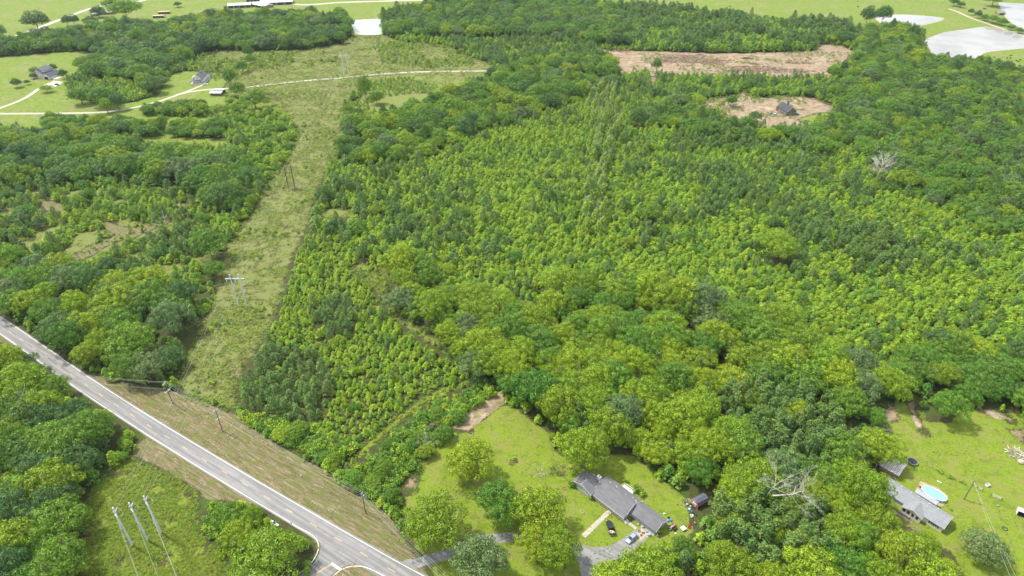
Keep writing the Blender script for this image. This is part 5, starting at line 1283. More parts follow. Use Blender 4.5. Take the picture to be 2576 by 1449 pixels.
def house_mobile():
    root = thing('mobile_home', 'long pale grey roofed mobile home with black shutters beside the round pool', 'house', (136.9, 154.6, 0), R_(-50.5))
    Y = lambda v: -v
    L = 19.6
    gable(root, -3.2, L - 2.0, Y(7.4), Y(0.4), 2.6, Y(3.3), 4.1, M_SHINGLE2, M_CREAM, over=0.35)
    # centre gable to the front
    gable(root, Y(9.2), Y(3.4), 5.2, 11.4, 2.62, 8.4, 3.98, M_SHINGLE2, M_CREAM, axis='y', over=0.3)
    for x in (-1.6, -0.4): window(root, x, Y(7.4), 1.55, .75, 1.25, '-y', shutters=M_SHUT)
    for x in (14.2, 15.6): window(root, x, Y(7.4), 1.55, .75, 1.25, '-y', shutters=M_SHUT)
    for x in (6.0, 7.4, 8.8, 10.2): window(root, x, Y(9.2), 1.6, .62, 1.1, '-y', mframe=M_SHUT)
    mb = MB(); mb.box((11.9, Y(7.45), 1.25), (1.0, .1, 2.1)); d = mb.build('door', M_WHITE, root)
    mb = MB(); mb.box((12.25, Y(7.53), 1.2), (.06, .06, .12)); mb.build('door_handle', M_GALV, d)
    for x, v in ((-1.5, 1.8), (1.2, 1.6), (4.5, 1.7), (7.0, 1.6), (10.5, 1.9), (10.6, 4.2), (13.4, 1.7), (15.9, 2.7)):
        vent(root, x, Y(v), 3.2 if v < 3 else 3.7, .13, .3)
    mb = MB(); mb.poly([(3.0, Y(11.4)), (9.8, Y(11.4)), (9.8, Y(10.4)), (3.0, Y(10.4))], 0.0, 0.12); w = mb.build('front_walk', M_BRICKP, root)
    mb = MB(); mb.poly([(4.8, Y(10.3)), (8.4, Y(10.3)), (8.4, Y(9.3)), (4.8, Y(9.3))], 0.0, 0.55); pf = mb.build('front_stoop', M_WOOD, root)
    mb = MB()
    for x in np.linspace(4.9, 8.3, 6): mb.tube((x, Y(10.25), .55), (x, Y(10.25), 1.4), .03)
    mb.box((6.6, Y(10.25), 1.42), (3.5, .06, .06)); mb.build('railing', M_WHITE, pf)
    mb = MB()
    for k in range(3): mb.box((9.0 + .3 * k, Y(9.8), .45 - .14 * k), (.3, .9, .12))
    mb.build('step', M_WOOD, pf)
    # back patio cover
    mb = MB(); mb.extrude([(.35, 2.45), (2.9, 2.15), (2.9, 2.1), (.35, 2.4)], 5.0, 12.2, 'x')
    for k in range(24): mb.box((5.15 + k * .3, 1.63, 2.32), (.04, 2.5, .03), M=Matrix.Rotation(-.117, 4, 'X'))
    pc = mb.build('patio_cover', surf('ribbed metal cover', (0.40, 0.40, 0.44), .5, .2, var=.08), root)
    for x in (5.1, 8.6, 12.1):
        mb = MB(); mb.box((x, 2.85, 1.05), (.1, .1, 2.1)); mb.build('post', M_WHITE, pc)
    return root
house_mobile()

# ---- pool with deck
px_, py_ = 147.9, 151.4
pool = thing('swimming_pool', 'oval above ground pool with turquoise water behind the mobile home', 'pool', (px_, py_, 0), R_(-42))
n = 28; ov = [(3.9 * math.cos(2 * math.pi * i / n), 2.35 * math.sin(2 * math.pi * i / n)) for i in range(n)]
mb = MB()
for i in range(n):
    a = ov[i]; b = ov[(i + 1) % n]; mb.add([(a[0], a[1], 0), (b[0], b[1], 0), (b[0], b[1], 1.1), (a[0], a[1], 1.1)], [(0, 1, 2, 3)])
mb.build('pool_wall', surf('blue pool wall', (0.22, 0.42, 0.45), .5), pool)
mb = MB(); mb.path([(a * 1.02, b * 1.02, 1.12) for a, b in ov + ov[:1]], .09, 6); mb.build('rim', M_WHITE, pool)
mw, nn_, out_ = new_mat('pool water'); b_ = N(nn_, 'ShaderNodeBsdfPrincipled'); b_.inputs['Base Color'].default_value = (0.20, 0.52, 0.45, 1); b_.inputs['Roughness'].default_value = .08; nn_.links.new(b_.outputs[0], out_.inputs['Surface'])
bpn = N(nn_, 'ShaderNodeBump'); bpn.inputs['Strength'].default_value = .1; nn_.links.new(noise(nn_, None, 2.0), bpn.inputs['Height']); nn_.links.new(bpn.outputs[0], b_.inputs['Normal'])
mb = MB(); mb.poly([(a * .99, b * .99) for a, b in ov], 0.98); mb.build('water', mw, pool)
mb = MB(); k0 = 0
pad = PP([(0.85867 * (2560 + x / 4.83), 0.85867 * (1300 + y / 4.83)) for x, y in ((590, 650), (680, 545), (800, 580), (900, 620), (990, 690), (1048, 750), (1020, 830), (940, 890), (850, 850), (700, 760))])
mb.poly(smooth_path(pad + pad[:1], 3)[:-1], 0.0, 0.03); setp(mb.build('pool_pad', surf('packed sandy soil', (0.36, 0.28, 0.19), .95, var=.15)), 'worn sandy ground round the pool', kind='structure')
dk = thing('pool_deck', 'small timber deck at the upper left end of the pool', 'deck', (*P(0.85867 * (2560 + 690 / 4.83), 0.85867 * (1300 + 610 / 4.83)), 0), R_(-48))
for k in range(14):
    mb = MB(); mb.box((-1.3 + k * .2, 0, .95), (.18, 2.6, .05)); mb.build('deck_board', M_DECK, dk)
mb = MB()
for x in (-1.3, 1.3):
    for y in (-1.2, 1.2): mb.box((x, y, .7), (.1, .1, 1.5))
mb.box((-1.3, 0, 1.45), (.06, 2.5, .08)); mb.box((0, 1.2, 1.45), (2.6, .06, .08)); mb.build('frame', M_WOOD, dk)
lad = thing('pool_ladder', 'white pool ladder frame at the lower right end of the pool', 'ladder', (*P(0.85867 * (2560 + 945 / 4.83), 0.85867 * (1300 + 825 / 4.83)), 0), R_(30))
for s_ in (-.3, .3):
    mb = MB(); mb.path([(s_, -.5, 0), (s_, -.2, 1.3), (s_, .1, 1.7), (s_, .5, 1.3), (s_, .8, 0)], .05, 5); mb.build('rail', M_WHITE, lad)
for k in range(3):
    mb = MB(); mb.box((0, -.42 + .09 * k, .35 + .33 * k), (.6, .16, .05)); mb.build('step', M_WHITE, lad)

# ---- trampoline
tr = thing('trampoline', 'round black trampoline on the paddock beside the rusty roofed shed', 'trampoline', (147.9, 166.2, 0), 0)
mb = MB(); mb.path([(1.85 * math.cos(t), 1.85 * math.sin(t), .85) for t in np.linspace(0, 6.2832, 25)], .06, 6); mb.build('frame', M_GALV, tr)
mb = MB(); mb.poly([(1.5 * math.cos(t), 1.5 * math.sin(t)) for t in np.linspace(0, 6.28, 24)[:-1]], .84); mb.build('mat', surf('black mat', (.03, .03, .035), .8), tr)
mb = MB(); ring = np.linspace(0, 6.2832, 25)
for i in range(24):
    a, b = ring[i], ring[i + 1]
    mb.add([(1.52 * math.cos(a), 1.52 * math.sin(a), .87), (1.8 * math.cos(a), 1.8 * math.sin(a), .87), (1.8 * math.cos(b), 1.8 * math.sin(b), .87), (1.52 * math.cos(b), 1.52 * math.sin(b), .87)], [(0, 1, 2, 3)])
mb.build('padding', surf('slate padding', (.10, .12, .15), .7), tr)
for i in range(6):
    t = i * 1.047; mb = MB(); mb.tube((1.8 * math.cos(t), 1.8 * math.sin(t), 0), (1.8 * math.cos(t), 1.8 * math.sin(t), .83), .04); mb.build('leg', M_GALV, tr)

# ---- rusty roofed shed, right
sh = thing('metal_shed', 'old shed with white and rust striped metal roof half under the trees', 'shed', (138.9, 163.3, 0), R_(-47))
mb = MB(); mb.extrude([(-3.3, 0), (3.3, 0), (3.3, 2.2), (0.6, 3.1), (-3.3, 2.0)], -3.1, 3.1, 'x'); mb.build('wall', M_WOOD, sh)
for s_, (ya, za, yb, zb) in enumerate(((0.6, 3.2, 3.7, 2.18), (0.6, 3.2, -3.7, 1.95))):
    for k in range(13):
        x = -3.4 + k * .54; mb = MB()
        mb.extrude([(ya, za), (yb, zb), (yb, zb - .05), (ya, za - .05)], x, x + (.36 if k % 2 == 0 else .52), 'x')
        if k % 2 == 0: mb.build('roof_panel', M_METAL, sh)
        else: mb.build('roof_panel', M_METAL, sh)
        mb = MB(); mb.extrude([(ya, za + .004), (yb, zb + .004), (yb, zb - .05), (ya, za - .05)], x + (.36 if k % 2 == 0 else .45), x + .54, 'x'); mb.build('rusty_seam', M_RUST, sh)
lp = thing('lumber_stack', 'long boards leaning in the grass below the rusty roofed shed', 'lumber', (*P(2360, 1240), 0)) if False else None
pl = thing('board_pile', 'few long timber boards lying below the rusty roofed shed', 'boards', (*P(0.85867 * (2560 + 305 / 4.83), 0.85867 * (1300 + 475 / 4.83)), 0), R_(52))
for k in range(5):
    mb = MB(); mb.box((0.1 * k, -.4 + .2 * k, .06 + .01 * k), (3.4 - .2 * k, .14, .06), rz=.06 * (k - 2)); mb.build('board', M_DECK, pl)

# ---- red barn shaped shed at the ranch house
rb = thing('garden_shed', 'small red barn shaped shed with grey roof among clutter behind the ranch house', 'shed', (*P(1752, 1270), 0), R_(28))
prof = [(-1.6, 0), (1.6, 0), (1.6, 1.9), (1.05, 2.7), (0, 3.1), (-1.05, 2.7), (-1.6, 1.9)]
mb = MB(); mb.extrude(prof, -1.2, 3.6, 'x'); mb.build('wall', surf('red barn paint', (.36, .03, .04), .7), rb)
ro = [(-1.75, 1.8), (-1.12, 2.78), (0, 3.2), (1.12, 2.78), (1.75, 1.8), (1.68, 1.75), (1.06, 2.7), (0, 3.1), (-1.06, 2.7), (-1.68, 1.75)]
mb = MB(); mb.extrude(ro, -1.3, 3.75, 'x'); mb.build('roof', M_SHINGLEB, rb)
mb = MB(); mb.path([(-1.24, a, b) for a, b in [(-1.6, 0), (-1.6, 1.85), (-1.05, 2.66), (0, 3.05), (1.05, 2.66), (1.6, 1.85), (1.6, 0)]], .07, 4); mb.box((-1.24, 0, 2.0), (.06, 3.1, .1)); mb.box((-1.24, .0, 2.5), (.06, .1, 1.0)); mb.build('trim', M_WHITE, rb)
mb = MB(); mb.box((-1.25, 0, .95), (.06, 1.5, 1.8)); d = mb.build('door', M_CREAM, rb)
mb = MB(); mb.box((-1.3, 0.1, .95), (.04, .06, .2)); mb.build('door_handle', M_SHUT, d)
tp_ = thing('plywood_sheet', 'brown plywood lean-to roof left of the red shed', 'lean-to', (*P(1737, 1268), 0), R_(28))
mb = MB(); mb.box((0, 0, 1.5), (1.6, 2.6, .06), M=Matrix.Rotation(.5, 4, 'Y')); mb.build('sheet', M_WOOD, tp_)
mb = MB(); [mb.tube((x, y, 0), (x, y, 1.5), .05) for x in (-.6, .6) for y in (-1.1, 1.1)]; mb.build('post', M_WOOD, tp_)

# ---- far buildings
def simple_windows(root, spots):
    for (x, y, z, w, h, f) in spots: window(root, x, y, z, w, h, f)
ch = thing('farmhouse', 'cream two storey house with blue grey roof and open garage', 'house', (*P(118, 197), 0), R_(-12))
# garage block and main block, front towards the camera (local -y)
gable(ch, 0.0, 9.0, -3.0, 3.4, 3.0, 3.0, 5.4, M_SHINGLEB, M_CREAM, axis='y') if False else None
gable(ch, -3.2, 11.0, -1.0, 6.6, 3.0, 2.8, 5.6, M_SHINGLEB, M_CREAM, axis='y', over=.5)
gable(ch, -1.8, 13.0, -12.5, -1.0, 3.6, -7.4, 8.3, M_SHINGLEB, M_CREAM, axis='y', over=.5)
mb = MB(); mb.extrude([(-8.2, 5.6), (-8.2, 8.6), (-1.6, 6.9), (-1.6, 5.2)], 1.0, 12.0, 'y'); dm = mb.build('dormer', M_CREAM, ch)
mb = MB(); mb.extrude([(-8.6, 8.85), (-1.0, 6.9), (-1.0, 6.72), (-8.6, 8.65)], .5, 12.5, 'y'); mb.build('dormer_roof', M_SHINGLEB, dm)
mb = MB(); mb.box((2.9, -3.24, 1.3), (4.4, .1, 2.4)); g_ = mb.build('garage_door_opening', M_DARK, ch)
mb = MB(); mb.box((2.9, -3.28, 2.56), (4.8, .1, .18)); mb.box((.6, -3.28, 1.25), (.2, .1, 2.5)); mb.box((5.2, -3.28, 1.25), (.2, .1, 2.5)); mb.build('garage_frame', M_WHITE, g_)
simple_windows(ch, [(-10.6, -1.8, 1.6, .9, 1.3, '-y'), (-8.4, -1.8, 1.6, 1.2, 1.2, '-y'), (-4.2, -1.8, 1.6, .8, 1.5, '-y'), (-8.9, -1.8, 5.0, 1.1, 1.4, '-y'), (-5.6, -1.8, 4.6, 1.4, .8, '-y'), (-2.4, -1.8, 1.5, .7, 1.6, '-y')])
mb = MB(); mb.poly([(7.0, -1), (11.5, -1), (11.5, 6), (7.0, 6)], .0, .3); mb.build('patio', M_WHITE, ch)

wh = thing('farmhouse', 'white farmhouse with steep grey gable roof and wraparound porch in the middle of the lawn', 'house', (-299.5, 638.5, 0), R_(8))
L2, W2 = 9.0, 6.4
mb = MB(); mb.extrude([(-3.8, 0), (3.8, 0), (3.8, 4.2), (0, 8.4), (-3.8, 4.2)], -9.6, 9.6, 'y'); mb.build('wall', M_WHITE, wh)
mb = MB(); mb.extrude([(-4.1, 4.1), (0, 8.75), (4.1, 4.1), (4.1, 3.9), (0, 8.5), (-4.1, 3.9)], -10.0, 10.0, 'y'); mb.build('roof', M_SHINGLE, wh)
# porch roof ring
def quadpanel(mb, a, b, c, d, t=.12): mb.add([a, b, c, d] + [(p[0], p[1], p[2] - t) for p in (a, b, c, d)], [(0, 1, 2, 3), (7, 6, 5, 4), (0, 4, 5, 1), (1, 5, 6, 2), (2, 6, 7, 3), (3, 7, 4, 0)])
mb = MB(); zi_, zo_ = 3.9, 2.7
quadpanel(mb, (-6.9, -12.6, zo_), (6.9, -12.6, zo_), (3.9, -9.6, zi_), (-3.9, -9.6, zi_)); quadpanel(mb, (6.9, -12.6, zo_), (6.9, 12.6, zo_), (3.9, 9.6, zi_), (3.9, -9.6, zi_))
quadpanel(mb, (-6.9, 12.6, zo_), (-6.9, -12.6, zo_), (-3.9, -9.6, zi_), (-3.9, 9.6, zi_)); quadpanel(mb, (6.9, 12.6, zo_), (-6.9, 12.6, zo_), (-3.9, 9.6, zi_), (3.9, 9.6, zi_)); mb.build('porch_roof', M_SHINGLE, wh)
mb = MB(); mb.poly([(-6.7, -12.4), (6.7, -12.4), (6.7, 12.4), (-6.7, 12.4)], 0.0, 0.4); mb.build('porch_floor', M_WHITE, wh)
for x in np.linspace(-6.5, 6.5, 6): mb = MB(); mb.box((x, -12.2, 1.5), (.25, .25, 2.3)); mb.build('porch_post', M_WHITE, wh)
for y in np.linspace(-8, 12, 6): mb = MB(); mb.box((6.5, y, 1.5), (.25, .25, 2.3)); mb.build('porch_post', M_WHITE, wh)
mb = MB(); mb.box((0, -12.2, 1.2), (13, .06, .1)); mb.box((0, -12.2, .7), (13, .05, .5)); mb.build('railing', M_WHITE, wh)
simple_windows(wh, [(0, -9.6, 5.6, .7, 1.5, '-y'), (-2.4, -9.6, 1.9, 1, 1.5, '-y'), (2.4, -9.6, 1.9, 1, 1.5, '-y')] + [(3.8, y, 1.9, .9, 1.5, '+x') for y in (-7, -3.5, 1, 5)])
mb = MB(); mb.box((1.6, 1.5, 7.4), (.9, .9, 1.6)); mb.build('chimney', M_BRICK, wh)
mb = MB(); mb.extrude([(-5.9, 3.4), (-5.9, 4.9), (-3.0, 6.0), (-3.0, 3.4)], -4, -1.5, 'y'); mb.build('dormer', M_WHITE, wh)
mb = MB()
for k in range(4): mb.box((7.2 + .3 * k, 4, .35 - .08 * k), (.3, 2, .1))
mb.build('step', M_WHITE, wh)

cs_ = thing('carport', 'open carport with two level white metal roof beside the lane', 'carport', (*P(547, 238), 0), R_(-2))
for k in range(10):
    x = -5.6 + k * 1.12
    mb = MB(); mb.extrude([(-4.4, 2.6), (.1, 3.4), (.1, 3.33), (-4.4, 2.53)], x, x + 1.1, 'x'); mb.extrude([(.5, 3.9), (6.8, 3.2), (6.8, 3.13), (.5, 3.83)], x, x + 1.1, 'x'); mb.build('roof_panel', M_METAL, cs_)
for x in (-5.3, -1.8, 1.8, 5.3):
    for y in (-4.1, 0.2, 6.4): mb = MB(); mb.box((x, y, 1.45), (.18, .18, 2.95)); mb.build('post', M_WOOD, cs_)
mb = MB(); mb.box((0, 6.3, 1.2), (11, .1, 2.4)); mb.box((-5.5, 2, 1.2), (.1, 8, 2.4)); mb.build('wall', M_WOOD, cs_)

gh = thing('cabin', 'dark grey gabled house under construction with tall chimney on bare soil', 'house', (*P(1977, 283), 0), R_(15))
gable(gh, -7.2, 7.2, -4.6, 4.6, 3.6, 0, 7.0, M_SHINGLED, M_GREYS, axis='y', over=.3)
simple_windows(gh, [(-1.0, -7.2, 2.2, 1.0, 1.6, '-y'), (2.6, -7.2, 1.8, .8, .6, '-y'), (-4.6, -5.2, 2.1, 1.1, 1.6, '-x'), (-4.6, -.6, 2.1, .9, 1.2, '-x'), (-4.6, 3.0, 2.1, 1.3, 1.2, '-x')])
mb = MB(); mb.box((2.9, 3.6, 3.9), (1.3, 1.3, 8.6)); mb.box((2.9, 3.6, 8.3), (1.6, 1.6, .35)); mb.build('chimney', M_GREYS, gh)
mb = MB(); mb.box((-4.8, 6.9, 1.9), (.5, .8, 3.6)); mb.box((-4.95, 2, .3), (.5, 4, .5)); mb.build('porch_frame', M_RUST, gh)
mb = MB(); mb.box((0, 0, .1), (9.4, 14.6, .35)); mb.build('foundation', M_BRICK, gh)

br = thing('brick_house', 'brick ranch house with pale hip roof beside the farm road', 'house', (*P(266, 35), 0), R_(14))
mb = MB(); mb.box((0, 0, 1.5), (22, 10, 3.0)); mb.build('wall', M_BRICKP, br)
mb = MB(); mb.add([(-12, -6, 2.9), (12, -6, 2.9), (12, 6, 2.9), (-12, 6, 2.9), (-6, 0, 5.2), (6, 0, 5.2)], [(0, 1, 5, 4), (1, 2, 5), (2, 3, 4, 5), (3, 0, 4), (3, 2, 1, 0)]); mb.build('roof', surf('pale shingles', (.33, .32, .29), .9), br)
simple_windows(br, [(x, -5, 1.7, 1.3, 1.4, '-y') for x in (-4, 1, 5, 8.6)])
mb = MB(); mb.box((-2.0, -5.03, 1.15), (1.1, .1, 2.2)); d = mb.build('door', M_WHITE, br)
mb = MB(); mb.box((-11, -9, 1.4), (7.5, 7, 2.8)); gg = mb.build('garage', M_BRICKP, br)
mb = MB(); mb.box((-11, -9, 2.95), (8.5, 8, .25)); mb.build('garage_roof', surf('pale flat roof', (.42, .41, .38), .8), gg)
for (px, py, wl, dp, lb) in ((400, 44, 13, 6, 'tan roofed open shed nearer the woods, top left'), (414, 34, 14, 6, 'tan roofed open shed behind the other one, top left')):
    o = thing('farm_shed', lb, 'shed', (*P(px, py), 0), R_(12))
    mb = MB(); mb.extrude([(-dp / 2, 0), (dp / 2, 0), (dp / 2, 2.3), (-dp / 2, 2.7)], -wl / 2, wl / 2, 'x'); mb.build('wall', M_WOOD, o)
    mb = MB(); mb.extrude([(-dp / 2 - .6, 2.9), (dp / 2 + .6, 2.45), (dp / 2 + .6, 2.3), (-dp / 2 - .6, 2.75)], -wl / 2 - .4, wl / 2 + .4, 'x'); mb.build('roof', M_TANROOF, o)
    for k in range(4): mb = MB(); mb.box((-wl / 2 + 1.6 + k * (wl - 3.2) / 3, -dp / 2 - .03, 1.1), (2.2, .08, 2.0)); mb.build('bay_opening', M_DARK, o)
for (px, py, rz, wl, dp, hh, lb) in ((604, 17, 14, 30, 16, 5, 'long white roofed barn at the left of the farmstead'), (650, 12, 12, 22, 9, 4, 'narrow white roofed barn in the middle of the farmstead'),
                                 (662, 17, -35, 26, 15, 4.5, 'white roofed barn standing at an angle in the farmstead'), (697, 9, 14, 44, 20, 5, 'largest white roofed barn at the right of the farmstead'), (640, 2, 10, 20, 14, 6, 'rear white roofed barn at the top of the farmstead')):
    o = thing('barn', lb, 'barn', (*P(px, py), 0), R_(rz))
    mb = MB(); mb.extrude([(-dp / 2, 0), (dp / 2, 0), (dp / 2, hh * .7), (0, hh), (-dp / 2, hh * .7)], -wl / 2, wl / 2, 'x'); mb.build('wall', M_WOOD, o)
    nn2 = 6
    for k in range(nn2):
        x0 = -wl / 2 - .5 + k * (wl + 1) / nn2; mb = MB(); mb.extrude([(-dp / 2 - 1, hh * .7 + .1), (0, hh + .25), (dp / 2 + 1, hh * .7 + .1), (dp / 2 + 1, hh * .7 - .05), (0, hh + .1), (-dp / 2 - 1, hh * .7 - .05)], x0, x0 + (wl + 1) / nn2 - .06, 'x'); mb.build('roof_panel', M_METAL, o)
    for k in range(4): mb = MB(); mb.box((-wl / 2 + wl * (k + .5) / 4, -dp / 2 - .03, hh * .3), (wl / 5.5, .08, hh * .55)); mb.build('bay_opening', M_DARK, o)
bt = thing('boathouse', 'grey roofed shack on the shore of the reddish pond', 'shack', (*P(2514, 36), 0), R_(10))
gable(bt, -5, 5, -4, 4, 2.6, 0, 4.6, surf('grey brown roof', (.27, .22, .20), .9), M_WOOD, over=.4)
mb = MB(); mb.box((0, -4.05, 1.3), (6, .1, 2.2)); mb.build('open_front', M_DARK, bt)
ls_ = thing('lean_to_shelter', 'small blue white metal roofed animal shelter at the right edge of the paddock', 'shelter', (*P(2573, 1296), 0), R_(-32))
mb = MB(); mb.extrude([(-1.2, 2.2), (1.4, 1.7), (1.4, 1.64), (-1.2, 2.14)], -2.0, 2.6, 'x'); mb.build('roof', M_METAL, ls_)
mb = MB(); mb.box((0.3, 1.2, .85), (4.4, .08, 1.7)); mb.box((-1.9, .1, .9), (.08, 2.3, 1.8)); mb.box((2.5, .1, .9), (.08, 2.3, 1.8)); mb.build('wall', M_CREAM, ls_)
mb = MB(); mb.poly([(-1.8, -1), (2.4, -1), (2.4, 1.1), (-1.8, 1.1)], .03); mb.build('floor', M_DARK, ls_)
# ------------------------------------------------------------ power line structures
def tri_pole(px, py, lab):
    x, y = P(px, py)
    o = thing('transmission_pole', lab, 'power pole', (x, y, 0), 0, 'three steel dead end poles in the lower left field')
    mb = MB(); mb.tube((0, 0, -.2), (0, 0, 18.8), .38, .24, 12); mb.build('pole', M_STEELP, o)
    mb = MB(); mb.tube((0, 0, 18.8), (0, 0, 19.05), .26, .2, 12); mb.build('pole_cap', M_STEELP, o)
    d1 = Vector((-.25, 1, 0)).normalized(); d2 = Vector((.62, -.78, 0)).normalized()
    for d in (d1, d2):
        mb = MB(); p0 = Vector((0, 0, 16.6)) + d * .25; 
        for k in range(9): mb.tube(p0 + d * (.18 * k), p0 + d * (.18 * k + .1), .16, .13, 8)
        mb.tube(p0, p0 + d * 1.9, .05); mb.build('insulator', M_PORC, o)
    mb = MB(); a = Vector((0, 0, 16.6)) + d1 * 2.1; b = Vector((0, 0, 16.6)) + d2 * 2.1
    mb.path([a, a * .75 + b * .25 + Vector((1.0, .4, -.7)), (a + b) * .5 + Vector((1.3, .6, -1.2)), a * .25 + b * .75 + Vector((1.0, .3, -.8)), b], .035, 5); mb.build('jumper', M_WIRE, o)
    for z in (17.4, 15.8): mb = MB(); mb.tube((0, 0, z), (0, 0, z + .18), .36, .36, 12); mb.build('clamp', M_GALV, o)
    return x, y, a + Vector((x, y, 0)), b + Vector((x, y, 0)), Vector((x, y, 19.0))
T3 = [tri_pole(333, 1372, 'left steel pole of the three in the lower left field'), tri_pole(371, 1359, 'middle steel pole of the three in the lower left field'), tri_pole(406, 1342, 'right steel pole of the three in the lower left field')]
def h_frame(px1, px2, py, h, mat, lab, cat='power pylon', arm=True):
    a = P(px1, py); b = P(px2, py); cx = (a[0] + b[0]) / 2; cy = (a[1] + b[1]) / 2; half = math.hypot(b[0] - a[0], b[1] - a[1]) / 2
    o = thing('power_pylon', lab, cat, (cx, cy, 0), 0, 'two legged frames carrying the power line')
    for s_ in (-1, 1): mb = MB(); mb.tube((s_ * half, 0, -.2), (s_ * half, 0, h), .34, .24, 10); mb.build('leg', mat, o)
    za = h - 2.4; mb = MB(); mb.box((0, -.25, za), (half * 4.4, .32, .38)); mb.build('crossarm', mat, o)
    for x in (-half * 2.05, 0, half * 2.05):
        mb = MB()
        for k in range(8): mb.tube((x, -.25, za - .2 - .17 * k), (x, -.25, za - .29 - .17 * k), .15, .12, 8)
        mb.tube((x, -.25, za), (x, -.25, za - 1.6), .05); mb.build('insulator', M_PORC, o)
    return [Vector((cx + x, cy - .25, za - 1.65)) for x in (-half * 2.05, 0, half * 2.05)], [Vector((cx + s_ * half, cy, h)) for s_ in (-1, 1)]
H1 = h_frame(599.5, 620.5, 769.7, 18.6, M_STEELP, 'pale steel two legged frame nearest the road, in the corridor')
H2 = h_frame(726, 742, 473.5, 16.2, M_WOODP, 'dark timber two legged frame where the corridor narrows')
H3 = h_frame(866, 878, 195, 23.0, M_STEELP, 'distant pale two legged frame standing by the gravel lane')
H4p = [Vector((-176 + 5 * k, 1100, 21)) for k in range(3)]; H4s = [Vector((-175, 1100, 24)), Vector((-168, 1100, 24))]
def span(a, b, sag, n=14):
    return [a.lerp(b, i / n) - Vector((0, 0, sag * 4 * (i / n) * (1 - i / n))) for i in range(n + 1)]
def wire(nm, lab, pts_list, r, cat='power line', group=None, mat=None):
    pts = []
    for s_ in pts_list: pts += s_ if not pts else s_[1:]
    mb = MB(); mb.path(pts, r, 4); o = mb.build(nm, mat or M_WIRE); setp(o, lab, cat, group); return o
cond = ['left', 'middle', 'right']
OUT = [Vector((-92 - 9 * 0, 55, 16)), Vector((-78, 66, 16)), Vector((-64, 76, 16))]
for k in range(3):
    A = T3[k]
    wire('conductor', cond[k] + ' conductor of the high voltage line up the corridor', [span(A[2], H1[0][k], 2.6), span(H1[0][k], H2[0][k], 2.2), span(H2[0][k], H3[0][k], 5.0), span(H3[0][k], H4p[k], 8)], .024, group='high voltage conductors')
    e = A[3] + Vector((.62, -.78, 0)).normalized() * 150 + Vector((0, 0, -1))
    wire('conductor', cond[k] + ' conductor leaving the steel poles towards the bottom edge', [span(A[3], e, 2.2)], .024, group='high voltage conductors')
for k, q in ((0, 0), (1, 2)):
    A = T3[q]; wire('shield_wire', ['left', 'right'][k] + ' thin shield wire above the conductors', [span(A[4], H1[1][k], 2.0), span(H1[1][k], H2[1][k], 1.7), span(H2[1][k], H3[1][k], 4.0), span(H3[1][k], H4s[k], 6)], .016, group='shield wires')
    e = A[4] + Vector((.62, -.78, 0)).normalized() * 150
    wire('shield_wire', ['left', 'right'][k] + ' thin shield wire leaving towards the bottom edge', [span(A[4], e, 2.0)], .016, group='shield wires')

def util_pole(base, h, ang, lab, mat=M_WOODP, arms=((.35, 2.3, 4),), transformer=False, lean=(0, 0), guy=None):
    x, y = base
    o = thing('utility_pole', lab, 'utility pole', (x, y, 0), ang)
    o.rotation_euler = (lean[0], lean[1], ang)
    mb = MB(); mb.tube((0, 0, -.2), (0, 0, h), .19, .12, 9); mb.build('pole', mat, o)
    tops = []
    for dz, w, n in arms:
        z = h - dz; mb = MB(); mb.box((0, .16, z), (w, .11, .13)); mb.box((0, -.16, z), (w, .11, .13)); ar = mb.build('crossarm', M_GALV, o)
        for k in range(n):
            px = -w / 2 + .12 + k * (w - .24) / max(n - 1, 1); mb = MB()
            mb.tube((px, .16, z + .06), (px, .16, z + .18), .03); mb.tube((px, .16, z + .16), (px, .16, z + .36), .09, .06, 8); mb.build('insulator', M_PORC, ar)
            tops.append(Matrix.Rotation(ang, 4, 'Z') @ Vector((px, .16, z + .36)) + Vector((x, y, 0)))
    if transformer:
        mb = MB(); mb.tube((.45, 0, h - 2.6), (.45, 0, h - 1.7), .26, .26, 12); mb.tube((.45, 0, h - 1.7), (.45, 0, h - 1.6), .28, .1, 12); mb.build('transformer', M_GALV, o)
    if guy:
        g_ = Vector(guy); mb = MB(); mb.path([(0, 0, h - 1.5), g_.lerp(Vector((0, 0, h - 1.5)), .5), g_], .03, 4); mb.build('guy_wire', M_WIRE, o)
    return tops, Vector((x, y, h))
ra = math.atan2(ROAD_DIR.y, ROAD_DIR.x)
pw = P(0.85867 * (300 + 1003 / 4.83), 0.85867 * (1080 + 495 / 4.83)); U1 = util_pole(pw, 11.6, ra + 1.75, 'double armed utility pole at the mouth of the corridor', M_WOODP, ((.3, 1.4, 3), (4.4, 2.6, 4)), lean=(R_(0), R_(-3)))
pw = P(0.85867 * (300 + 1702 / 4.83), 0.85867 * (1080 + 885 / 4.83)); U2 = util_pole(pw, 11.5, ra + 1.6, 'double armed utility pole right of the corridor mouth, with guy wire', M_WOODP, ((.3, 2.2, 4), (4.6, 2.4, 3)), guy=(2.5, -3.5, 0))
pw = P(0.85867 * (1000 + 185 / 2.574), 0.85867 * (1125 + 975 / 2.574)); U3 = util_pole(pw, 10.6, ra + 1.57, 'dark utility pole with transformer at the end of the vine covered hedge', M_WOODP, ((.3, .9, 3),), transformer=True)
pw = P(0.85867 * (2560 + 1275 / 4.83), 0.85867 * (1300 + 785 / 4.83)); U4 = util_pole(pw, 9.6, 0.4, 'green grey utility pole with transformer on the paddock', M_GPOLE, (), transformer=True)
pw = P(0.85867 * (1248 / 2.574), 0.85867 * (563 + 222 / 2.574)); util_pole(pw, 7.2, 0, 'lone weathered pole standing in the young wood, left', M_STEELP, ())
pw = P(488, 290); U6 = util_pole(pw, 9.5, 0.3, 'utility pole with transformer in the meadow below the carport', M_WOODP, ((.3, 1.4, 3),), transformer=True)
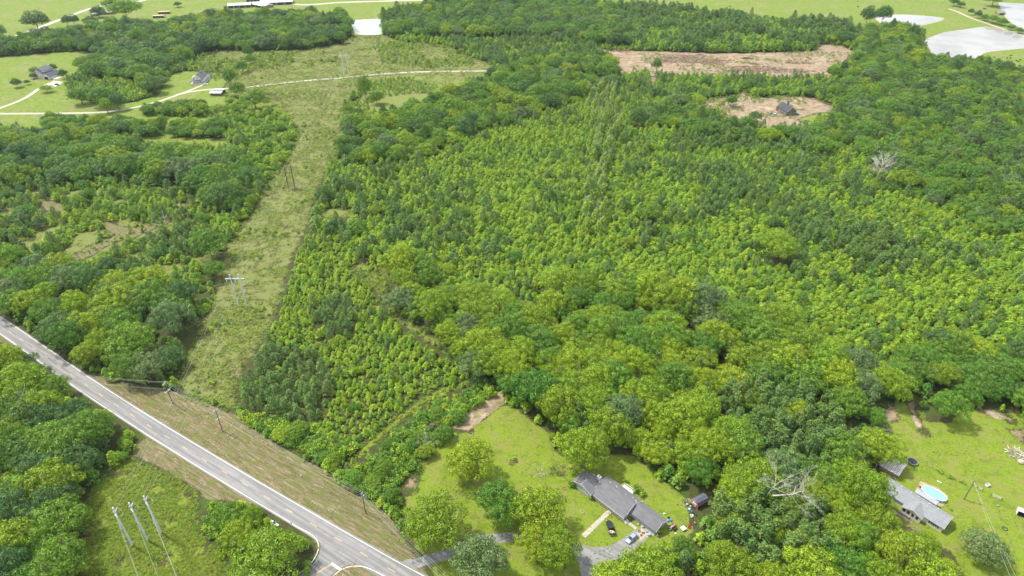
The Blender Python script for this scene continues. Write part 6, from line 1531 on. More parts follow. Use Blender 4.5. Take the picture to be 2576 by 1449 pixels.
pw = P(1183, 176); util_pole(pw, 10, 0.3, 'thin pole behind the lane, right one of the sapling field', M_WOODP, ((.3, 1.2, 2),))
pw = P(1192, 178 + 22); 
pw = P(1040, 178); util_pole(pw, 10, 0.3, 'thin pole behind the lane, left one of the sapling field', M_WOODP, ((.3, 1.2, 2),))
W0 = P(-60, 855); Wend = P(1190, 1560)
off_ = [Vector((-.7, -.3, 0)), Vector((0, 0, .2)), Vector((.7, .3, 0)), Vector((0, 0, -3.4)), Vector((.3, .2, -4.0))]
names_ = ['upper left', 'top', 'upper right', 'lower', 'lowest']
P0 = Vector((*P(100, 975), 11.0))
for k in range(5):
    o_ = off_[k]; a = P0 + o_; b = U1[1] + o_; c = U2[1] + o_; d = U3[1] + o_; e = Vector((*Wend, 10.5)) + o_
    wire('service_wire', names_[k] + ' wire of the roadside distribution line', [span(a, b, 1.2), span(b, c, .5), span(c, d, 1.3), span(d, e, 1.6)], .018, group='roadside distribution wires')
for k in range(2):
    o_ = Vector((.3 * k, .2 * k, -.6 - .3 * k)); wire('service_wire', ['upper', 'lower'][k] + ' thin wire running from the paddock pole to the bottom right', [span(U4[1] + o_, Vector((*P(2562 + 20 * k, 1600), 8)), 1.2)], .022, group='paddock service wires')
# roadside marker
mk = thing('marker_post', 'small white leaning roadside marker on the mown verge', 'marker', (*P(0.85867 * (2270 / 2.574), 0.85867 * (1125 + 700 / 2.574)), 0), .5)
mb = MB(); mb.tube((0, 0, 0), (0, .1, .9), .04); mb.build('post', M_GALV, mk)
mb = MB(); mb.box((0, .12, .75), (.55, .04, .7), M=Matrix.Rotation(-.3, 4, 'X')); mb.build('panel', M_WHITE, mk)

# ------------------------------------------------------------ fences
def fence(pix, lab, step=3.0, h=1.2, wires=3, mat=M_WOODP, name='fence', maxposts=90, rpost=.05):
    pts = smooth_path(PP(pix), 4); L = plen(pts); n = min(int(L / step), maxposts)
    o = thing(name, lab, 'fence', (pts[0][0], pts[0][1], 0)); ox, oy = pts[0]
    ps = []; acc = 0
    me = None
    for i in range(n + 1):
        q = cut(pts, L * i / n * .999, L * i / n * .999 + .01)
        q = q[0] if q else pts[-1]
        ps.append((q[0] - ox, q[1] - oy))
        if me is None:
            mb = MB(); mb.tube((0, 0, 0), (0, 0, h), rpost, n=5); me = mb.mesh('post', mat)
        p = bpy.data.objects.new('post', me); COL.objects.link(p); p.parent = o; p.location = (q[0] - ox, q[1] - oy, 0)
    for k in range(wires):
        mb = MB(); mb.path([(a, b, h * (k + 1) / (wires + .2)) for a, b in ps], .015 if h < 1.5 else .02, 3); mb.build('wire', M_WIREG, o)
    return o
fz = lambda x, y: (0.85867 * (2560 + x / 4.83), 0.85867 * (1300 + y / 4.83))
fence([fz(330, 160), fz(600, 235), fz(850, 370), fz(1080, 490), fz(1300, 590), fz(1450, 640)], 'wire fence with brush grown in it from the shed to the first gate')
fence([fz(1540, 665), fz(1650, 735)], 'short wire fence between the two gates', 1.8)
fence([fz(1810, 800), fz(1900, 860), fz(2050, 960), fz(2150, 1010)], 'wire fence from the second gate to the animal shelter')
fence([fz(1720, 780), fz(1740, 900), fz(1790, 1060), fz(1830, 1200), fz(1900, 1350), fz(1960, 1500), fz(2010, 1650)], 'wire fence running down the right side of the paddock')
for a, b, lb in ((fz(1462, 645), fz(1525, 670), 'small pale field gate by the green grey pole'), (fz(1655, 745), fz(1800, 800), 'longer pale field gate right of the small gate')):
    A = Vector(P(*a)); B = Vector(P(*b)); g_ = thing('field_gate', lb, 'gate', (A.x, A.y, 0), math.atan2(B.y - A.y, B.x - A.x)); L = (B - A).length
    for x in (0, L): mb = MB(); mb.box((x, 0, .75), (.16, .16, 1.5)); mb.build('post', M_WOOD, g_)
    for z in (1.3, .85, .4): mb = MB(); mb.box((L / 2, 0, z), (L, .07, .09)); mb.build('rail', M_WHITE, g_)
q = lambda x, y: (0.85867 * (60 + x / 8.573), 0.85867 * (180 + y / 8.573))
fence([(-200, 230), (0, 215), q(0, 410), q(160, 330), q(340, 255)], 'dark fence above the drive of the cream house', 4, 1.3, 2)
fence([(-150, 300), (0, 266), q(0, 865), q(100, 790), q(165, 730)], 'short dark fence in the meadow left of the gravel drive', 4, 1.3, 2)
fence([(-200, 282), (0, 281), q(1100, 1270), q(2000, 1250)], 'dark fence along the upper side of the long lane', 5, 1.3, 2)
fence([(328, 263), (370, 250), (415, 235), (440, 212), (466, 190), (480, 184), (530, 180), (570, 190)], 'dark fence round the white farmhouse lawn', 4, 1.3, 2)
fence([(0, 145), (110, 137), (200, 129)], 'dark fence under the dark belt along the top left pasture', 5, 1.3, 2)
fence([(410, 24), (430, 36), (470, 52), (520, 56), (570, 50)], 'pasture fence near the tan roofed sheds', 5, 1.3, 2)
fence([(600, 24), (700, 14), (720, 20), (740, 18), (800, 26)], 'yard fence of the farmstead', 5, 1.3, 2)
fence([ph(620, 240), ph(700, 310), ph(780, 375)] and [(0.85867 * (1640 + a / 6.133), 0.85867 * (1340 + b / 6.133)) for a, b in ((620, 240), (700, 310), (780, 375))], 'short garden fence behind the chimney of the ranch house', 1.5, 1.2, 3, M_WOOD)
fence([(0.85867 * (1640 + a / 6.133), 0.85867 * (1340 + b / 6.133)) for a, b in ((1370, 0), (1450, 50), (1560, 130))], 'chain link fence at the wood edge behind the ranch house', 1.5, 1.2, 3, M_GALV)
# ------------------------------------------------------------ vehicles
def paint_mat(name, c, metal=0.3): 
    m, n, out = new_mat(name); b = N(n, 'ShaderNodeBsdfPrincipled'); b.inputs['Base Color'].default_value = (*c, 1); b.inputs['Roughness'].default_value = .32; b.inputs['Metallic'].default_value = metal
    b.inputs['Coat Weight'].default_value = .5; co = N(n, 'ShaderNodeTexCoord').outputs['Object']
    n.links.new(mixc(n, noise(n, co, 3, 4), c, tuple(v * .86 for v in c)), b.inputs['Base Color']); n.links.new(b.outputs[0], out.inputs['Surface']); return m
M_TYRE = surf('tyre rubber', (.025, .025, .025), .9); M_RIM = surf('wheel rim', (.45, .45, .46), .35, .8)
M_LAMP = surf('headlamp glass', (.75, .75, .75), .15); M_TAIL = surf('tail lamp', (.35, .02, .02), .25); M_CGLASS = surf('car glass', (.02, .024, .03), .08, spec=.8)
def loft(mb, secs):
    """secs: list of (x, halfwidth, z0, z1, topinset)"""
    vs = []
    for x, w, z0, z1, ti in secs: vs += [(x, -w, z0), (x, -w * 1.0, (z0 + z1) / 2), (x, -w + ti, z1), (x, w - ti, z1), (x, w, (z0 + z1) / 2), (x, w, z0)]
    fs = []
    for k in range(len(secs) - 1):
        for i in range(6): fs.append((k * 6 + i, k * 6 + (i + 1) % 6, (k + 1) * 6 + (i + 1) % 6, (k + 1) * 6 + i))
    fs += [tuple(range(5, -1, -1)), tuple((len(secs) - 1) * 6 + i for i in range(6))]
    mb.add(vs, fs)
def wheels(root, L, W, r=.33, fx=.31, bx=-.30):
    for x in (fx * L, bx * L):
        for s_ in (-1, 1):
            mb = MB(); mb.tube((x, s_ * (W / 2 - .22), r), (x, s_ * (W / 2 + .01), r), r, r, 16); w = mb.build('wheel', M_TYRE, root)
            mb = MB(); mb.tube((x, s_ * (W / 2 + .0), r), (x, s_ * (W / 2 + .025), r), r * .6, r * .55, 12); mb.build('rim', M_RIM, w)
def sedan(loc, rz, lab, mat, suv=False):
    L, W = (4.8, 1.85); H = 1.75 if suv else 1.45
    o = thing('parked_car', lab, 'car', loc, rz)
    mb = MB(); loft(mb, [(-L / 2, .72, .35, .80, .12), (-L / 2 + .12, .86, .26, .95, .10), (-L * .28, .92, .22, 1.0, .08), (0, .925, .22, .97, .08), (L * .24, .92, .22, .92, .1), (L * .40, .88, .24, .82, .14), (L / 2 - .08, .78, .28, .70, .16), (L / 2, .66, .34, .60, .14)])
    b = mb.build('body', mat, o, smooth=False)
    x0, x1, x2, x3 = (-L * .40, -L * .27, L * .08, L * .25) if not suv else (-L * .46, -L * .40, L * .10, L * .24)
    mb = MB()
    vs = [(x0, -.80, .96), (x1, -.62, H), (x2, -.62, H), (x3, -.80, .93), (x0, .80, .96), (x1, .62, H), (x2, .62, H), (x3, .80, .93)]
    mb.add(vs, [(0, 3, 2, 1), (4, 5, 6, 7), (0, 1, 5, 4), (1, 2, 6, 5), (2, 3, 7, 6)]); mb.build('window_glass', M_CGLASS, o)
    mb = MB(); mb.box(((x1 + x2) / 2, 0, H + .005), (x2 - x1 + .08, 1.26, .05)); 
    for s_ in (-1, 1):
        for (xa, za, ya, xb, zb, yb) in ((x0, .96, .81, x1, H, .63), (x3, .93, .81, x2, H, .63), ((x0 + x3) / 2 - .1, .95, .82, (x1 + x2) / 2 - .1, H, .64)): mb.tube((xa, s_ * ya, za), (xb, s_ * yb, zb), .04, .04, 4)
    mb.build('roof', mat, o); wheels(o, L, W)
    for s_ in (-1, 1):
        mb = MB(); mb.box((L / 2 - .09, s_ * .58, .62), (.14, .32, .14)); mb.build('headlight', M_LAMP, o)
        mb = MB(); mb.box((-L / 2 + .03, s_ * .62, .78), (.1, .26, .14)); mb.build('tail_light', M_TAIL, o)
        mb = MB(); mb.box((L * .19, s_ * .98, 1.0), (.16, .14, .11)); mb.build('mirror', mat, o)
    return o
M_CSILVER = paint_mat('silver blue paint', (.36, .44, .56), .5); M_CWHITE = paint_mat('white car paint', (.72, .73, .74), 0.0); M_CBLACK = paint_mat('black car paint', (.012, .013, .016), .2); M_CRUST = paint_mat('old red brown paint', (.25, .10, .08), 0)
z2 = lambda x, y, ox=1000, oy=1125, s=2.574: P(0.85867 * (ox + x / s), 0.85867 * (oy + y / s))
a, b = z2(2155, 1200), z2(2226, 1140)
sedan(((a[0] + b[0]) / 2, (a[1] + b[1]) / 2, .03), math.atan2(b[1] - a[1], b[0] - a[0]) + math.pi, 'silver blue saloon car parked at the end of the asphalt drive', M_CSILVER)
a = P(0.85867 * (2078 / 2.574), 0.85867 * (1125 + 1032 / 2.574)); sedan((a[0] - .6, a[1] - 1.7, 0), R_(-24), 'white car parked beside the road behind the bright yellow green tree', M_CWHITE, True)
a = P(0.85867 * (500 + 497 / 4.847), 0.85867 * (180 + 332 / 4.847)); sedan((a[0], a[1], 0), R_(12), 'white car parked at the corner of the white farmhouse porch', M_CWHITE)
for (x, y, r, m, lb, su) in ((395, 395, -30, paint_mat('blue paint', (.10, .16, .42)), 'blue and white car behind the white truck at the grey house', False), (430, 418, 5, M_CWHITE, 'white car nearest the camera beside the grey house', True), (812, 400, -10, paint_mat('green paint', (.06, .22, .09)), 'green vehicle at the right end of the grey house', False)):
    a = P(0.85867 * (2200 + x / 6.067), 0.85867 * (270 + y / 6.067)); sedan((a[0], a[1], 0), R_(r), lb, m, su)
a = P(0.85867 * (60 + 925 / 8.573), 0.85867 * (180 + 595 / 8.573)); sedan((a[0], a[1], 0), R_(-20), 'black and white car on the grass right of the cream house drive', M_CBLACK)
a = P(0.85867 * (2780 + 693 / 6.618), 0.85867 * (178 / 6.618)); sedan((a[0], a[1], 0), R_(-15), 'rusty red brown vehicle on the grass above the boathouse', M_CRUST, True)
a = P(0.85867 * (2780 + 783 / 6.618), 0.85867 * (205 / 6.618)); sedan((a[0], a[1], 0), R_(70), 'pale vehicle parked left of the boathouse', M_CWHITE, True)
def pickup():
    a, b = z2(2014, 1042), z2(2045, 1143)
    o = thing('pickup_truck', 'black pickup truck parked on the lawn with its bed full of boards', 'pickup truck', ((a[0] + b[0]) / 2, (a[1] + b[1]) / 2, 0), math.atan2(a[1] - b[1], a[0] - b[0]))
    L, W = 5.5, 1.95
    mb = MB(); loft(mb, [(.55, .96, .4, 1.12, .08), (1.3, .96, .4, 1.12, .08), (2.2, .93, .4, 1.06, .12), (2.62, .86, .4, .96, .16), (2.75, .76, .45, .85, .14)]); loft(mb, [(-1.0, .96, .4, 1.15, .06), (.56, .96, .4, 1.15, .06)]); mb.build('body', M_CBLACK, o)
    mb = MB(); mb.box((-1.88, 0, .62), (1.76, 1.9, .12)); mb.box((-1.88, -.93, .88), (1.78, .09, .6)); mb.box((-1.88, .93, .88), (1.78, .09, .6)); mb.box((-2.74, 0, .86), (.08, 1.9, .58)); mb.box((-.99, 0, .9), (.07, 1.85, .6)); mb.build('cargo_bed', M_CBLACK, o)
    mb = MB(); vs = [(-.95, -.86, 1.13), (-.85, -.70, 1.72), (.35, -.70, 1.72), (1.05, -.86, 1.10), (-.95, .86, 1.13), (-.85, .70, 1.72), (.35, .70, 1.72), (1.05, .86, 1.10)]
    mb.add(vs, [(0, 3, 2, 1), (4, 5, 6, 7), (0, 1, 5, 4), (1, 2, 6, 5), (2, 3, 7, 6)]); mb.build('window_glass', M_CGLASS, o)
    mb = MB(); mb.box((-.25, 0, 1.73), (1.25, 1.42, .06)); 
    for s_ in (-1, 1):
        for q_ in ((-.95, 1.13, .87, -.85, 1.72, .71), (1.05, 1.1, .87, .35, 1.72, .71), (0.0, 1.13, .87, -.2, 1.72, .71)): mb.tube((q_[0], s_ * q_[2], q_[1]), (q_[3], s_ * q_[5], q_[4]), .05, .05, 4)
    mb.build('roof', M_CBLACK, o); wheels(o, L, W, .38, .31, -.31)
    mb = MB(); mb.box((-2.82, 0, .5), (.12, 1.7, .18)); mb.box((2.78, 0, .48), (.12, 1.7, .2)); mb.build('bumper', M_GALV, o)
    for s_ in (-1, 1):
        mb = MB(); mb.box((2.68, s_ * .66, .8), (.14, .3, .18)); mb.build('headlight', M_LAMP, o)
        mb = MB(); mb.box((-2.78, s_ * .86, .9), (.05, .14, .3)); mb.build('tail_light', M_TAIL, o)
        mb = MB(); mb.box((.85, s_ * 1.06, 1.2), (.18, .2, .2)); mb.build('mirror', M_CBLACK, o)
    cargo = thing('timber_load', 'jumbled boards and boxes lying in the bed of the black pickup', 'boards', o.location + Vector((0, 0, 0)), o.rotation_euler.z)
    r = random.Random(4)
    for k in range(16):
        mb = MB(); mb.box((-1.85 + r.uniform(-.5, .5), r.uniform(-.55, .55), .78 + .03 * k), (r.uniform(.5, 1.4), r.uniform(.12, .3), .07), rz=r.uniform(-.6, 1.7))
        mb.build('board', [M_DECK, M_WOOD, M_WHITE, M_TANROOF][k % 4], cargo)
pickup()

# ---- excavator at the cleared land
ex = thing('excavator', 'small dark excavator with raised arm at the lower edge of the cleared land', 'excavator', (*P(1606, 186), 0), R_(160))
M_EX = surf('machine paint', (.32, .30, .26), .5); M_TRK = surf('track steel', (.05, .05, .05), .8)
for s_ in (-1, 1): mb = MB(); mb.extrude([(-2, .2), (-1.6, 0), (1.6, 0), (2, .2), (2, .8), (1.6, 1.0), (-1.6, 1.0), (-2, .8)], s_ * 1.3 - .3, s_ * 1.3 + .3, 'y'); mb.build('track', M_TRK, ex)
mb = MB(); mb.box((-.4, 0, 1.8), (3.6, 2.6, 1.2)); mb.build('body', M_EX, ex)
mb = MB(); mb.box((.7, .7, 2.9), (1.4, 1.1, 1.4), taper=.85); mb.build('cab', M_CGLASS, ex)
mb = MB(); mb.path([(1.2, -.2, 2.0), (3.0, -.2, 5.0), (5.2, -.2, 5.6)], [.35, .4, .25], 6); bm_ = mb.build('boom', M_TRK, ex)
mb = MB(); mb.path([(5.2, -.2, 5.8), (6.2, -.2, 3.2)], [.25, .18], 6); mb.build('arm', M_TRK, bm_)
mb = MB(); mb.extrude([(5.7, 3.2), (6.6, 3.2), (6.8, 2.3), (6.2, 1.9), (5.6, 2.3)], -.7, .3, 'y'); mb.build('bucket', M_TRK, bm_)

# ------------------------------------------------------------ cattle
def cow_proto():
    me = bpy.data.meshes.new('cow_body')
    J = [((0, 0, 1.05), .38), ((.55, 0, 1.08), .36), ((-.6, 0, 1.08), .36), ((.95, 0, 1.15), .24), ((1.25, 0, 1.05), .17), ((1.5, 0, .85), .11),
         ((.6, .22, .7), .14), ((.6, .24, .38), .08), ((.6, .24, .04), .07), ((.6, -.22, .7), .14), ((.6, -.24, .38), .08), ((.6, -.24, .04), .07),
         ((-.68, .22, .75), .17), ((-.78, .24, .42), .085), ((-.72, .24, .04), .07), ((-.68, -.22, .75), .17), ((-.78, -.24, .42), .085), ((-.72, -.24, .04), .07), ((-.98, 0, 1.15), .06), ((-1.05, 0, .6), .035)]
    E_ = [(0, 1), (0, 2), (1, 3), (3, 4), (4, 5), (1, 6), (6, 7), (7, 8), (1, 9), (9, 10), (10, 11), (2, 12), (12, 13), (13, 14), (2, 15), (15, 16), (16, 17), (2, 18), (18, 19)]
    me.from_pydata([j[0] for j in J], E_, []); o = bpy.data.objects.new('cow_body', me)
    COL.objects.link(o); o.modifiers.new('skin', 'SKIN')
    for i, j in enumerate(J): me.skin_vertices[0].data[i].radius = (j[1], j[1])
    me.skin_vertices[0].data[0].use_root = True
    sb = o.modifiers.new('sub', 'SUBSURF'); sb.levels = sb.render_levels = 1
    dg = bpy.context.evaluated_depsgraph_get(); m2 = bpy.data.meshes.new_from_object(o.evaluated_get(dg)); bpy.data.objects.remove(o, do_unlink=True)
    b = MB(); [b.box((1.2, s_ * .2, 1.2), (.06, .18, .09)) for s_ in (-1, 1)]
    return m2, b
cm_, ears = cow_proto()
M_COWB = surf('black hide', (.018, .016, .015), .8); M_COWW = surf('pale hide', (.55, .48, .38), .8)
cmb = cm_; cmw = cm_.copy(); cmb.materials.clear(); cmb.materials.append(M_COWB); cmw.materials.clear(); cmw.materials.append(M_COWW)
em = ears.mesh('ears', M_COWB)
rc = random.Random(8)
zc = lambda x, y: P(0.85867 * (2000 + x / 2.574), 0.85867 * (y / 2.574))
for i, (x, y, w) in enumerate([(2350, 437, 0), (2378, 450, 0), (2412, 438, 0), (2415, 445, 1), (2445, 441, 0), (2470, 443, 0), (2472, 424, 0), (2482, 468, 0), (2512, 446, 1), (2516, 464, 0), (2530, 470, 0), (2545, 458, 0), (1318, 15, 0), (1320, 52, 0), (1322, 56, 0), (356, 50, 0), (357, 55, 0)]):
    a = zc(x, y); grp = 'cattle grazing right of the large pond' if i < 12 else ('cattle on the far pasture, top right')
    lb = ('pale' if w else 'black') + ' cow grazing ' + ('on the pasture right of the large pond' if i < 12 else ('on the far pasture near the clay patch' if i > 14 else 'on the far pasture above the ponds'))
    c = thing('cow', lb, 'cow', (a[0], a[1], 0), rc.uniform(0, 6.28), grp)
    b = bpy.data.objects.new('body', cmw if w else cmb); COL.objects.link(b); b.parent = c
    e = bpy.data.objects.new('ears', em); COL.objects.link(e); e.parent = c

# ------------------------------------------------------------ dead and fallen trees
def dead_tree(loc, H, spread, seed, lab, tilt=None, name='dead_tree', r=.32, nb=11, rz=0, base=.35, twig=6):
    mb = limb_tree(np.random.RandomState(seed), H, r, spread, nb, base, .35, twig)
    me = mb.mesh('bare_tree', M_DEAD); o = bpy.data.objects.new(name, me); COL.objects.link(o); setp(o, lab, 'dead tree')
    o.location = loc; o.rotation_euler = tilt or (0, 0, rz); return o
dead_tree((*P(1915, 1285), 7), 16, 9, 5, 'bare bleached tree standing up among the pecans', (R_(10), R_(10), 0), r=.27, nb=8)
dead_tree((*P(1925, 1310), 13), 14, 9, 6, 'bare bleached crown leaning right over the pecans', (R_(20), R_(68), R_(14)), r=.25, nb=10)
dead_tree((*P(2200, 470), 2), 21, 11, 7, 'large pale dead tree with a fan of branches in the right hand wood', None, r=.5, nb=20, base=.5, twig=8)
dead_tree((*P(2378, 400), 0), 12, 4.5, 8, 'smaller pale leaning dead tree near the right edge', (0, R_(20), 0), r=.25, nb=9)
dead_tree((*P(2435, 560), 0), 15, 3, 9, 'bare leaning pine snag in the wood, right side', (0, R_(14), 0), r=.2, nb=7, base=.6, twig=2)
dead_tree((*P(2545, 720), 0), 15, 3, 10, 'bare leaning snag at the right edge of the wood', (0, R_(18), 0), r=.22, nb=5, base=.5, twig=2)
dead_tree((*P(2010, 410), 0), 13, 3.5, 11, 'grey bare snag left of the grey green trees', (0, R_(5), 0), r=.2, nb=7, base=.4, twig=3)
dead_tree((*P(1770, 868), .8), 9, .8, 12, 'pale fallen trunk lying in the shady hollow', (R_(78), 0, R_(222)), 'fallen_tree', r=.4, nb=2, twig=1)
dead_tree((*P(1800, 895), .8), 14, 6, 13, 'fallen bleached crown in the hollow beyond the trunk', (R_(80), 0, R_(222)), 'fallen_tree', r=.25, nb=8, twig=4)
dead_tree((*P(88, 1046), 8), 8, 3.5, 14, 'bare branches sticking out of the wood at the lower left', None, r=.18, nb=6, twig=3)
dead_tree((*P(1075, 1128), 0.3), 4.5, 4.6, 15, 'withered grey brush heap in the vine covered hedge', None, 'dead_brush', r=.1, nb=12, base=.1, twig=9)
dead_tree((*P(2215, 1086), 0.1), 2.2, 4.2, 16, 'grey brush heap at the top left corner of the paddock', None, 'dead_brush', r=.12, nb=14, base=.1, twig=7)
dead_tree((*P(1358, 1200), 0.3), 4.5, 4.0, 17, 'thin leafless bush at the lower end of the meadow', None, 'dead_brush', r=.1, nb=10, base=.1, twig=8)

# ------------------------------------------------------------ debris heaps
def heap(px, py, w, d, n, lab, mats, seed, hmax=1.5, lmax=5.0, name='debris_heap', r=.14):
    rr = random.Random(seed); x, y = P(px, py); mb = MB()
    for k in range(n):
        a = rr.uniform(0, 6.28); q = math.sqrt(rr.random()); cx = x + math.cos(a) * q * w; cy = y + math.sin(a) * q * d; z = .1 + hmax * (1 - q) * rr.random()
        L = rr.uniform(.25, 1) * lmax / 2; t = rr.uniform(0, 3.14); el = rr.uniform(-.2, .25); v = Vector((math.cos(t), math.sin(t), el)) * L
        rad = rr.uniform(.4, 1.2) * r; mb.tube(Vector((cx, cy, z)) - v, Vector((cx, cy, z)) + v, rad, rad * .6, 5, mi=rr.randrange(len(mats)))
    o = mb.build(name, mats); setp(o, lab, 'debris'); return o
M_LOG = surf('pale log', (.46, .36, .27), .9); M_LOG2 = surf('grey branch', (.26, .21, .17), .95); M_LOG3 = surf('red root clay', (.30, .15, .10), .95)
for i, (x, y, w, d, n, lb) in enumerate([(1720, 148, 26, 17, 420, 'wide heap of felled branches left of centre in the cleared land'), (1685, 155, 9, 7, 60, 'small branch heap behind the lone tree in the cleared land'), (1790, 155, 20, 10, 220, 'branch heap below the wide heap in the cleared land'),
        (1760, 140, 7, 5, 50, 'reddish root heap at the top left of the cleared land'), (1895, 172, 34, 9, 260, 'long row of logs along the lower edge of the cleared land'), (1970, 178, 34, 9, 260, 'log row along the lower right edge of the cleared land'),
        (2010, 158, 16, 4, 80, 'dark log row on the right side of the cleared land'), (1900, 160, 5, 3, 24, 'few crossed logs in the middle of the cleared land'), (1850, 178, 26, 7, 110, 'brush row at the lower left edge of the cleared land'), (2060, 190, 14, 5, 60, 'brush heap at the lower right tip of the cleared land'), (1560, 128, 14, 3, 50, 'root heap at the upper left edge of the cleared land')]):
    heap(x, y, w, d, n, lb, [M_LOG, M_LOG2, M_LOG3], 40 + i, 2.4, 7.0, r=.26)
heap(1878, 147, 7, 4, 90, 'dark ash heap in the middle of the cleared land', [M_DARK, M_LOG2], 77, 1.5, 2.5, r=.3)
heap(2558, 1142, 3.6, 3.6, 110, 'pile of white and brown broken boards at the right edge of the paddock', [M_WHITE, M_LOG, M_WOOD], 78, 1.1, 2.6, r=.10)
heap(2198, 1078, 2.5, 2.0, 40, 'small stick pile beside the grey brush heap', [M_LOG2, M_LOG], 79, .8, 2.4, r=.07)
heap(2302, 1330, 2.5, 1.0, 30, 'low rubble strip beside the front walk of the mobile home', [M_BRICKP, M_LOG2], 80, .4, 1.0, r=.08)
heap(1775, 1325, 2.2, 2.4, 40, 'boards and rubble lying right of the ranch house lawn', [M_LOG, M_BRICK, M_WHITE], 81, .5, 2.6, r=.07)
rk = thing('boulder', 'pale boulder below the broken board pile', 'boulder', (*P(2567, 1163), 0)); mb = MB(); mb.sphere((0, 0, .5), 1.2, 0, 9, 6, (1.1, .9, .7), .25, random.Random(2)); mb.build('rock', surf('pale rock', (.50, .42, .30), .9), rk)

# ------------------------------------------------------------ yard clutter
def ph2(x, y): return P(0.85867 * (1640 + x / 6.133), 0.85867 * (1340 + y / 6.133))
def pr2(x, y): return P(0.85867 * (1960 + x / 5.457), 0.85867 * (1420 + y / 5.457))
colr = {'white': (.7, .7, .68), 'blue': (.04, .20, .50), 'red': (.45, .04, .04), 'brown': (.25, .15, .09), 'grey': (.3, .3, .3), 'black': (.03, .03, .03), 'teal': (.25, .50, .48), 'tan': (.45, .34, .22), 'orange': (.55, .2, .06), 'green': (.06, .22, .10)}
CM = {k: surf('paint ' + k, v, .6) for k, v in colr.items()}
def barrel(p, c, lab, r=.3, h=.8):
    o = thing('plastic_barrel', lab, 'barrel', (*p, 0)); mb = MB(); mb.tube((0, 0, 0), (0, 0, h * .5), r * .92, r, 12); mb.tube((0, 0, h * .5), (0, 0, h), r, r * .92, 12); mb.build('drum', CM[c], o)
    mb = MB(); mb.tube((0, 0, h), (0, 0, h + .05), r * .8, r * .8, 12); mb.build('lid', CM[c], o)
def crate(p, c, lab, s=(.7, .5, .45), rz=0.0, name='crate'):
    o = thing(name, lab, 'crate' if name == 'crate' else name.replace('_', ' '), (*p, 0), rz); mb = MB(); t = .04
    mb.box((0, 0, t / 2), (s[0], s[1], t)); mb.build('base', CM[c], o)
    mb = MB(); [mb.box((0, q_ * (s[1] / 2), s[2] / 2), (s[0], t, s[2])) for q_ in (-1, 1)]; [mb.box((q_ * (s[0] / 2), 0, s[2] / 2), (t, s[1], s[2])) for q_ in (-1, 1)]; mb.build('side', CM[c], o)
def tyre(p, lab, r=.38, z=0):
    o = thing('old_tyre', lab, 'tyre', (*p, z)); mb = MB(); mb.path([(r * math.cos(t), r * math.sin(t), .1) for t in np.linspace(0, 6.2832, 15)], .12, 6); mb.build('tread', M_TYRE, o)
def bucket(p, c, lab):
    o = thing('bucket', lab, 'bucket', (*p, 0)); mb = MB(); mb.tube((0, 0, 0), (0, 0, .38), .14, .18, 10, cap=False); mb.tube((0, 0, 0), (0, 0, .02), .14, .14, 10); mb.build('pail', CM[c], o)
    mb = MB(); mb.path([(.18 * math.cos(t), .02, .38 + .15 * math.sin(t)) for t in np.linspace(0, 3.14, 8)], .012, 4); mb.build('handle', M_GALV, o)
def bag(p, c, lab, s=.45, rz=0.0):
    o = thing('stuffed_bag', lab, 'bag', (*p, 0), rz); mb = MB(); mb.sphere((0, 0, s * .55), s, 0, 8, 6, (1, .8, .62), .22, random.Random(int(p[0] * 7))); mb.build('sack', CM[c], o)
def chair(p, c, lab, rz=0.0):
    o = thing('garden_chair', lab, 'chair', (*p, 0), rz); mb = MB(); mb.box((0, 0, .43), (.5, .5, .04)); mb.build('seat', CM[c], o); mb = MB(); mb.box((0, .25, .75), (.5, .04, .6)); mb.build('backrest', CM[c], o)
    for sx in (-.22, .22):
        for sy in (-.22, .22): mb = MB(); mb.box((sx, sy, .21), (.05, .05, .42)); mb.build('leg', CM[c], o)
barrel(ph2(1990, 1130), 'blue', 'round blue drum at the right corner of the ranch house', .55, .5)
crate(ph2(1960, 1090), 'black', 'black box at the right corner of the ranch house'); crate(ph2(1950, 1210), 'white', 'white crate beside the right gable of the ranch house')
barrel(ph2(1935, 1150), 'grey', 'grey barrel against the right gable of the ranch house'); bag(ph2(1880, 1018), 'white', 'white bag behind the right end of the ranch house')
crate(ph2(1480, 1250), 'white', 'white box at the front of the right wing', (.7, .7, .6), .4); bag(ph2(1410, 1210), 'tan', 'tan bag before the right wing, leftmost'); bucket(ph2(1440, 1190), 'red', 'red bucket before the right wing')
crate(ph2(1530, 1220), 'brown', 'brown box under the eave of the right wing', (.9, .5, .5), -.8); barrel(ph2(1600, 1270), 'grey', 'grey barrel under the eave of the right wing'); crate(ph2(1640, 1300), 'tan', 'tan crate on the cluttered pad', (.8, .6, .5), .2)
barrel(ph2(1690, 1350), 'white', 'white barrel at the right end of the cluttered pad', .4, .9); barrel(ph2(1660, 1320), 'orange', 'orange barrel beside the white barrel'); crate(ph2(1420, 1330), 'green', 'green crate in the middle of the cluttered pad', (.8, .6, .4), .9)
crate(ph2(1500, 1360), 'black', 'black tray in the middle of the cluttered pad', (.9, .5, .3), .5); bag(ph2(1460, 1400), 'brown', 'brown sack at the lower left of the cluttered pad'); bag(ph2(1560, 1340), 'grey', 'grey sack on the cluttered pad')
bag(ph2(1600, 1395), 'teal', 'teal tarp bundle at the lower edge of the cluttered pad', .75); bag(ph2(1270, 1140), 'black', 'black grill cover beside the side steps', .5); crate(ph2(1320, 1110), 'brown', 'brown planter box right of the side steps', (1.0, .4, .4), -.8)
bucket(ph2(1345, 1095), 'orange', 'orange bucket behind the planter box'); bucket(ph2(1290, 1085), 'red', 'red bucket behind the side steps'); bag(ph2(1415, 1160), 'white', 'white bag beside the wall of the right wing', .3)
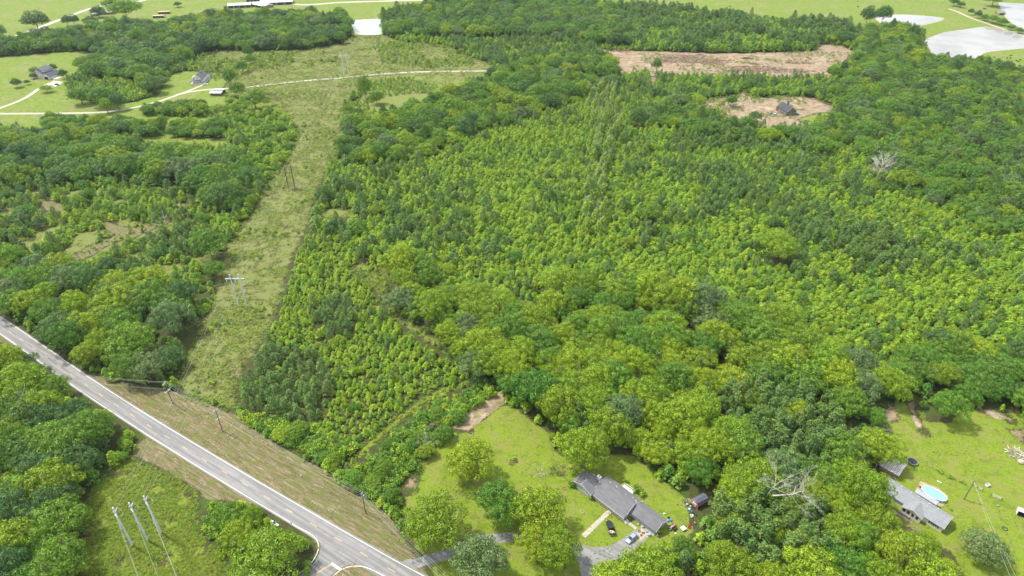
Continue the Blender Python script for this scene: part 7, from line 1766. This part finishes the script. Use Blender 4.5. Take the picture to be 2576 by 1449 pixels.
crate(ph2(710, 790), 'blue', 'blue cooler on the ground before the left end of the porch', (.9, .5, .5), -.7, 'cool_box'); chair(ph2(1750, 1415), 'white', 'white chair below the right end of the cluttered pad', .6)
def mower(p, rz, c, lab, trailer=False):
    o = thing('riding_mower', lab, 'mower', (*p, 0), rz)
    mb = MB(); loft(mb, [(-.9, .35, .3, .55, .05), (-.1, .4, .3, .6, .05), (.2, .3, .3, .85, .06), (.95, .26, .3, .8, .08)]); mb.build('body', CM[c], o)
    mb = MB(); mb.box((-.45, 0, .68), (.45, .45, .1)); mb.box((-.68, 0, .88), (.08, .45, .4)); mb.build('seat', CM['black'], o)
    for x in (-.6, .7):
        for s_ in (-1, 1): mb = MB(); mb.tube((x, s_ * .38, .25), (x, s_ * .55, .25), .27 if x < 0 else .2, n=12); mb.build('wheel', M_TYRE, o)
    mb = MB(); mb.tube((.05, 0, .8), (-.12, 0, 1.0), .02); mb.path([(-.12 + .0 * t, .16 * math.cos(t), 1.0 + .14 * math.sin(t)) for t in np.linspace(0, 6.28, 11)], .02, 4); mb.build('steering_wheel', CM['black'], o)
mower(ph2(1990, 1285), .8, 'grey', 'grey riding mower at the foot of the reddish cart'); mower(ph2(2070, 1300), .9, 'black', 'black and white riding mower right of the reddish cart')
ct = thing('garden_cart', 'reddish flat garden cart beside the riding mowers', 'cart', (*ph2(2035, 1235), 0), .75); mb = MB(); mb.box((0, 0, .45), (1.9, 1.0, .1)); mb.build('deck', CM['brown'], ct)
mb = MB(); [mb.box((0, s_ * .5, .6), (1.9, .05, .25)) for s_ in (-1, 1)]; mb.build('side', CM['red'], ct)
for s_ in (-1, 1): mb = MB(); mb.tube((0, s_ * .52, .25), (0, s_ * .64, .25), .25, n=12); mb.build('wheel', M_TYRE, ct)
tb_ = thing('white_table', 'square white topped table on the grass right of the mowers', 'table', (*ph2(2215, 1295), 0), .5); mb = MB(); mb.box((0, 0, .75), (1.7, 1.5, .08)); mb.build('tabletop', CM['white'], tb_)
for sx in (-.7, .7):
    for sy in (-.6, .6): mb = MB(); mb.box((sx, sy, .37), (.08, .08, .72)); mb.build('leg', CM['white'], tb_)
for k, (x, y, f, c, lb) in enumerate([(282, 300, 'tyre', '', 'tyre at the upper end of the clutter by the red shed'), (255, 305, 'bucket', 'grey', 'grey bucket beside the upper tyre'), (232, 262, 'crate', 'grey', 'grey wooden crate at the top of the clutter'), (285, 325, 'barrel', 'teal', 'teal barrel in the clutter left of the plywood'),
        (268, 350, 'bag', 'red', 'red bag in the clutter left of the plywood'), (300, 360, 'bucket', 'orange', 'orange bucket in the clutter'), (345, 350, 'bag', 'teal', 'teal bag before the plywood'), (325, 400, 'barrel', 'white', 'white barrel below the plywood'), (300, 395, 'crate', 'teal', 'pale frame crate left of the white barrel'),
        (360, 430, 'bag', 'blue', 'blue tarp bundle at the corner of the red shed'), (400, 468, 'tyre', '', 'tyre in front of the red shed door'), (380, 500, 'bag', 'white', 'white bag below the red shed'), (347, 497, 'barrel', 'teal', 'pale teal drum below the red shed'), (360, 528, 'barrel', 'tan', 'tan round tub below the red shed'),
        (335, 462, 'bucket', 'black', 'black bucket left of the blue bundle'), (430, 490, 'bag', 'black', 'black bag right of the tyre'), (395, 590, 'crate', 'brown', 'brown crate at the rubble end of the yard'), (410, 625, 'barrel', 'brown', 'brown round barrel at the rubble end of the yard'), (325, 688, 'crate', 'red', 'red and white box near the rubble'),
        (135, 325, 'bucket', 'red', 'tiny red pail on the lawn left of the clutter'), (105, 785, 'bag', 'white', 'white bag on the grass below the mowers'), (175, 757, 'bucket', 'white', 'white pail right of the mowers')]):
    p = pr2(x, y)
    if f == 'tyre': tyre(p, lb)
    elif f == 'bucket': bucket(p, c, lb)
    elif f == 'crate': crate(p, c, lb, (.9, .7, .5), k * .4)
    elif f == 'barrel': barrel(p, c, lb, .38, .6)
    else: bag(p, c, lb, .42, k)
fz = lambda x, y: P(0.85867 * (2560 + x / 4.83), 0.85867 * (1300 + y / 4.83))
crate(fz(1605, 595), 'white', 'white cube on the paddock right of the pole', (1.2, 1.1, .9), .2, 'water_tank'); bucket(fz(455, 182), 'teal', 'pale pail at the fence left of the trampoline'); crate(fz(925, 540), 'white', 'white and red board lying on the paddock above the pool', (1.5, .4, .15), -.7, 'flat_board')
tyre(fz(1855, 1205), 'dark water trough ring beside the paddock fence', .75); bucket(fz(1795, 1050), 'teal', 'teal tub at the fence right of the paddock', ); bag(fz(1750, 880), 'grey', 'grey bundle at the fence corner below the long gate', .5)
sm = thing('tree_stump', 'small grey stump at the top of the paddock', 'stump', (*P(0.85867 * (2000 + 2140 / 2.574), 0.85867 * (1125 + 215 / 2.574)), 0)); mb = MB(); mb.tube((0, 0, 0), (0, 0, .6), .45, .35, 10); mb.build('wood', M_LOG2, sm)
st = thing('stone_ring', 'small ring of stones on the lawn left of the path', 'stones', (*ph2(405, 975), 0))
for k in range(7): mb = MB(); mb.sphere((.7 * math.cos(k * .9), .7 * math.sin(k * .9), .1), .28, 0, 7, 4, (1, .8, .5), .3, random.Random(k)); mb.build('stone', CM['tan'], st)
fp = thing('fire_pit', 'small brick fire ring left of the ranch house', 'fire pit', (*ph2(75, 562), 0))
for k in range(9): mb = MB(); mb.box((.6 * math.cos(k * .7), .6 * math.sin(k * .7), .1), (.3, .18, .2), rz=k * .7 + 1.57); mb.build('brick', M_BRICK, fp)
# garden bushes round the ranch house and pool
for (x, y, w, h, lb) in ((225, 520, 3.4, 2.2, 'clipped round bush at the left gable of the ranch house'), (265, 330, 2.6, 1.8, 'pale bush at the left rear corner of the ranch house'), (545, 750, 1.6, 1.1, 'small flowering bush at the left end of the porch'), (1180, 430, 2.6, 1.7, 'green bush behind the ranch house deck'),
                       (1400, 600, 4.4, 2.4, 'large flowering bush behind the ranch house'), (1480, 690, 3.2, 2.0, 'flowering bush right of the large one behind the ranch house'), (1800, 1350, 3.2, 2.0, 'green bush below the right gable of the ranch house')):
    a = ph2(x, y); make_tree('shrub' if h < 2.1 else 'shrubdeep', int(x) % 4, a[0], a[1], (w / 4, w / 4, h / 2.2), x, lb, None, 'shrub')
for (x, y, w, h, lb) in ((1090, 935, 1.2, .8, 'tiny bush on the grass right of the pool'), (1075, 480, 2.6, 1.1, 'bush in the paddock fence, middle one'), (940, 400, 2.8, 1.2, 'bush in the paddock fence, left one'), (1240, 545, 2.2, 1.0, 'bush in the paddock fence, right one')):
    a = fz(x, y); make_tree('shrub', int(x) % 4, a[0], a[1], (w / 4, w / 4, h / 2.2), x, lb, None, 'shrub')
# ------------------------------------------------------------ summer haze
hz = bpy.data.meshes.new('haze'); X0, X1, Y0, Y1, Z0, Z1 = -9900, 9900, -460, 5080, -2.4, 202
hz.from_pydata([(x, y, z) for z in (Z0, Z1) for x, y in ((X0, Y0), (X1, Y0), (X1, Y1), (X0, Y1))], [], [(0, 3, 2, 1), (4, 5, 6, 7), (0, 1, 5, 4), (1, 2, 6, 5), (2, 3, 7, 6), (3, 0, 4, 7)])
mh = bpy.data.materials.new('summer haze'); mh.use_nodes = True; n_ = mh.node_tree; n_.nodes.clear(); ho = n_.nodes.new('ShaderNodeOutputMaterial')
pv = n_.nodes.new('ShaderNodeVolumePrincipled'); pv.inputs['Color'].default_value = (0.80, 0.88, 0.97, 1); pv.inputs['Density'].default_value = 0.00004; pv.inputs['Anisotropy'].default_value = 0.2
n_.links.new(pv.outputs[0], ho.inputs['Volume']); hz.materials.append(mh)
haze = bpy.data.objects.new('haze', hz); COL.objects.link(haze); setp(haze, 'thin bluish summer haze over the whole valley', 'haze', kind='stuff')
